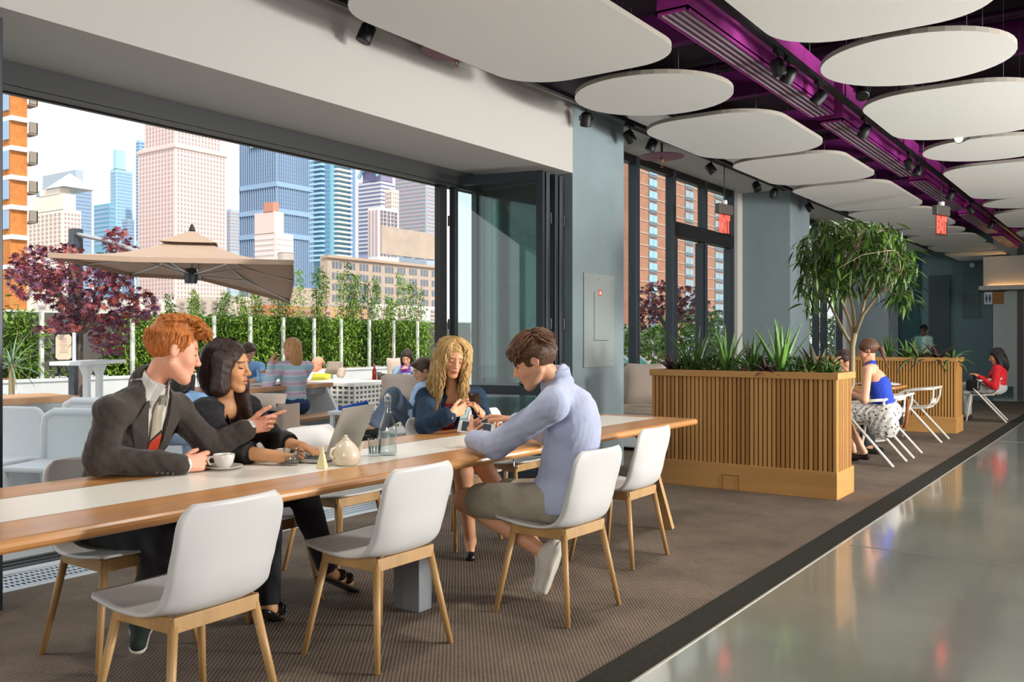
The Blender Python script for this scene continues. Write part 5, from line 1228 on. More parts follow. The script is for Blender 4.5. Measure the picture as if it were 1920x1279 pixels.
# =================================================================== people: smooth-union surfaces meshed with surface nets
f32 = np.float32
def V3(*a): return np.array(a if len(a) == 3 else a[0], dtype=np.float64)
def nrm(v): v = V3(v); return v/np.linalg.norm(v)
def smin(a, b, k):
    if k <= 0: return np.minimum(a, b)
    h = np.maximum(k-np.abs(a-b), 0)/k; return np.minimum(a, b)-h*h*(k/4)
def Cn(a, b, ra, rb=None, k=.02): return ('c', V3(a), V3(b), ra, ra if rb is None else rb, k)
def El(c, r, k=.02, Rm=None): return ('e', V3(c), V3(r), Rm, k)
def xC(a, b, ra, rb=None, k=.01): return ('-c', V3(a), V3(b), ra, ra if rb is None else rb, k)
def xE(c, r, k=.01, Rm=None): return ('-e', V3(c), V3(r), Rm, k)
def xP(p, n, k=.004): return ('-p', V3(p), nrm(n), k)      # cut away the side n points to
def prim(o, P):
    t = o[0].lstrip('-')
    if t == 'c':
        a, b, ra, rb = o[1:5]; pa = P-a.astype(f32); ba = (b-a).astype(f32); L2 = float(ba @ ba)+1e-12
        h = np.clip((pa @ ba)/L2, 0, 1); q = pa-h[:, None]*ba; return np.sqrt(np.einsum('ij,ij->i', q, q))-(ra+(rb-ra)*h)
    if t == 'e':
        c, r, Rm = o[1:4]; q = P-c.astype(f32)
        if Rm is not None: q = q @ Rm.astype(f32)
        u = q/r.astype(f32); k0 = np.sqrt(np.einsum('ij,ij->i', u, u)); u = u/r.astype(f32); k1 = np.sqrt(np.einsum('ij,ij->i', u, u))+1e-9
        return k0*(k0-1)/k1
    if t == 'p': return (P-o[1].astype(f32)) @ o[2].astype(f32)
    if t == 'g':                                  # group in a local frame
        c, Rm, s_, ops, rad = o[1:6]; q = (P-c.astype(f32)); far = np.sqrt(np.einsum('ij,ij->i', q, q)); out = (far-rad*.55).astype(f32)
        m = far < rad
        if m.any(): out[m] = field(ops, (q[m] @ Rm.astype(f32))/f32(s_))*f32(s_)
        return out
def field(ops, P):
    d = None
    for o in ops:
        if o[0] == 'n':                           # wrinkles
            amp, fr, seed = o[1:4]; rg = np.random.default_rng(seed)
            for j in range(3):
                k1, k2 = rg.normal(size=3)*fr*(1+.6*j), rg.normal(size=3)*fr*(1+.6*j)
                d = d+f32(amp/(1+j))*np.sin(P @ k1.astype(f32)+f32(rg.uniform(0, 6)))*np.sin(P @ k2.astype(f32)+f32(rg.uniform(0, 6)))
            continue
        if o[0] == 'f': d = o[1](P, d); continue
        v = prim(o, P)
        if d is None: d = v
        elif o[0][0] == '-':
            if o[0] == '-p': d = -smin(-d, -v, o[-1])
            else: d = -smin(-d, v, o[-1])
        else: d = smin(d, v, o[6] if o[0] == 'g' else o[-1])
    return d
def bounds(ops):
    lo, hi = np.full(3, 1e9), np.full(3, -1e9)
    for o in ops:
        if o[0] == 'c':
            for p, r in ((o[1], o[3]), (o[2], o[4])): lo = np.minimum(lo, p-r); hi = np.maximum(hi, p+r)
        elif o[0] == 'e': r = max(o[2]); lo = np.minimum(lo, o[1]-r); hi = np.maximum(hi, o[1]+r)
        elif o[0] == 'g': r = o[5]*.62; lo = np.minimum(lo, o[1]-r); hi = np.maximum(hi, o[1]+r)
    return lo, hi
def cull(ops, lo, hi, mg):
    out = []
    for o in ops:
        if o[0] in ('c', 'e', 'g', '-c', '-e'):
            if o[0].endswith('c'): r = max(o[3], o[4]); a, b = np.minimum(o[1], o[2])-r, np.maximum(o[1], o[2])+r
            elif o[0].endswith('e'): r = max(o[2]); a, b = o[1]-r, o[1]+r
            else: a, b = o[1]-o[5], o[1]+o[5]
            if (a > hi+mg).any() or (b < lo-mg).any(): continue
        out.append(o)
    return out
def nets(ops, lo, hi, vox):
    """surface nets of field(ops) in a box; only blocks near the surface are sampled"""
    ops = cull(ops, lo, hi, .06); B = 8
    if not any(o[0] in ('c', 'e', 'g') for o in ops): return np.zeros((0, 3)), np.zeros((0, 4), int)
    nb = np.ceil((hi-lo)/vox/B).astype(int)+1; n = nb*B
    ci = np.stack(np.meshgrid(*[np.arange(k) for k in nb], indexing='ij'), -1).reshape(-1, 3)
    cc = (lo+(ci*B+(B-1)/2)*vox).astype(f32); dc = field(ops, cc)
    act = np.abs(dc) < vox*B*1.15+.012
    D = np.empty(tuple(np.stack([nb, np.full(3, B)], 1).reshape(-1)), f32)
    D[:] = np.where(dc > 0, 1, -1).astype(f32).reshape(nb[0], 1, nb[1], 1, nb[2], 1)
    off = np.stack(np.meshgrid(*[np.arange(B)]*3, indexing='ij'), -1).reshape(-1, 3)
    A = ci[act]
    for s_ in range(0, len(A), 1500):
        a = A[s_:s_+1500]; Pp = (lo+(a[:, None, :]*B+off[None])*vox).astype(f32).reshape(-1, 3)
        D[a[:, 0], :, a[:, 1], :, a[:, 2], :] = field(ops, Pp).reshape(-1, B, B, B)
    D = D.reshape(tuple(n))
    S = D < 0; cnt = np.zeros(tuple(n-1), np.uint8)
    for i in (0, 1):
        for j in (0, 1):
            for k in (0, 1): cnt += S[i:n[0]-1+i, j:n[1]-1+j, k:n[2]-1+k]
    cells = np.argwhere((cnt > 0) & (cnt < 8))
    if not len(cells): return np.zeros((0, 3)), np.zeros((0, 4), int)
    corner = np.array([(i, j, k) for i in (0, 1) for j in (0, 1) for k in (0, 1)])
    vals = np.stack([D[cells[:, 0]+c[0], cells[:, 1]+c[1], cells[:, 2]+c[2]] for c in corner], 1)
    acc = np.zeros((len(cells), 3)); w = np.zeros(len(cells))
    for a in range(8):
        for b in range(a+1, 8):
            if np.abs(corner[a]-corner[b]).sum() != 1: continue
            m = (vals[:, a] < 0) != (vals[:, b] < 0); t = vals[:, a]/(vals[:, a]-vals[:, b]+1e-20)
            p = corner[a]+(corner[b]-corner[a])*t[:, None]; acc[m] += p[m]; w[m] += 1
    V = lo+(cells+acc/w[:, None])*vox
    idx = np.full(tuple(n-1), -1, np.int32); idx[cells[:, 0], cells[:, 1], cells[:, 2]] = np.arange(len(cells))
    Q = []
    for ax in range(3):
        sl0 = [slice(None)]*3; sl1 = [slice(None)]*3; sl0[ax] = slice(0, n[ax]-1); sl1[ax] = slice(1, n[ax])
        s0, s1 = S[tuple(sl0)], S[tuple(sl1)]; e = np.argwhere(s0 != s1); u, v = (ax+1) % 3, (ax+2) % 3
        e = e[(e[:, u] > 0) & (e[:, v] > 0) & (e[:, u] < n[u]-1) & (e[:, v] < n[v]-1)]
        if not len(e): continue
        ins = s0[e[:, 0], e[:, 1], e[:, 2]]
        def cid(du, dv): q = e.copy(); q[:, u] += du; q[:, v] += dv; return idx[q[:, 0], q[:, 1], q[:, 2]]
        q = np.stack([cid(-1, -1), cid(0, -1), cid(0, 0), cid(-1, 0)], 1); q[~ins] = q[~ins][:, ::-1]; Q.append(q)
    Q = np.vstack(Q); Q = Q[(Q >= 0).all(1)]
    return V, Q
def merge(parts):
    Vs, Fs, o = [], [], 0
    for v, q in parts:
        if len(v): Vs.append(v); Fs.append(q+o); o += len(v)
    return np.vstack(Vs), np.vstack(Fs)
def np_mesh(name, V, Q, m, org, colour=None):
    me = bpy.data.meshes.new(name); V = V-np.array(org); me.vertices.add(len(V)); me.vertices.foreach_set('co', V.astype(f32).ravel())
    me.loops.add(len(Q)*4); me.loops.foreach_set('vertex_index', Q.astype(np.int32).ravel()); me.polygons.add(len(Q))
    me.polygons.foreach_set('loop_start', np.arange(0, len(Q)*4, 4, dtype=np.int32)); me.update(calc_edges=True); me.validate()
    me.polygons.foreach_set('use_smooth', np.ones(len(me.polygons), bool)); me.materials.append(m)
    if colour is not None:
        at_ = me.color_attributes.new('tint', 'FLOAT_COLOR', 'POINT'); at_.data.foreach_set('color', np.hstack([colour, np.ones((len(colour), 1))]).astype(f32).ravel())
    return me
def surf(name, ops, vox, m, org, parent, fine=()):
    lo, hi = bounds(ops); V, Q = nets(ops, lo-.03, hi+.03, vox)
    return link(name, np_mesh(name, V, Q, m, org), None, parent)

def hit(ops, p, d, far=.35, n=140):
    """first point of the surface met coming from p+d*far towards p-d*.1"""
    p, d = V3(p), nrm(d); t = np.linspace(far, -.12, n); P = p+d*t[:, None]; v = field(cull(ops, P.min(0), P.max(0), .1), P.astype(f32))
    i = int(np.argmax(v < 0)) if (v < 0).any() else n-1
    return P[i]
# ---- canonical head: x to the person's left, y forward, z up, chin at -.118, crown at .115
def head_ops(fem=False, nose=1.0, open_mouth=0.):
    j = .9 if fem else 1.0
    o = [El((0, -.018, .032), (.075, .094, .083)), El((0, .030, .010), (.063, .061, .075), .02), El((0, .034, -.048), (.052*j, .052, .062), .025),
         Cn((0, .060, -.097), (0, .071, -.101), .020*j, k=.02)]
    for s_ in (-1, 1):
        o += [Cn((s_*.050*j, -.008, -.052), (s_*.016, .066, -.098), .020*j, .016*j, .025), El((s_*.035, .055, -.030), (.024, .026, .024), .02)]
    o += [Cn((-.036, .0755, .026), (.036, .0755, .026), .0095 if not fem else .008, k=.015)]
    for s_ in (-1, 1): o += [xE((s_*.030, .094, .006), (.017, .0135, .0115), .012), El((s_*.030, .0765, .004), (.0145, .0115, .0115), .004)]
    o += [Cn((0, .084, .016), (0, .106*nose, -.026), .0072, .0098, .010), El((0, .1075*nose, -.029), (.0100, .0100, .0092), .008)]
    for s_ in (-1, 1): o += [El((s_*.0115, .096, -.032), (.0082, .0095, .0075), .006)]
    o += [El((0, .073, -.060), (.030, .022, .025), .015), El((0, .0940, -.0585), (.020, .0085, .0050 if not fem else .006), .004), El((0, .0920, -.0695-open_mouth), (.0175, .0085, .0062 if not fem else .0075), .004),
          xC((-.021, .099, -.0635-open_mouth/2), (.021, .099, -.0635-open_mouth/2), .0022+open_mouth*.6, k=.003)]
    for s_ in (-1, 1):
        o += [El((s_*.0745, -.010, -.004), (.0085, .0175, .029), .007, np.array(Matrix.Rotation(s_*R(18), 3, 'Z') @ Matrix.Rotation(R(10), 3, 'X'))), xE((s_*.0835, -.003, -.001), (.007, .0095, .016), .003)]
    return o
def head_tint(q, base, lip, brow, fem=False, stubble=None):
    base = np.array(lin(base)); c = np.repeat(base[None], len(q), 0); x, y, z = q.T; ax = np.abs(x)
    def mixc(w, col): return c*(1-w[:, None])+np.array(lin(col))[None]*w[:, None]
    w = np.exp(-(((ax-.036)/.02)**2+((z+.03)/.02)**2))*(y > .04)*.22; c = mixc(w, '#d0705c')
    if stubble: w = ((y > .0)*(z < -.045)*(ax < .07)).astype(float)*.35; c = mixc(w, stubble)
    w = ((np.abs(ax-.030) < .021) & (np.abs(z-(.0275-.06*np.maximum(ax-.03, 0))) < (.0034 if fem else .0046)) & (y > .06)).astype(float)*.85; c = mixc(w, brow)
    w = ((np.abs(ax-.030) < .0155) & (np.abs(z+.0035-.5*np.maximum(ax-.036, 0)) < .0026) & (y > .07)).astype(float)*(.95 if fem else .7); c = mixc(w, '#22130d')
    w = ((np.abs(ax-.030) < .013) & (z > .0) & (z < .012) & (y > .07)).astype(float)*(.3 if fem else .12); c = mixc(w, '#7a4a3c')
    w = np.clip(1.3-((x/.0215)**2+((z+.064)/.0125)**2)*1.3, 0, 1)*(y > .085)*.9; c = mixc(w, lip)
    w = ((ax < .021) & (np.abs(z+.0635) < .0016) & (y > .08)).astype(float)*.7; c = mixc(w, '#4a1c18')
    return c
def frame3(fwd, pitch=0, roll=0):
    """columns: left, forward, up. pitch < 0 looks down, roll > 0 tips to the person's left"""
    f = nrm((fwd[0], fwd[1], 0)); l = np.array((-f[1], f[0], 0.)); u = np.array((0, 0, 1.)); p = R(pitch)
    f, u = f*math.cos(p)+u*math.sin(p), u*math.cos(p)-f*math.sin(p); r = R(roll)
    l, u = l*math.cos(r)-u*math.sin(r), u*math.cos(r)+l*math.sin(r)
    return np.stack([l, f, u], 1)
# the canonical head uses +x = right hand side of (x, y, z) right-handed frame => left = -x
def hframe(fwd, pitch=0, roll=0):
    M = frame3(fwd, pitch, roll); M[:, 0] *= -1; return M      # x axis = person's right
def hand_ops(w, f, n, side, curl, sc=1., spread=.08, thumb=(.5, .75, .25), tcurl=.3):
    """w wrist, f finger direction, n palm normal, side 'R' or 'L'; curl: 4 x (knuckle, middle, tip) degrees"""
    w = V3(w); f = nrm(f); n = V3(n); n = nrm(n-f*(n @ f)); t = np.cross(f, n)*(1 if side == 'R' else -1); o = []
    for i, off in enumerate((.027, .009, -.009, -.026)):
        kn = w+sc*(f*(.092-.004*abs(i-1))+t*off); o.append(Cn(w+sc*(t*off*.55+f*.005), kn, .0155*sc, .0112*sc, .012*sc))
        ls = ((.040, .025, .021), (.045, .028, .022), (.041, .026, .021), (.032, .020, .019))[i]; p = kn; a = 0
        s0 = spread*(1.5-i)*.7
        for j in range(3):
            a += R(curl[i][j]); d = nrm(f*math.cos(a)+n*math.sin(a)+t*s0*math.cos(a)); q = p+d*ls[j]*sc
            r0 = (.0093, .0085, .0078, .0068); k_ = .9 if i == 3 else 1
            o.append(Cn(p, q, r0[j]*sc*k_, r0[j+1]*sc*k_, .004*sc)); p = q
    b = w+sc*(f*.022+t*.024+n*.004); d = nrm(f*thumb[0]+t*thumb[1]+n*thumb[2]); p = b; o.append(Cn(w+sc*f*.01, b, .017*sc, .015*sc, .012*sc))
    for j, l in enumerate((.044, .033, .027)):
        q = p+d*l*sc; o.append(Cn(p, q, (.0140, .0108, .0098)[j]*sc, (.0108, .0098, .0080)[j]*sc, .006*sc)); p = q; d = nrm(d*(1-tcurl*.5)+f*tcurl*.7+n*tcurl*.15)
    return o
RELAX = [(18, 25, 15)]*4; FIST = [(70, 85, 50)]*4
M_skin = {}
def skin_mat(): return mat('skin', attr='tint', rough=.5, sub=.12, spec=.35)
class Human:
    """joints in world metres. J: P pelvis, C chest, N neck base, S/E/W + R/L arms, H/K/A + R/L legs"""
    def __init__(s, J, head, hdir, pitch=0, roll=0, hs=1., fem=False, skin='#d9a284', lip='#b5645a', brow='#6b4326', wide=1., deep=1., stubble=None, vox=(.009, .0026, .0028), mouth=0., fine=True):
        s.J = {k: V3(v) for k, v in J.items()}; s.hc = V3(head); s.HM = hframe(hdir, pitch, roll); s.hs = hs; s.fem = fem; s.w = wide; s.d = deep
        s.skin, s.lip, s.brow, s.stub, s.vox, s.mouth = skin, lip, brow, stubble, vox, mouth; s.hands = []; s.extra = []; s.fine = fine; s.cut = []
        J = s.J; up = nrm(J['N']-J['P']); lat = J['SL']-J['SR']; lat = nrm(lat-up*(lat @ up)); s.up, s.lat, s.front = up, lat, np.cross(lat, up); s.TM = np.stack([lat, s.front, up], 1)
        s.org = np.array((J['P'][0], J['P'][1], 0.))
    def hp(s, q): return s.hc+s.HM @ (V3(q)*s.hs)        # head-local point to world
    def tp(s, a, b, c, base='C'): return s.J[base]+s.lat*a+s.front*b+s.up*c
    def torso(s, g=0., k=.04, bust=None, hips=True):
        J, w, d, T = s.J, s.w, s.d, s.TM; mid = (J['P']+J['C'])/2
        o = [El(J['C'], ((.158*w+g), (.112*d+g), .165+g), k, T), El(mid, (.138*w+g, .105*d+g, .18), k, T)]
        if hips: o.append(El(J['P']+s.up*.01, (.165*w+g, .125*d+g, .13+g), k, T))
        o += [Cn(J['SR'], J['SL'], .046+g, k=k), Cn(J['N']-s.up*.03, J['SR'], .050+g, .044+g, k), Cn(J['N']-s.up*.03, J['SL'], .050+g, .044+g, k)]
        if s.fem and bust is not False:
            for q in (-1, 1): o.append(El(J['C']+s.lat*q*.068+s.front*(.080*d)-s.up*.02, (.062+g*.6, .058+g*.6, .062+g*.6), .03, T))
        return o
    def arm(s, side, g=0., t0=0., t1=1., upper=(.050, .042), lower=(.040, .027), k=.02):
        J = s.J; S, E, W = J['S'+side], J['E'+side], J['W'+side]; o = []
        o.append(Cn(S, E, upper[0]+g, upper[1]+g, k))
        if t1 > 0: o.append(Cn(E, E+(W-E)*t1, lower[0]+g, lower[0]+(lower[1]-lower[0])*t1+g, k))
        return o
    def leg(s, side, g=0., t1=1., r=(.088, .060, .056, .036), k=.03):
        J = s.J; H, K, A = J['H'+side], J['K'+side], J['A'+side]; o = []
        if t1 <= 1: o.append(Cn(H, H+(K-H)*t1, r[0]+g, r[0]+(r[1]-r[0])*t1+g, k))
        else:
            o.append(Cn(H, K, r[0]+g, r[1]+g, k)); t = t1-1; calf = K+(A-K)*.3
            o.append(Cn(K, K+(A-K)*t, r[1]*.98+g, r[2]+(r[3]-r[2])*t+g, k)); 
            if g < .02: 
                b = nrm(np.cross(np.cross(A-K, H-K), A-K)+1e-6); o.append(El(calf+b*.012, (.05+g, .05+g, .085+g), .03, np.array(Vector((A-K)).to_track_quat('Z', 'Y').to_matrix())))
        return o
    def body_ops(s, neck=.050):
        J = s.J; o = s.torso(-.004)
        jaw = s.hp((0, -.022, -.045)); o += [Cn(J['N']-s.up*.01, jaw, neck, neck*.95, .025)]
        for d_ in 'RL':
            o += s.arm(d_); o += s.leg(d_, t1=2.)
            if 'T'+d_ in J: o += [Cn(J['A'+d_], J['T'+d_], .034, .024, .02)]
        for h in s.hands: o += hand_ops(**h)
        return o+s.extra
    def body(s, label, group=None, colour_fn=None):
        ops = s.body_ops(.050 if not s.fem else .043); hg = ('g', s.hc, s.HM, s.hs, head_ops(s.fem, open_mouth=s.mouth), .30*s.hs, .015); ops = [o for o in ops]+[hg]
        lo, hi = bounds(ops); boxes = [(s.hc-.165*s.hs, s.hc+.165*s.hs, s.vox[1])]
        for h in s.hands:
            c = V3(h['w'])+nrm(h['f'])*.08*h.get('sc', 1); r = .135*h.get('sc', 1); boxes.append((c-r, c+r, s.vox[2]))
        V, Q = nets(ops, lo-.03, hi+.03, s.vox[0]); parts = []
        ctr = V[Q].mean(1); keep = np.ones(len(Q), bool)
        for a, b, v in boxes: keep &= ~((ctr > a+s.vox[0]*1.5) & (ctr < b-s.vox[0]*1.5)).all(1)
        parts.append((V, Q[keep]))
        done = []
        for a, b, v in boxes:
            v_, q_ = nets(ops, a, b, v); cc = v_[q_].mean(1) if len(q_) else np.zeros((0, 3)); kp = np.ones(len(q_), bool)
            kp &= ((cc > a+v*2) & (cc < b-v*2)).all(1)
            for a2, b2 in done: kp &= ~((cc > a2) & (cc < b2)).all(1)
            parts.append((v_, q_[kp])); done.append((a, b))
        V, Q = merge(parts); used = np.unique(Q); mp_ = np.full(len(V), -1); mp_[used] = np.arange(len(used)); V = V[used]; Q = mp_[Q]
        q = ((V-s.hc) @ s.HM)/s.hs; inh = np.linalg.norm(q, axis=1) < .17
        col = np.repeat(np.array(lin(s.skin))[None], len(V), 0); col[inh] = head_tint(q[inh], s.skin, s.lip, s.brow, s.fem, s.stub)
        if colour_fn: col = colour_fn(V, col)
        s.o = link('person', np_mesh('person', V, Q, skin_mat(), s.org, col), None, None, s.org); tag(s.o, label, 'person', group); return s.o
    def part(s, name, ops, m, vox=.007, label=None):
        o = surf(name, ops, vox, m, s.org, s.o)
        if label: o['label'] = label
        return o
    def mesh(s, name, mb, m, **kw):
        mb.v = [tuple(np.array(v)-s.org) for v in mb.v]; return mb.build(name, m, s.o, **kw)
    def hair(s, ops, m, vox=.004, extra=None, name='hair'):
        if not ops:
            ev, ef = np.array(extra.v), np.array([f for f in extra.f if len(f) == 4]); ev = s.hc+(ev*s.hs) @ s.HM.T
            return tag(link(name, np_mesh(name, ev, ef, m, s.org), None, s.o), kind='stuff')
        lo, hi = bounds([o for o in ops if o[0] in 'ce'])
        cs = np.array([s.hp((x, y, z)) for x in (lo[0], hi[0]) for y in (lo[1], hi[1]) for z in (lo[2], hi[2])])
        g = ('g', s.hc, s.HM, s.hs, ops, 1.2, 0)
        V, Q = nets([g], cs.min(0)-.01, cs.max(0)+.01, vox)
        if extra is not None:
            ev, ef = np.array(extra.v), np.array([f if len(f) == 4 else (*f, f[-1]) for f in extra.f if len(f) in (3, 4)]); ev = s.hc+(ev*s.hs) @ s.HM.T
            V, Q = merge([(V, Q), (ev, ef)])
        return link(name, np_mesh(name, V, Q, m, s.org), None, s.o)
    def eyes(s, col='#3a2a1c'):
        pass
def hairmat(name, c, c2=None, rough=.42): return mat(name, c, rough, noise=(9, .35, (9, 9, 1.2)), bump=(30, .5, (9, 9, 1.0)), spec=.4)
def strands(n, root, path, r, seed, sides=4, seg=6):
    """tapered locks in head-local space: root(rnd)->param, path(param, t)->point"""
    rnd = random.Random(seed); mb = MB()
    for _ in range(n):
        p = root(rnd); rr = r*rnd.uniform(.6, 1.2)
        mb.tube([path(p, t/seg, rnd) for t in range(seg+1)], [rr*(.5+.9*math.sin(math.pi*min(.98, .15+t/seg*.8)))*(1-.75*(t/seg)**3) for t in range(seg+1)], sides, cap=False)
    return mb
def cap_ops(g=.009, front=.062, nape=-.075, ears=True, top=0., side=0.):
    o = [El((0, -.020, .035), (.078+g+side, .097+g, .085+g+top)), xE((0, .128, -.035), (.085, .075, .115), .008), xE((0, .03, -.15+(nape+.075)), (.16, .16, .085), .008)]
    if ears:
        for q in (-1, 1): o.append(xE((q*.092, .008, -.018), (.030, .030, .040), .006))
    return o
def shoe(H, side, m, msole, toe, w=.045, L=.27, name='shoe', lift=0, pitch=0, heel=None):
    """closed shoe around the ankle, toe: horizontal direction"""
    A = H.J['A'+side]; f = nrm(toe); z0 = A[2]-.075
    f3 = nrm(V3(toe)); upv = nrm(np.cross(np.cross(f3, (0, 0, 1.)), f3))
    if upv[2] < 0: upv = -upv
    b = A-upv*.045-f3*.055; t = A-upv*.055+f3*(L-.10)
    o = [Cn(b, b+f3*.1, .040, .043, .02), Cn(b+f3*.09, t, .043, .034, .03), Cn(A-upv*.01, b+f3*.05, .042, .040, .03), xP(A-upv*.078, -upv, .004), xP(A+upv*.035, upv, .004)]
    so = H.part(name, o, m, .005)
    o2 = [Cn(b-upv*.012, b-upv*.012+f3*.1, .042, .046, .02), Cn(b-upv*.012+f3*.09, t-upv*.01, .046, .037, .03), xP(A-upv*.066, upv, .003), xP(A-upv*.092, -upv, .003)]
    sole = surf('sole', o2, .005, msole, H.org, so); return so
def A3(px, py, **k): return np.array(at(px, py, **k))
M_suit = mat('brown_charcoal_wool', '#37302a', .85, noise=(120, .12, (1, 1, 1)), bump=(13, .7, (1, 1, 1)), sheen=.15)
M_shirt = mat('white_cotton', '#cfcac4', .8, bump=(60, .1, (1, 1, 1))); M_black = mat('black_wool', '#15151a', .85, bump=(13, .6, (1, 1, 1)), sheen=.1)
M_denim = mat('dark_denim', '#132c44', .85, noise=(25, .28, (1, 1, 1)), bump=(16, .6, (1, 1, 1))); M_red = mat('coral_red_silk', '#b82a2c', .5)
M_lblue = mat('chambray_blue', '#a6aec6', .85, noise=(300, .06, (1, 1, 1)), bump=(16, .55, (1, 1, 1))); M_khaki = mat('khaki_cotton', '#9c9382', .9, noise=(20, .1, (1, 1, 1)), bump=(200, .1, (1, 1, 1)))
M_sole = mat('white_rubber', '#c3bdb0', .7); M_canvas = mat('white_canvas', '#c9c4bb', .85); M_leath = mat('black_leather', '#101214', .35); M_green = mat('dark_green_suede', '#18241f', .8)
M_btn = mat('dark_button', '#57504a', .4)

# ------------------------------------------------------------------ red haired man in a suit, pointing
N = A3(284, 724, X=-3.62); lat = nrm((-.22, .975, 0))
J = dict(P=(-3.93, 2.34, .56), N=N, C=(-3.735, 2.37, .93), SR=N-lat*.20+V3(-.03, 0, -.10), SL=N+lat*.185+V3(-.03, 0, -.12), ER=A3(186, 862, X=-3.66), WR=A3(341, 872, z=.80),
         EL=A3(398, 842, X=-3.60), WL=A3(464, 803, X=-3.50), HR=(-3.88, 2.24, .54), HL=(-3.88, 2.44, .54), KR=A3(322, 1010, z=.52), AR=A3(266, 1140, z=.17), KL=A3(400, 1000, z=.53), AL=A3(455, 1100, z=.10))
H = Human(J, A3(325, 658, X=-3.52), (.42, .91), -15, 4, 1.10, skin='#dc9f83', lip='#b25e52', brow='#8a4a22', wide=1.08, deep=1.0, vox=(.010, .0026, .0028))
w = J['WR']; H.hands = [dict(w=w, f=(.10, 1., .05), n=(-1, .1, -.1), side='R', curl=[(24, 50, 35), (34, 54, 36), (42, 58, 40), (48, 60, 40)], sc=1.12, thumb=(.7, .25, .6), tcurl=.4),
           dict(w=J['WL'], f=A3(553, 781, X=-3.38)-J['WL'], n=(.9, -.2, .45), side='L', curl=[(4, 8, 4), (48, 78, 50), (55, 82, 50), (60, 82, 50)], sc=1.08, spread=.05, thumb=(.72, .42, .35), tcurl=.6)]
o = H.body('red haired man in a brown charcoal suit pointing across the table')
M1 = H
# shirt with collar
base = H.torso(.005, hips=False)
sh = base+[Cn(N-H.up*.05, N+H.up*.045+H.front*.01, .074, .063, .02), xE(N+H.up*.075+H.front*.014, (.057, .057, .075), .004), xP(H.J['P']+H.up*.05, -H.up)]
for d_ in 'RL':
    W_, E_ = H.J['W'+d_], H.J['E'+d_]; dv = nrm(W_-E_); sh.append(Cn(W_-dv*.05, W_+dv*.004, .041, .040, .005))
H.part('shirt', sh, M_shirt, .005)
# jacket: torso and sleeves, V opening, lapels
top_, bot_ = N+H.front*.06-H.up*.01, H.tp(.0, .10, -.17)
def cf(t, x=0): return hit(base+[Cn(N-H.up*.05, N+H.up*.03+H.front*.01, .074, .063, .02)], top_+(bot_-top_)*t+H.lat*x, H.front)
jk0 = H.torso(.017)+H.arm('R', .018, t1=.95, upper=(.050, .048), lower=(.046, .034))+H.arm('L', .018, t1=.92, upper=(.050, .048), lower=(.046, .034))+[Cn(N-H.up*.04, N+H.up*.012-H.front*.03, .080, .074, .02)]
jk = jk0+[('n', .0042, 24, 4), ('n', .0016, 75, 9), xE(N+H.up*.055+H.front*.03, (.066, .075, .078), .006)]
for off in (-.01, .02, .05): jk += [xC(cf(.0)+H.front*off, cf(1.)+H.front*off, .075, .012, .004)]
jk += [xP(H.J['P']+H.up*.02, -H.up, .004)]
H.part('jacket', jk, M_suit, .0062)
for q in (-1, 1):
    def jf(t, x): return hit(H.torso(.017)+[Cn(N-H.up*.04, N+H.up*.012-H.front*.03, .080, .074, .02)], top_+(bot_-top_)*t+H.lat*q*x, H.front)+H.front*.004
    pts = [N+H.lat*q*.082-H.front*.01+H.up*.02, jf(.06, .085), jf(.16, .112), jf(.28, .135), jf(.62, .085), jf(1.0, .012), jf(.5, .042), jf(.2, .062), jf(.04, .066)]
    H.mesh('lapel', MB().add(pts, [(1, 2, 7, 8), (2, 3, 7), (3, 4, 6, 7), (4, 5, 6)]), M_suit, solid=.007)
# tie with a red band
def strip(t0, t1, sl, lift, w0=.022, w1=.036, n=8):
    vs = []
    for i in range(n+1):
        t = t0+(t1-t0)*i/n; wq = w0+(w1-w0)*max(0, min(1, t))
        for q in (-1, 1): tt = t-sl*q; vs.append(cf(tt)+H.lat*wq*q+H.front*lift)
    return MB().add(vs, [(2*i, 2*i+1, 2*i+3, 2*i+2) for i in range(n)])
H.mesh('tie', strip(.06, 1.25, 0, .008), mat('taupe_silk', '#a89f8c', .5), solid=.006, smooth=True)
H.mesh('tie_stripe', strip(.46, .82, .05, .0125), mat('red_silk', '#b23a25', .5), solid=.003); H.mesh('tie_edge', strip(.43, .46, .05, .0125, n=2), M_black, solid=.003); H.mesh('tie_edge', strip(.82, .85, .05, .0125, n=2), M_black, solid=.003)
kn = cf(.03)+H.front*.004
H.mesh('tie_knot', MB().add([kn+H.lat*x+H.up*z+H.front*y for x, y, z in ((-.022, 0, .02), (.022, 0, .02), (.016, .004, -.022), (-.016, .004, -.022), (-.02, .016, .018), (.02, .016, .018), (.013, .016, -.02), (-.013, .016, -.02))], [(4, 5, 6, 7), (0, 1, 5, 4), (1, 2, 6, 5), (2, 3, 7, 6), (3, 0, 4, 7)]), mat('grey_silk', '#7d7a70', .5))
for q in (-1, 1):   # collar points
    a = N+H.lat*q*.060+H.front*.012+H.up*.055; b = cf(-.10, q*.010)+H.front*.012+H.up*.02; c = cf(.14, q*.045)+H.front*.010; d = cf(-.04, q*.075)+H.front*.004
    H.mesh('collar_point', MB().add([a, b, c, d], [(0, 1, 2, 3)]), M_shirt, solid=.005)
E_, W_ = H.J['ER'], H.J['WR']; dv = nrm(W_-E_)
for k in range(4): H.mesh('cuff_button', MB().ball(tuple(W_-dv*(.05+.022*k)+V3(.052, -.02, -.035)), (.006, .006, .006), 8, 5), M_btn)
tr_ = H.leg('R', .018, 1.93, (.090, .070, .062, .050))+H.leg('L', .018, 1.93, (.090, .070, .062, .050))+[El(H.J['P'], (.18, .15, .13), .04, H.TM), ('n', .003, 20, 8), xP(H.J['P']+V3(0, 0, .14), (0, 0, 1))]
H.part('trousers', tr_, M_black, .008)
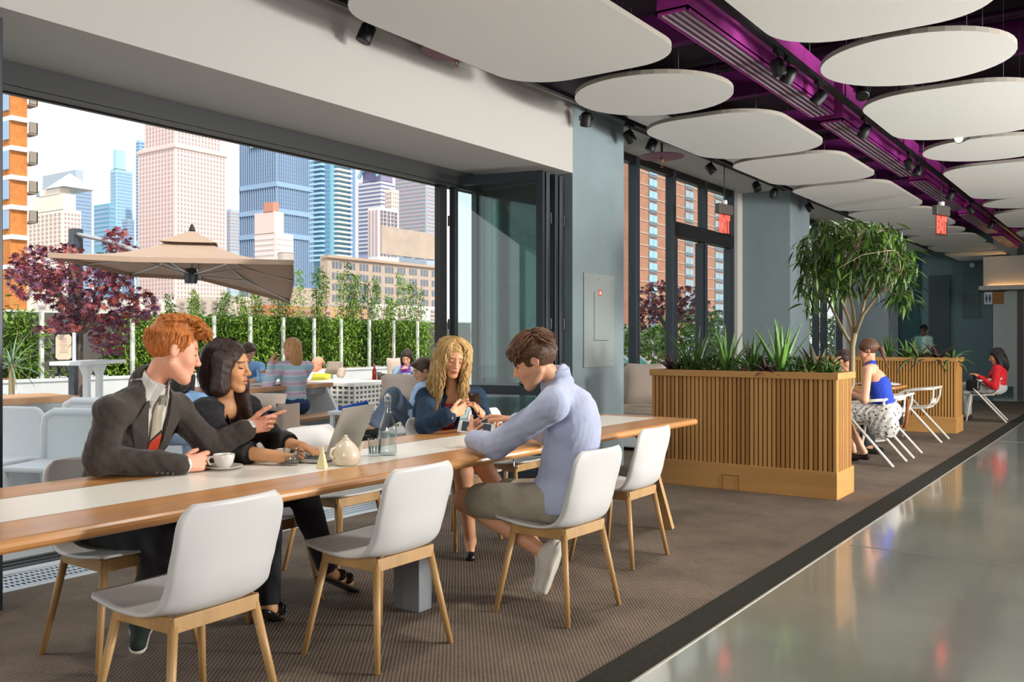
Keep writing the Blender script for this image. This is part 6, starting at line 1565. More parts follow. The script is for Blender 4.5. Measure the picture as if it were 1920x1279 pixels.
shoe(H, 'R', M_green, M_sole, A3(247, 1250, z=.03)-H.J['AR'], L=.27); shoe(H, 'L', M_green, M_sole, (.8, .5, -.1), L=.27)
hm = hairmat('ginger_hair', '#b2682a')
hops = cap_ops(.004, nape=-.080)+[El((0, .040, .104), (.056, .066, .026), .02), El((.0, .088, .092), (.045, .030, .020), .015), El((0, -.02, .108), (.062, .075, .024), .02)]
hops = [hops[0]]+hops[-3:]+hops[1:-3]+[('n', .0010, 130, 3)]
def root(r): return (r.uniform(-.064, .064), r.uniform(-.085, .088), r.uniform(.035, .065), r.random())
def path(p, t, r):
    x, y, L, q = p; z0 = .034+.100*math.sqrt(max(.05, 1-(x/.090)**2-((y+.02)/.125)**2))+(.016 if y > .02 else .006)
    return Vector((x*(1+.2*t)+.005*math.sin(5*t+q*6), y+L*t*.8, z0+.016*math.sin(2.6*t)*(1 if y > -.03 else .5)-.012*t*t*(y > .03)))
def rootb(r): return (r.uniform(-3.1, 3.1), r.uniform(-.06, .06), r.uniform(.02, .035), r.random())
def pathb(p, t, r):
    a, z, L, q = p
    if abs(a) < 1.05: a = 1.05*(1 if a > 0 else -1)
    k = math.sqrt(max(.05, 1-((z-.035-L*t)/.098)**2)); zz = z+.01-L*t
    zz = max(zz, -.055 if abs(a) > 2 else -.012); return Vector((math.sin(a)*(.0825+.002*q)*k, math.cos(a)*(.1025+.002*q)*k-.02, zz))
H.hair(hops, hm, .0034, strands(420, root, path, .0030, 4))
H.hair([], hairmat('ginger_light', '#c88a45'), .01, strands(170, root, path, .0024, 44), name='hair_highlights')
H.hair([], hm, .01, strands(500, rootb, pathb, .0022, 45, seg=4), name='hair_sides')

# ------------------------------------------------------------------ dark haired woman in a black blazer at the laptop
N = A3(424, 752, X=-3.70); lat = nrm((-.25, .968, 0))
J = dict(P=(-4.02, 3.02, .55), N=N, C=(-3.88, 2.98, .88), SR=N-lat*.165+V3(0, 0, -.045), SL=N+lat*.165+V3(0, 0, -.045), ER=A3(432, 846, X=-3.60), WR=A3(528, 857, z=.800),
         EL=A3(515, 826, X=-3.74), WL=A3(566, 838, z=.812), HR=(-3.97, 2.94, .53), HL=(-3.97, 3.12, .53), KR=(-3.50, 2.92, .56), AR=A3(505, 1140, z=.09), KL=(-3.45, 3.10, .60), AL=A3(618, 1075, z=.15), TR=A3(520, 1150, z=.03), TL=A3(655, 1092, z=.06))
H = Human(J, A3(427, 686, X=-3.62), (.89, .456), -5, -3, 1.02, fem=True, skin='#cc966a', lip='#b3625a', brow='#1d120c', wide=.92, deep=.95, vox=(.010, .0026, .0028), mouth=.003)
H.hands = [dict(w=J['WR'], f=A3(585, 852, z=.79)-J['WR'], n=(0, 0, -1), side='R', curl=[(22, 28, 15)]*4, sc=.97, thumb=(.8, .5, .2)),
           dict(w=J['WL'], f=A3(607, 851, z=.79)-J['WL'], n=(0, 0, -1), side='L', curl=[(16, 30, 18), (20, 32, 18), (24, 34, 18), (26, 34, 20)], sc=.97, thumb=(.8, .5, .2))]
H.body('dark haired woman in a black blazer typing on the laptop')
W1 = H
V0, V1 = H.tp(0, .14, -.10), N+H.front*.07+H.up*.01
bl = H.torso(.014)+H.arm('R', .016, t1=.28, upper=(.046, .042), lower=(.041, .035))+H.arm('L', .016, t1=.42, upper=(.046, .042), lower=(.041, .035))
bl += [Cn(N-H.up*.04, N+H.up*.0-H.front*.03, .072, .066, .02), ('n', .0028, 26, 14), xE(N+H.up*.05+H.front*.03, (.062, .085, .075), .006), xC(V1, V0, .075, .012, .006), xC(V1+H.front*.05, V0+H.front*.05, .10, .02, .006), xP(H.J['P']-H.up*.02, -H.up)]
H.part('blazer', bl, M_black, .0065)
for q in (-1, 1):
    a = N+H.lat*q*.075+H.front*.03; b = H.tp(q*.09, .135, .03); c = H.tp(q*.015, .165, -.10); d = H.tp(q*.045, .150, .03); e = N+H.lat*q*.06+H.front*.07-H.up*.01
    H.mesh('lapel', MB().add([a, b, c, d, e], [(0, 1, 3, 4), (1, 2, 3)]), M_black, solid=.007)
for d_, tt in (('R', .28), ('L', .42)):
    E_, W_ = H.J['E'+d_], H.J['W'+d_]; c = E_+(W_-E_)*tt; dv = nrm(W_-E_); H.part('cuff', [Cn(c-dv*.03, c+dv*.008, .064, .060, .01), xC(c-dv*.1, c+dv*.06, .045, .045, .004)], mat('cuff_lining', '#22201e', .6), .006)
H.part('trousers', H.leg('R', .012, 1.90, (.088, .064, .055, .042))+H.leg('L', .012, 1.88, (.088, .064, .055, .042))+[El(H.J['P'], (.17, .14, .12), .04, H.TM)], M_black, .009)
for d_ in 'RL':
    A_, T_ = H.J['A'+d_], H.J['T'+d_]; f = nrm(T_-A_); z = V3(0, 0, 1); mb = MB()
    s_ = np.cross(f, z); 
    uv = nrm(z-f*(z @ f)); b0 = A_-uv*.034-f*.05; b1 = T_-uv*.026+f*.045
    so = H.part('sandal', [Cn(b0, b1, .036, .040, .01), xP(b1+uv*.004, uv), xP(b1-uv*.014, -uv)], M_leath, .004)
    for t in (.35, .72): c = A_+(T_-A_)*t; H.part('strap', [Cn(c-s_*.03+z*.012, c+s_*.03+z*.012, .030, .030, .01), xC(c-f*.1, c+f*.1, .027, .027, .003), xP(c+f*.011, f), xP(c-f*.011, -f)], M_leath, .004)
hm = hairmat('black_brown_hair', '#2e1b13', rough=.34)
hops = [El((0, -.022, .036), (.090, .108, .094)), El((.0, -.060, -.030), (.098, .075, .125), .03), Cn((.083, .012, .03), (.088, .010, -.095), .036, .044, .03), Cn((-.080, .01, .03), (-.090, .02, -.09), .034, .038, .03),
        Cn((-.088, .03, -.08), (-.100, .075, -.24), .032, .018, .03), Cn((-.088, .0, -.1), (-.105, .03, -.26), .03, .02, .03), xE((-.008, .125, -.035), (.066, .092, .118), .010), xE((0, .0, -.30), (.07, .2, .12), .02), ('n', .0012, 60, 5)]
def root(r): return (r.uniform(-1, 1), r.uniform(0, 6), r.uniform(.985, 1.012))
def path(p, t, r):
    u, q, g = p; y = -.118*abs(u)**1.1*1.0+.03; sd = 1 if u > 0 else -1; z = .130-.255*t; k = math.sqrt(max(.03, 1-((z-.036)/.0955)**2)) if z > .036 else 1+.22*math.sin(min(1, (.036-z)/.13)*2.7)
    return Vector((sd*.0905*g*k, y*(.6+.4*k), z))
H.hair(hops, hm, .0038, strands(220, root, path, .0018, 8, seg=10))

# ------------------------------------------------------------------ blonde woman in a denim jacket with a phone
N = A3(846, 733, X=-3.90); lat = nrm((.45, .893, 0))
J = dict(P=(-4.16, 4.86, .56), N=N, C=(-4.02, 4.84, .86), SR=N-lat*.185+V3(0, 0, -.045), SL=N+lat*.185+V3(0, 0, -.045), ER=A3(797, 800, X=-3.73), WR=A3(846, 776, X=-3.55),
         EL=A3(908, 788, X=-3.70), WL=A3(902, 776, X=-3.50), HR=(-4.05, 4.78, .54), HL=(-4.05, 4.96, .54), KR=A3(868, 885, X=-3.42), AR=A3(882, 1015, z=.09), KL=A3(905, 872, X=-3.40), AL=A3(965, 965, X=-3.28), TR=A3(882, 1040, z=.03), TL=A3(985, 985, X=-3.2))
H = Human(J, A3(850, 670, X=-3.80), (.80, -.60), -22, 5, 1.02, fem=True, skin='#d8a07c', lip='#b84a48', brow='#7d5a34', wide=1.0, deep=1.0, vox=(.010, .0028, .0028))
H.hands = [dict(w=J['WR'], f=A3(886, 762, X=-3.50)-J['WR'], n=(-.55, .5, .2), side='R', curl=[(30, 40, 25), (34, 44, 25), (38, 48, 25), (42, 50, 25)], sc=1.0, thumb=(.8, .3, .5), tcurl=.5),
           dict(w=J['WL'], f=A3(888, 756, X=-3.52)-J['WL'], n=(-.5, -.5, .3), side='L', curl=[(40, 50, 30)]*4, sc=1.0, thumb=(.8, .3, .5), tcurl=.5)]
H.body('blonde woman in a dark denim jacket looking at her phone')
W2 = H
H.part('red_top', [El(H.J['C'], (.152, .118, .19), .03, H.TM)]+[El(H.J['C']+H.lat*q*.068+H.front*.085-H.up*.02, (.062, .058, .065), .03, H.TM) for q in (-1, 1)]+[Cn(N-H.up*.03, H.J['SR'], .05, .05, .03), Cn(N-H.up*.03, H.J['SL'], .05, .05, .03), El(H.J['P'], (.17, .13, .14), .04, H.TM), xC(N+H.front*.08+H.up*.03, H.tp(0, .14, .07), .055, .02, .006), xE(N+H.up*.05+H.front*.02, (.06, .075, .07), .005)], M_red, .007)
dj = H.torso(.016)+H.arm('R', .016, t1=.86, upper=(.048, .044), lower=(.042, .034))+H.arm('L', .016, t1=.86, upper=(.048, .044), lower=(.042, .034))
dj += [Cn(N-H.up*.04, N+H.up*.02-H.front*.03, .078, .070, .02), ('n', .004, 26, 24), ('n', .002, 80, 3), xE(N+H.up*.055+H.front*.035, (.064, .085, .078), .006), xC(N+H.front*.07+H.up*.02, H.tp(0, .15, -.12), .075, .055, .006), xC(N+H.front*.14+H.up*.02, H.tp(0, .2, -.25), .09, .07, .006), xC(H.tp(0, .15, -.1), H.tp(0, .15, -.32), .055, .065, .006), xP(H.J['P']+H.up*.0, -H.up)]
H.part('denim_jacket', dj, M_denim, .0065)
for q in (-1, 1):
    a = N+H.lat*q*.078+H.front*.03+H.up*.01; b = N+H.lat*q*.125+H.front*.085-H.up*.04; c = H.tp(q*.065, .15, .06); d = N+H.lat*q*.06+H.front*.075-H.up*.01
    H.mesh('collar_flap', MB().add([a, b, c, d], [(0, 1, 2, 3)]), M_denim, solid=.008)
for d_ in 'RL':
    E_, W_ = H.J['E'+d_], H.J['W'+d_]; c = E_+(W_-E_)*.85; dv = nrm(W_-E_); H.part('cuff', [Cn(c-dv*.035, c+dv*.01, .060, .056, .006), xC(c-dv*.1, c+dv*.06, .042, .042, .004)], M_denim, .006)
    H.mesh('cuff_button', MB().ball(tuple(c+V3(.055, -.02, -.01)), (.008, .008, .008), 8, 5), mat('copper_button', '#a98868', .4, metal=.6))
H.part('skirt', [Cn(H.J['H'+d_], H.J['H'+d_]+(H.J['K'+d_]-H.J['H'+d_])*.55, .105, .085, .04) for d_ in 'RL']+[El(H.J['P'], (.18, .15, .13), .04, H.TM)], M_black, .009)
for d_ in 'RL':
    A_, T_ = H.J['A'+d_], H.J['T'+d_]; f = nrm(T_-A_); z = V3(0, 0, 1)
    H.part('pump_shoe', [Cn(A_-f*.035-z*.04, T_+f*.015, .034, .026, .02), El(T_+f*.03, (.028, .028, .024), .02), xE(A_+f*.01+z*.02, (.035, .045, .06), .004), Cn(A_-f*.04-z*.05, V3(*(A_-f*.045)[:2], .0), .012, .006, .01), xP((0, 0, .0), (0, 0, -1))], M_leath, .005)
hm = hairmat('blonde_hair', '#b3905a')
hops = [El((0, -.024, .038), (.088, .107, .094)), El((0, -.06, -.06), (.10, .07, .14), .03), xE((.004, .130, -.030), (.058, .080, .128), .010), ('n', .003, 70, 6)]
def root(r): return (r.choice([-1, 1, -1]), r.random(), r.uniform(0, 6.28), r.uniform(.85, 1.2), r.uniform(.75, 1.05))
def path(p, t, r):
    sd, ph, q, g, L = p; a = R(38+125*ph)*sd   # azimuth from the face direction
    if t < .2: z = .130-.045*(t/.2); rad = .015+.080*(t/.2)**.7
    else: tt = (t-.2)/.8; z = .085-.45*tt*L; rad = .096+.034*tt+.010*math.sin(q+10*tt)
    a2 = a*(1-.18*t) if abs(a) < R(110) else a
    return Vector((math.sin(a2)*rad*g**.2+.014*math.sin(q*2+15*t), math.cos(a2)*rad*1.10-.018+.014*math.sin(q+17*t), z))
H.hair(hops, hm, .0042, strands(700, root, path, .0042, 9, 4, 16))
H.hair([], hairmat('blonde_light', '#d2b078'), .01, strands(420, root, path, .0034, 19, 4, 16), name='hair_highlights')
ph = empty('mobile_phone', (A3(890, 748, X=-3.50)), 0, label='black mobile phone held by the blonde woman', cat='phone')
ph.rotation_euler = (R(-35), R(0), R(30))
MB().box((-.036, -.07, -.005), (.036, .07, .005)).build('phone_body', M_leath, ph, bevel=.004); MB().box((-.032, -.06, .0051), (.032, .06, .0056)).build('phone_screen', mat('phone_glass', '#11161c', .1), ph); MB().box((-.02, -.066, -.0062), (0, -.060, -.005)).build('camera_lens', M_alu, ph)

# ------------------------------------------------------------------ man in a light blue shirt with a tablet
N = A3(1046, 712, X=-2.37); lat = nrm((.42, -.907, 0))
J = dict(P=(-2.40, 3.88, .57), N=N, C=(-2.36, 3.89, .92), SL=N+lat*.19+V3(0, 0, -.115), SR=N-lat*.19+V3(0, 0, -.09), EL=A3(930, 836, X=-2.66), WL=A3(886, 824, z=.825),
         ER=(-2.70, 4.22, .83), WR=A3(962, 788, X=-3.02), HL=(-2.42, 3.77, .545), HR=(-2.42, 3.97, .545), KL=A3(873, 938, X=-2.90), AL=A3(1018, 1035, X=-2.52), KR=(-2.92, 4.00, .50), AR=A3(1018, 1035, X=-2.52)+V3(-.06, .07, -.03))
H = Human(J, A3(1001, 676, X=-2.43), (-.86, -.50), -25, 0, 1.04, skin='#cf9a79', lip='#a9655a', brow='#4a2f1e', wide=1.08, deep=1.02, stubble='#9a7a62', vox=(.010, .0026, .0028))
H.hands = [dict(w=J['WL'], f=A3(880, 790, X=-3.06)-J['WL'], n=(.1, .9, .6), side='L', curl=[(30, 35, 20)]*4, sc=1.0, thumb=(.6, .6, .4)),
           dict(w=J['WR'], f=A3(925, 780, X=-3.15)-J['WR'], n=(-.1, -.3, -1), side='R', curl=[(8, 25, 12), (30, 45, 25), (40, 50, 30), (45, 50, 30)], sc=1.05, spread=.15, thumb=(.8, .5, .3))]
H.body('man in a light blue shirt and khaki shorts holding a tablet', colour_fn=None)
M2 = H
bk = -H.front
st = H.torso(.020)+[El(H.J['C']+bk*.035-H.up*.02, (.155, .10, .20), .05, H.TM), El((H.J['P']+H.J['C'])/2+bk*.01-H.up*.05, (.178, .135, .17), .05, H.TM), El(H.J['P'], (.196, .165, .12), .05, H.TM)]
st += H.arm('L', .018, t1=.92, upper=(.054, .048), lower=(.046, .034))+H.arm('R', .018, t1=.88, upper=(.054, .048), lower=(.046, .034))
st += [Cn(N-H.up*.035, N+H.up*.028+H.front*.008, .078, .068, .015), ('n', .0034, 22, 33), ('n', .0010, 75, 12), xE(N+H.up*.085+H.front*.03, (.059, .066, .085), .004), xP(H.J['P']-H.up*.035, -H.up)]
H.part('shirt', st, M_lblue, .0062)
cl = MB()
for k in range(13):
    a = R(-150+300*k/12)-R(90); c = N+H.lat*math.cos(a)*.070+H.front*(math.sin(a)*-.066+.01); c = N+H.lat*math.sin(R(-150+25*k))*.071-H.front*(math.cos(R(-150+25*k))*.066-.008)
    cl.v += [tuple(c+H.up*.058), tuple(c+H.up*.020+(c-N)*.10)]
cl.add([], []); cl.f = [(2*k, 2*k+1, 2*k+3, 2*k+2) for k in range(12)]; cl.mi = [0]*12
H.mesh('shirt_collar', cl, M_lblue, smooth=True, solid=.005)
shs = [Cn(H.J['H'+d_], H.J['H'+d_]+(H.J['K'+d_]-H.J['H'+d_])*.80, .100, .090, .04) for d_ in 'RL']+[El(H.J['P']-H.up*.02, (.172, .14, .11), .04, H.TM), ('n', .002, 30, 41)]
for d_ in 'RL': kd = nrm(H.J['K'+d_]-H.J['H'+d_]); 
H.part('shorts', shs, M_khaki, .008)
shoe(H, 'L', M_canvas, M_sole, A3(992, 1112, z=.05)-H.J['AL'], L=.27); shoe(H, 'R', M_canvas, M_sole, A3(992, 1112, z=.05)+V3(-.06, .07, 0)-H.J['AR'], L=.27)
E_, W_ = H.J['EL'], H.J['WL']; dv = nrm(W_-E_)
H.part('watch', [Cn(W_-dv*.012, W_+dv*.006, .036, .036, .002), xC(W_-dv*.1, W_+dv*.1, .030, .030, .002)], M_leath, .004)
hm = hairmat('brown_hair', '#54361f')
hops = [El((0, -.020, .038), (.089, .108, .096)), El((0, .055, .085), (.062, .050, .030), .02), El((0, .086, .055), (.050, .022, .030), .015), xE((0, .134, -.045), (.085, .072, .118), .008), xE((0, .045, -.168), (.16, .16, .085), .008)]
for q in (-1, 1): hops.append(xE((q*.092, .006, -.020), (.030, .030, .042), .006))
hops.append(('n', .0025, 110, 7))
def root(r): return (r.uniform(-.078, .078), r.uniform(-.10, .06), r.uniform(.05, .09), r.random())
def path(p, t, r):
    x, y, L, q = p; s2 = (x/.090)**2+((y+.02)/.109)**2; z0 = .036+.097*math.sqrt(max(.02, 1-min(s2, .98)))
    n = Vector((x/.0081, (y+.02)/.0119, (z0-.036)/.0094)).normalized(); d = Vector((x*4, .75 if y > -.04 else -.6, -.45)); d = (d-n*d.dot(n)).normalized()
    return Vector((x, y, z0))+n*(.004+.006*math.sin(3*t))+d*L*t*.8-n*(.012*t*t)
H.hair(hops, hm, .0036, strands(260, root, path, .0048, 14))
tb_ = empty('tablet', A3(893, 803, z=.865), 0, label='white framed tablet held by the man in the light blue shirt', cat='tablet')
tx = nrm((.80, .56, -.12)); tn = V3(.30, -.25, .9); tn = nrm(tn-tx*(tn @ tx)); ty = np.cross(tn, tx)
tb_.rotation_euler = Matrix(np.stack([tx, ty, tn], 1).tolist()).to_euler()
MB().box((-.1, -.067, -.004), (.1, .067, .004)).build('tablet_body', mat('tablet_white', '#b9bab8', .3), tb_, bevel=.004); MB().box((-.080, -.056, .0041), (.080, .056, .0047)).build('tablet_screen', mat('tablet_glass', '#2b333a', .08), tb_)
# =================================================================== people on the terrace and farther inside
def cloth(n, c, **k): return mat(n, c, .85, bump=(40, .25, (1, 1, 1)), **k)
def sitter(px, py, fwd, label, seat=.46, d=None, Y=None, s=1.0, fem=False, lean=.10, pitch=-12, hairc='#3a2618', style='short', skin='#cf9a79', top='#8fb0d8', sleeve=1.0, bottom='#2a3a55', short=False,
           hands=None, feet=None, knees=None, shoes='#222222', headf=None, torsof=None, group=None, vox=(.014, .0055, .007), neckz=.158, topmat=None, botmat=None, stand=False, roll=0, hipback=None):
    hc = A3(px, py, d=d) if d else A3(px, py, Y=Y); f = nrm((*(torsof or fwd), 0)); l = np.array((-f[1], f[0], 0)); z = V3(0, 0, 1)
    hf = headf or fwd; hfn = nrm((*hf, 0))
    N = hc-z*neckz*s-hfn*.03*s; pz = seat+.10
    P = N-f*lean; P[2] = pz; C = P+(N-P)*.62-f*.015
    S = {'R': N-l*.175*s-z*.05*s, 'L': N+l*.175*s-z*.05*s}; J = dict(P=P, C=C, N=N, SR=S['R'], SL=S['L'])
    for q, sg in (('R', -1), ('L', 1)):
        W_ = V3(hands[q]) if hands and q in hands else P+f*.30+l*sg*.10+z*.10
        mid = (S[q]+W_)/2; L = np.linalg.norm(W_-S[q]); h = math.sqrt(max(.0025, (.29*s)**2-(L/2)**2)) if L < .58*s else .04
        J['E'+q] = mid-z*h*.8-f*h*.35+l*sg*h*.45; J['W'+q] = W_
        H_ = P+l*sg*.09*s-z*.02; J['H'+q] = H_
        K_ = V3(knees[q]) if knees and q in knees else (H_+f*.44*s+z*.02 if not stand else H_-z*.42+f*.02); J['K'+q] = K_
        A_ = V3(feet[q]) if feet and q in feet else V3(K_[0]-f[0]*.02, K_[1]-f[1]*.02, .09); J['A'+q] = A_
        J['T'+q] = A_+f*.11-z*.05
    H = Human(J, hc, hf, pitch, roll, s, fem, skin, '#b06058', '#3a2618', .92 if fem else 1.05, .95, vox=vox)
    for q in 'RL':
        dv = nrm(J['W'+q]-J['E'+q]); H.hands.append(dict(w=J['W'+q], f=dv, n=(f*(-.2)-z*.8), side=q, curl=RELAX, sc=s*.95))
    H.body(label, group)
    tm = topmat or cloth('cloth_'+top.strip('#'), top); bm = botmat or cloth('cloth_'+bottom.strip('#'), bottom)
    o = H.torso(.016)+[Cn(N-z*.03, N+z*.012, .068, .060, .02)] if sleeve > 0 else [El(J['C']-H.up*.03, (.150, .122, .13), .04, H.TM), El((J['P']+J['C'])/2, (.140, .115, .17), .04, H.TM), El(J['P'], (.17, .135, .12), .04, H.TM), Cn(N+z*.01+f*.02, J['C']+f*.09, .05, .05, .03), Cn(N-z*.01, N+z*.02, .058, .055, .01)]
    if sleeve > 0:
        for q in 'RL': o += H.arm(q, .014, t1=max(0, sleeve*2-1))
    o += [('n', .004, 24, 5), xE(N+z*.06+f*.03, (.055, .062, .065), .006), xP(P-H.up*.03, -H.up)]
    H.part('top', o, tm, .012)
    g = [El(P, (.175, .15, .12), .04, H.TM)]
    for q in 'RL': g += H.leg(q, .014, .8 if short else 1.92, (.088, .066, .058, .045))
    H.part('shorts' if short else 'trousers', g+[('n', .003, 20, 3)], bm, .013)
    for q in 'RL': A_ = J['A'+q]; H.part('shoe', [Cn(A_-f*.03-z*.045, A_+f*.14-z*.055, .040, .034, .02), xP(A_-z*.085, -z)], cloth('shoe_'+shoes.strip('#'), shoes), .010)
    hm = hairmat('hair_'+hairc.strip('#'), hairc); X0 = [El((0, -.020, .035), (.088, .107, .095))]
    face = xE((0, .130, -.035), (.070, .078, .118), .008); nape = xE((0, .04, -.155), (.16, .16, .085), .008); ear = [xE((q*.092, .008, -.018), (.030, .030, .040), .006) for q in (-1, 1)]
    nz = [('n', .002, 100, 3)]
    if style == 'short': H.hair(X0+[El((0, .06, .09), (.05, .045, .026), .02), face, nape]+ear+nz, hm, .006)
    elif style == 'fringe': H.hair([El((0, -.1, -.01), (.078, .02, .05)), nape], hm, .006)
    elif style == 'long': H.hair(X0+[El((0, -.055, -.06), (.10, .075, .16), .03), Cn((.08, .01, 0), (.085, .03, -.2), .03, .02, .03), Cn((-.08, .01, 0), (-.085, .03, -.2), .03, .02, .03), face]+nz, hm, .006)
    elif style == 'longback': H.hair(X0+[El((0, -.065, -.07), (.09, .06, .17), .03), face, xE((.09, .02, -.03), (.03, .04, .06), .006), xE((-.09, .02, -.03), (.03, .04, .06), .006)]+nz, hm, .006)
    elif style == 'wavy': H.hair(X0+[El((0, -.06, -.08), (.105, .075, .19), .03), Cn((.08, -.01, 0), (.09, .0, -.2), .035, .03, .03), Cn((-.08, -.01, 0), (-.09, .0, -.2), .035, .03, .03), face, ('n', .006, 55, 3)], hm, .006)
    elif style == 'pony': H.hair(X0+[Cn((0, -.11, .015), (0, -.135, -.03), .020, .026, .015), Cn((0, -.135, -.03), (0, -.125, -.24), .028, .010, .015), face, nape]+ear+nz, hm, .006)
    return H
cm = A3
GT = 'people on the terrace'
# striped sweater: pastel knit
M_knit = bpy.data.materials.new('pastel_stripe_knit'); M_knit.use_nodes = True; t = M_knit.node_tree; pb = t.nodes['Principled BSDF']; pb.inputs['Roughness'].default_value = .9
tcn = t.nodes.new('ShaderNodeTexCoord'); wv = t.nodes.new('ShaderNodeTexWave'); wv.bands_direction = 'Z'; wv.inputs['Scale'].default_value = 2.6; wv.inputs['Distortion'].default_value = 2.0; t.links.new(tcn.outputs['Object'], wv.inputs['Vector'])
cr = t.nodes.new('ShaderNodeValToRGB'); el = cr.color_ramp.elements; el[0].color = (*lin('#c9aec6'), 1); el[1].color = (*lin('#a9c6d6'), 1); e2 = el.new(.5); e2.color = (*lin('#d2d3d8'), 1); e3 = el.new(.75); e3.color = (*lin('#9fc4c9'), 1)
t.links.new(wv.outputs['Fac'], cr.inputs[0]); t.links.new(cr.outputs[0], pb.inputs['Base Color'])
sitter(546, 654, (-.88, .30), 'woman in a pastel striped sweater and jeans seen from behind on the bench', d=10.55, seat=.50, s=1.03, fem=True, lean=.02, pitch=-5, hairc='#c08f5c', style='longback', topmat=M_knit, bottom='#25406b', headf=(-.98, -.05),
       hands={'L': cm(508, 684, d=10.35), 'R': cm(515, 700, d=10.8)}, group=GT)
sitter(466, 660, (.75, -.45), 'man in a light blue shirt leaning over the picnic table', d=12.5, seat=.50, s=1.0, lean=.16, pitch=-32, hairc='#4b3526', style='short', top='#7fa9d8', bottom='#3a3f4a', headf=(.92, .1), hands={'R': cm(462, 712, d=12.0), 'L': cm(478, 712, d=12.1)}, group=GT)
sitter(595, 682, (.3, -.9), 'bald man in a white shirt on the far sofa', d=15.6, seat=.42, s=1.05, lean=-.05, pitch=-10, style='fringe', hairc='#a58d78', top='#cfd3da', bottom='#5b6068', headf=(-.35, -.8), skin='#cf8f74', group=GT)
Hh = sitter(763, 671, (.45, -.88), 'woman in a grey blue sweater with a purple tablet', d=14.4, seat=.42, s=1.0, fem=True, lean=-.02, pitch=-24, hairc='#2c1b14', style='long', top='#7d93a8', bottom='#39414f', hands={'R': cm(754, 694, d=14.0), 'L': cm(771, 694, d=14.05)}, group=GT)
tp_ = empty('purple_tablet', cm(760, 692, d=13.95), 0, label='purple cased tablet held by the woman on the far sofa', cat='tablet'); tp_.rotation_euler = (R(70), 0, R(25))
MB().box((-.08, -.06, -.006), (.08, .06, .006)).build('case', mat('purple_case', '#6a2a86', .5), tp_, bevel=.004); MB().ball((.02, .0, -.007), (.014, .014, .003), 12, 5).build('emblem', mat('pink_emblem', '#c93a77', .5), tp_)
sitter(792, 694, (-.75, -.35), 'young man in a light blue shirt lounging with one knee raised', d=9.5, seat=.40, s=1.0, lean=-.10, pitch=-20, hairc='#4d3828', style='short', top='#a9c4e4', bottom='#5d6a7c', headf=(-.45, -.8),
       knees={'L': cm(737, 741, d=9.1), 'R': cm(752, 770, d=9.4)}, feet={'L': cm(700, 800, d=8.9), 'R': cm(695, 812, d=9.2)}, hands={'L': cm(772, 775, d=9.2), 'R': cm(800, 770, d=9.6)}, group=GT)
sitter(343, 706, (-.5, .75), 'dark haired person in pale blue seated behind the red haired man', d=8.2, seat=.42, s=1.0, fem=True, lean=.0, hairc='#1a120e', style='long', top='#8fb3dc', bottom='#8796b0', group=GT)
# ---- inside: white tubular armchairs and small tables
M_tub = mat('warm_white_powder', '#cdc8bd', .45)
def make_tube_chair():
    e = empty('tube_armchair'); r = .016
    for q in (-1, 1):
        x = q*.26
        MB().tube([(x*.96, -.27, .705), (x, -.12, .69), (x, .08, .665), (x, .13, .65), (x, .145, .615), (x*1.03, .10, .54), (x*1.06, -.38, 0)], r, 8).build('arm_and_rear_leg', M_tub, e, smooth=True)
        MB().tube([(x*.85, .14, .44), (x*.92, .21, 0)], r, 8).build('front_leg', M_tub, e, smooth=True)
        MB().tube([(x*.93, -.275, .70), (x*.9, -.27, .60), (x*.86, -.235, .50), (x*.84, -.18, .45), (x*.82, .0, .435), (x*.82, .2, .44)], r*.85, 8).build('side_loop', M_tub, e, smooth=True)
    MB().tube([(-.25, -.27, .705), (-.15, -.305, .715), (0, -.315, .72), (.15, -.305, .715), (.25, -.27, .705)], r, 8).build('top_rail', M_tub, e, smooth=True)
    MB().box((-.2, -.235, .50), (.2, -.225, .56)).build('back_band', M_tub, e)
    MB().grid(lambda u, v: ((v-.5)*.44, .22-u*.42, .445-.012*math.sin(u*3.14)), 8, 6).build('seat', M_tub, e, smooth=True, solid=.012)
    return e
tc0 = make_tube_chair()
TC = [(-2.57, 10.46, R(88), 'white tubular armchair the woman in the blue top sits on'), (-2.56, 11.32, R(92), 'white tubular armchair with a bag, second behind the planter'),
      (-2.58, 13.2, R(90), 'empty white tubular armchair nearest the far planter'), (-2.27, 16.9, R(95), 'white tubular armchair the woman in red sits on'), (-3.75, 10.9, R(-88), 'white tubular armchair across the small table')]
for i, (x, y, rz, lb) in enumerate(TC): c = tc0 if i == 0 else copy_tree(tc0); place(c, (x, y, 0), rz); tag(c, lb, 'chair', 'white tubular armchairs')
def cafe_table(x, y, label, w=.8, l=.8, z=.74):
    e = empty('cafe_table', (x, y, 0), label=label, cat='table', group='small oak cafe tables'); MB().prism(rrect(-w/2, w/2, -l/2, l/2, .08, 5), z-.03, z).build('table_top', wood('cafe_oak', '#b07c44', 0, .35, .14), e, bevel=.004)
    MB().tube([(0, 0, .02), (0, 0, z-.03)], .03, 12).build('pedestal', M_tub, e); MB().lathe([(.24, 0), (.24, .015), (.03, .03)], n=24).build('foot', M_tub, e); return e
cafe_table(-3.15, 10.5, 'small oak table the woman in the blue top leans on'); cafe_table(-3.1, 12.75, 'small oak table with a newspaper before the far planter', .9, .8); cafe_table(-3.05, 16.9, 'small table in front of the woman in red')
tag(MB().grid(lambda u, v: ((u-.5)*.5, (v-.5)*.4, .01+.02*abs(math.sin(u*6.3))), 12, 4).build('newspaper', mat('newsprint2', '#cfcfd2', .8), solid=.006, loc=(-2.95, 12.7, .745)), 'open newspaper on the oak table before the far planter', 'newspaper')
tag(MB().box((-.14, -.1, 0), (.14, .1, .01)).build('open_book', mat('book_page', '#bdb9b0', .8), loc=(-2.85, 16.8, .741), rot=(0, 0, R(20))), 'open book on the table before the woman in red', 'book')
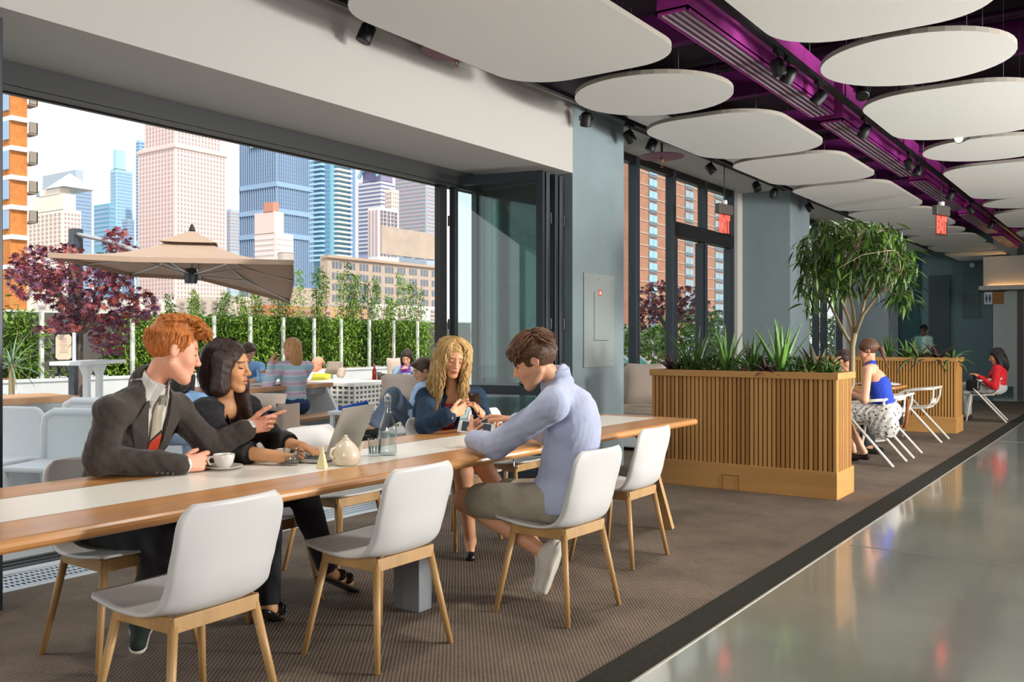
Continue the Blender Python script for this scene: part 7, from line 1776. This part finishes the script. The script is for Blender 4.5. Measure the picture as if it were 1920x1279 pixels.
M_dot = bpy.data.materials.new('dotted_print'); M_dot.use_nodes = True; t = M_dot.node_tree; pb = t.nodes['Principled BSDF']; pb.inputs['Roughness'].default_value = .9
tcn = t.nodes.new('ShaderNodeTexCoord'); vo = t.nodes.new('ShaderNodeTexVoronoi'); vo.inputs['Scale'].default_value = 26; t.links.new(tcn.outputs['Object'], vo.inputs['Vector']); cr = t.nodes.new('ShaderNodeValToRGB'); cr.color_ramp.elements[0].color = (*lin('#2c2c30'), 1); cr.color_ramp.elements[1].color = (*lin('#c4c1ba'), 1); cr.color_ramp.elements[0].position = .22; cr.color_ramp.elements[1].position = .30
t.links.new(vo.outputs['Distance'], cr.inputs[0]); t.links.new(cr.outputs[0], pb.inputs['Base Color'])
GI = 'people farther inside'
Hb = sitter(1627, 657, (-.98, .0), 'woman in a royal blue halter top and dotted skirt behind the planter', Y=10.35, seat=.46, s=1.0, fem=True, lean=.16, pitch=-20, hairc='#5c3d28', style='pony', skin='#d8a283', top='#1f3fb0', sleeve=0, botmat=M_dot, short=True, headf=(-.97, -.2), torsof=(-.98, -.05),
       hands={'L': cm(1592, 735, Y=10.15), 'R': cm(1585, 728, Y=10.5)}, feet={'L': cm(1620, 848, Y=10.3), 'R': cm(1600, 850, Y=10.4)}, shoes='#2a1c18', group=GI)
c = Hb.J['P']; Hb.part('skirt', [Cn(Hb.J['H'+q], Hb.J['K'+q], .105, .10, .05) for q in 'RL']+[El(c, (.185, .16, .13), .05, Hb.TM), El(c+V3(.0, -.12, -.14), (.16, .09, .13), .06), ('n', .006, 40, 2)], M_dot, .010)
Hr = sitter(1868, 668, (-.98, -.05), 'woman with dark wavy hair in a red jacket reading at the aisle', Y=16.9, seat=.46, s=1.05, fem=True, lean=-.02, pitch=-20, hairc='#15100e', style='wavy', skin='#c48a6a', top='#c01822', bottom='#a9a8a4', headf=(-.97, -.15), hands={'L': cm(1838, 708, Y=16.7), 'R': cm(1835, 706, Y=17.0)}, group=GI)
bg_ = empty('handbag', cm(1826, 722, Y=16.75), 0, label='black handbag on the lap of the woman in red', cat='bag'); MB().box((-.10, -.14, -.09), (.10, .14, .09)).build('bag_body', M_leath, bg_, bevel=.03); MB().tube([(0, -.1, .09), (0, -.06, .17), (0, .06, .17), (0, .1, .09)], .01, 6).build('strap', M_leath, bg_)
sitter(1731, 619, (-.5, -.8), 'server in a pale shirt standing at the back by the teal door', Y=24.6, seat=.92, s=1.05, lean=.06, pitch=-20, hairc='#14100e', style='short', skin='#6d452f', top='#a9bdb4', bottom='#20242c', stand=True, group=GI)
sitter(1583, 676, (.98, -.05), 'person in black seated across from the woman in the blue top', Y=11.3, seat=.46, s=1.0, lean=.12, pitch=-20, hairc='#3c2a20', style='short', top='#17181c', bottom='#22252c', hands={'R': cm(1560, 690, Y=10.9), 'L': cm(1566, 688, Y=11.2)}, group=GI)
# bag hung over the second chair
hb = empty('shoulder_bag', (-2.36, 11.0, .52), 0, label='black and white bag with a brown strap hung on an armchair', cat='bag')
MB().box((-.06, -.16, -.16), (.06, .14, .10)).build('bag_body', M_leath, hb, bevel=.03); MB().box((-.07, -.2, .14), (.09, .16, .2)).build('white_scarf', M_shirt, hb, bevel=.02)
MB().tube([(.05, .1, .05), (.08, .16, .2), (.09, .22, .1), (.07, .25, -.12), (.05, .22, -.2)], .02, 8).build('strap', mat('tan_leather', '#8a5226', .6), hb, smooth=True)
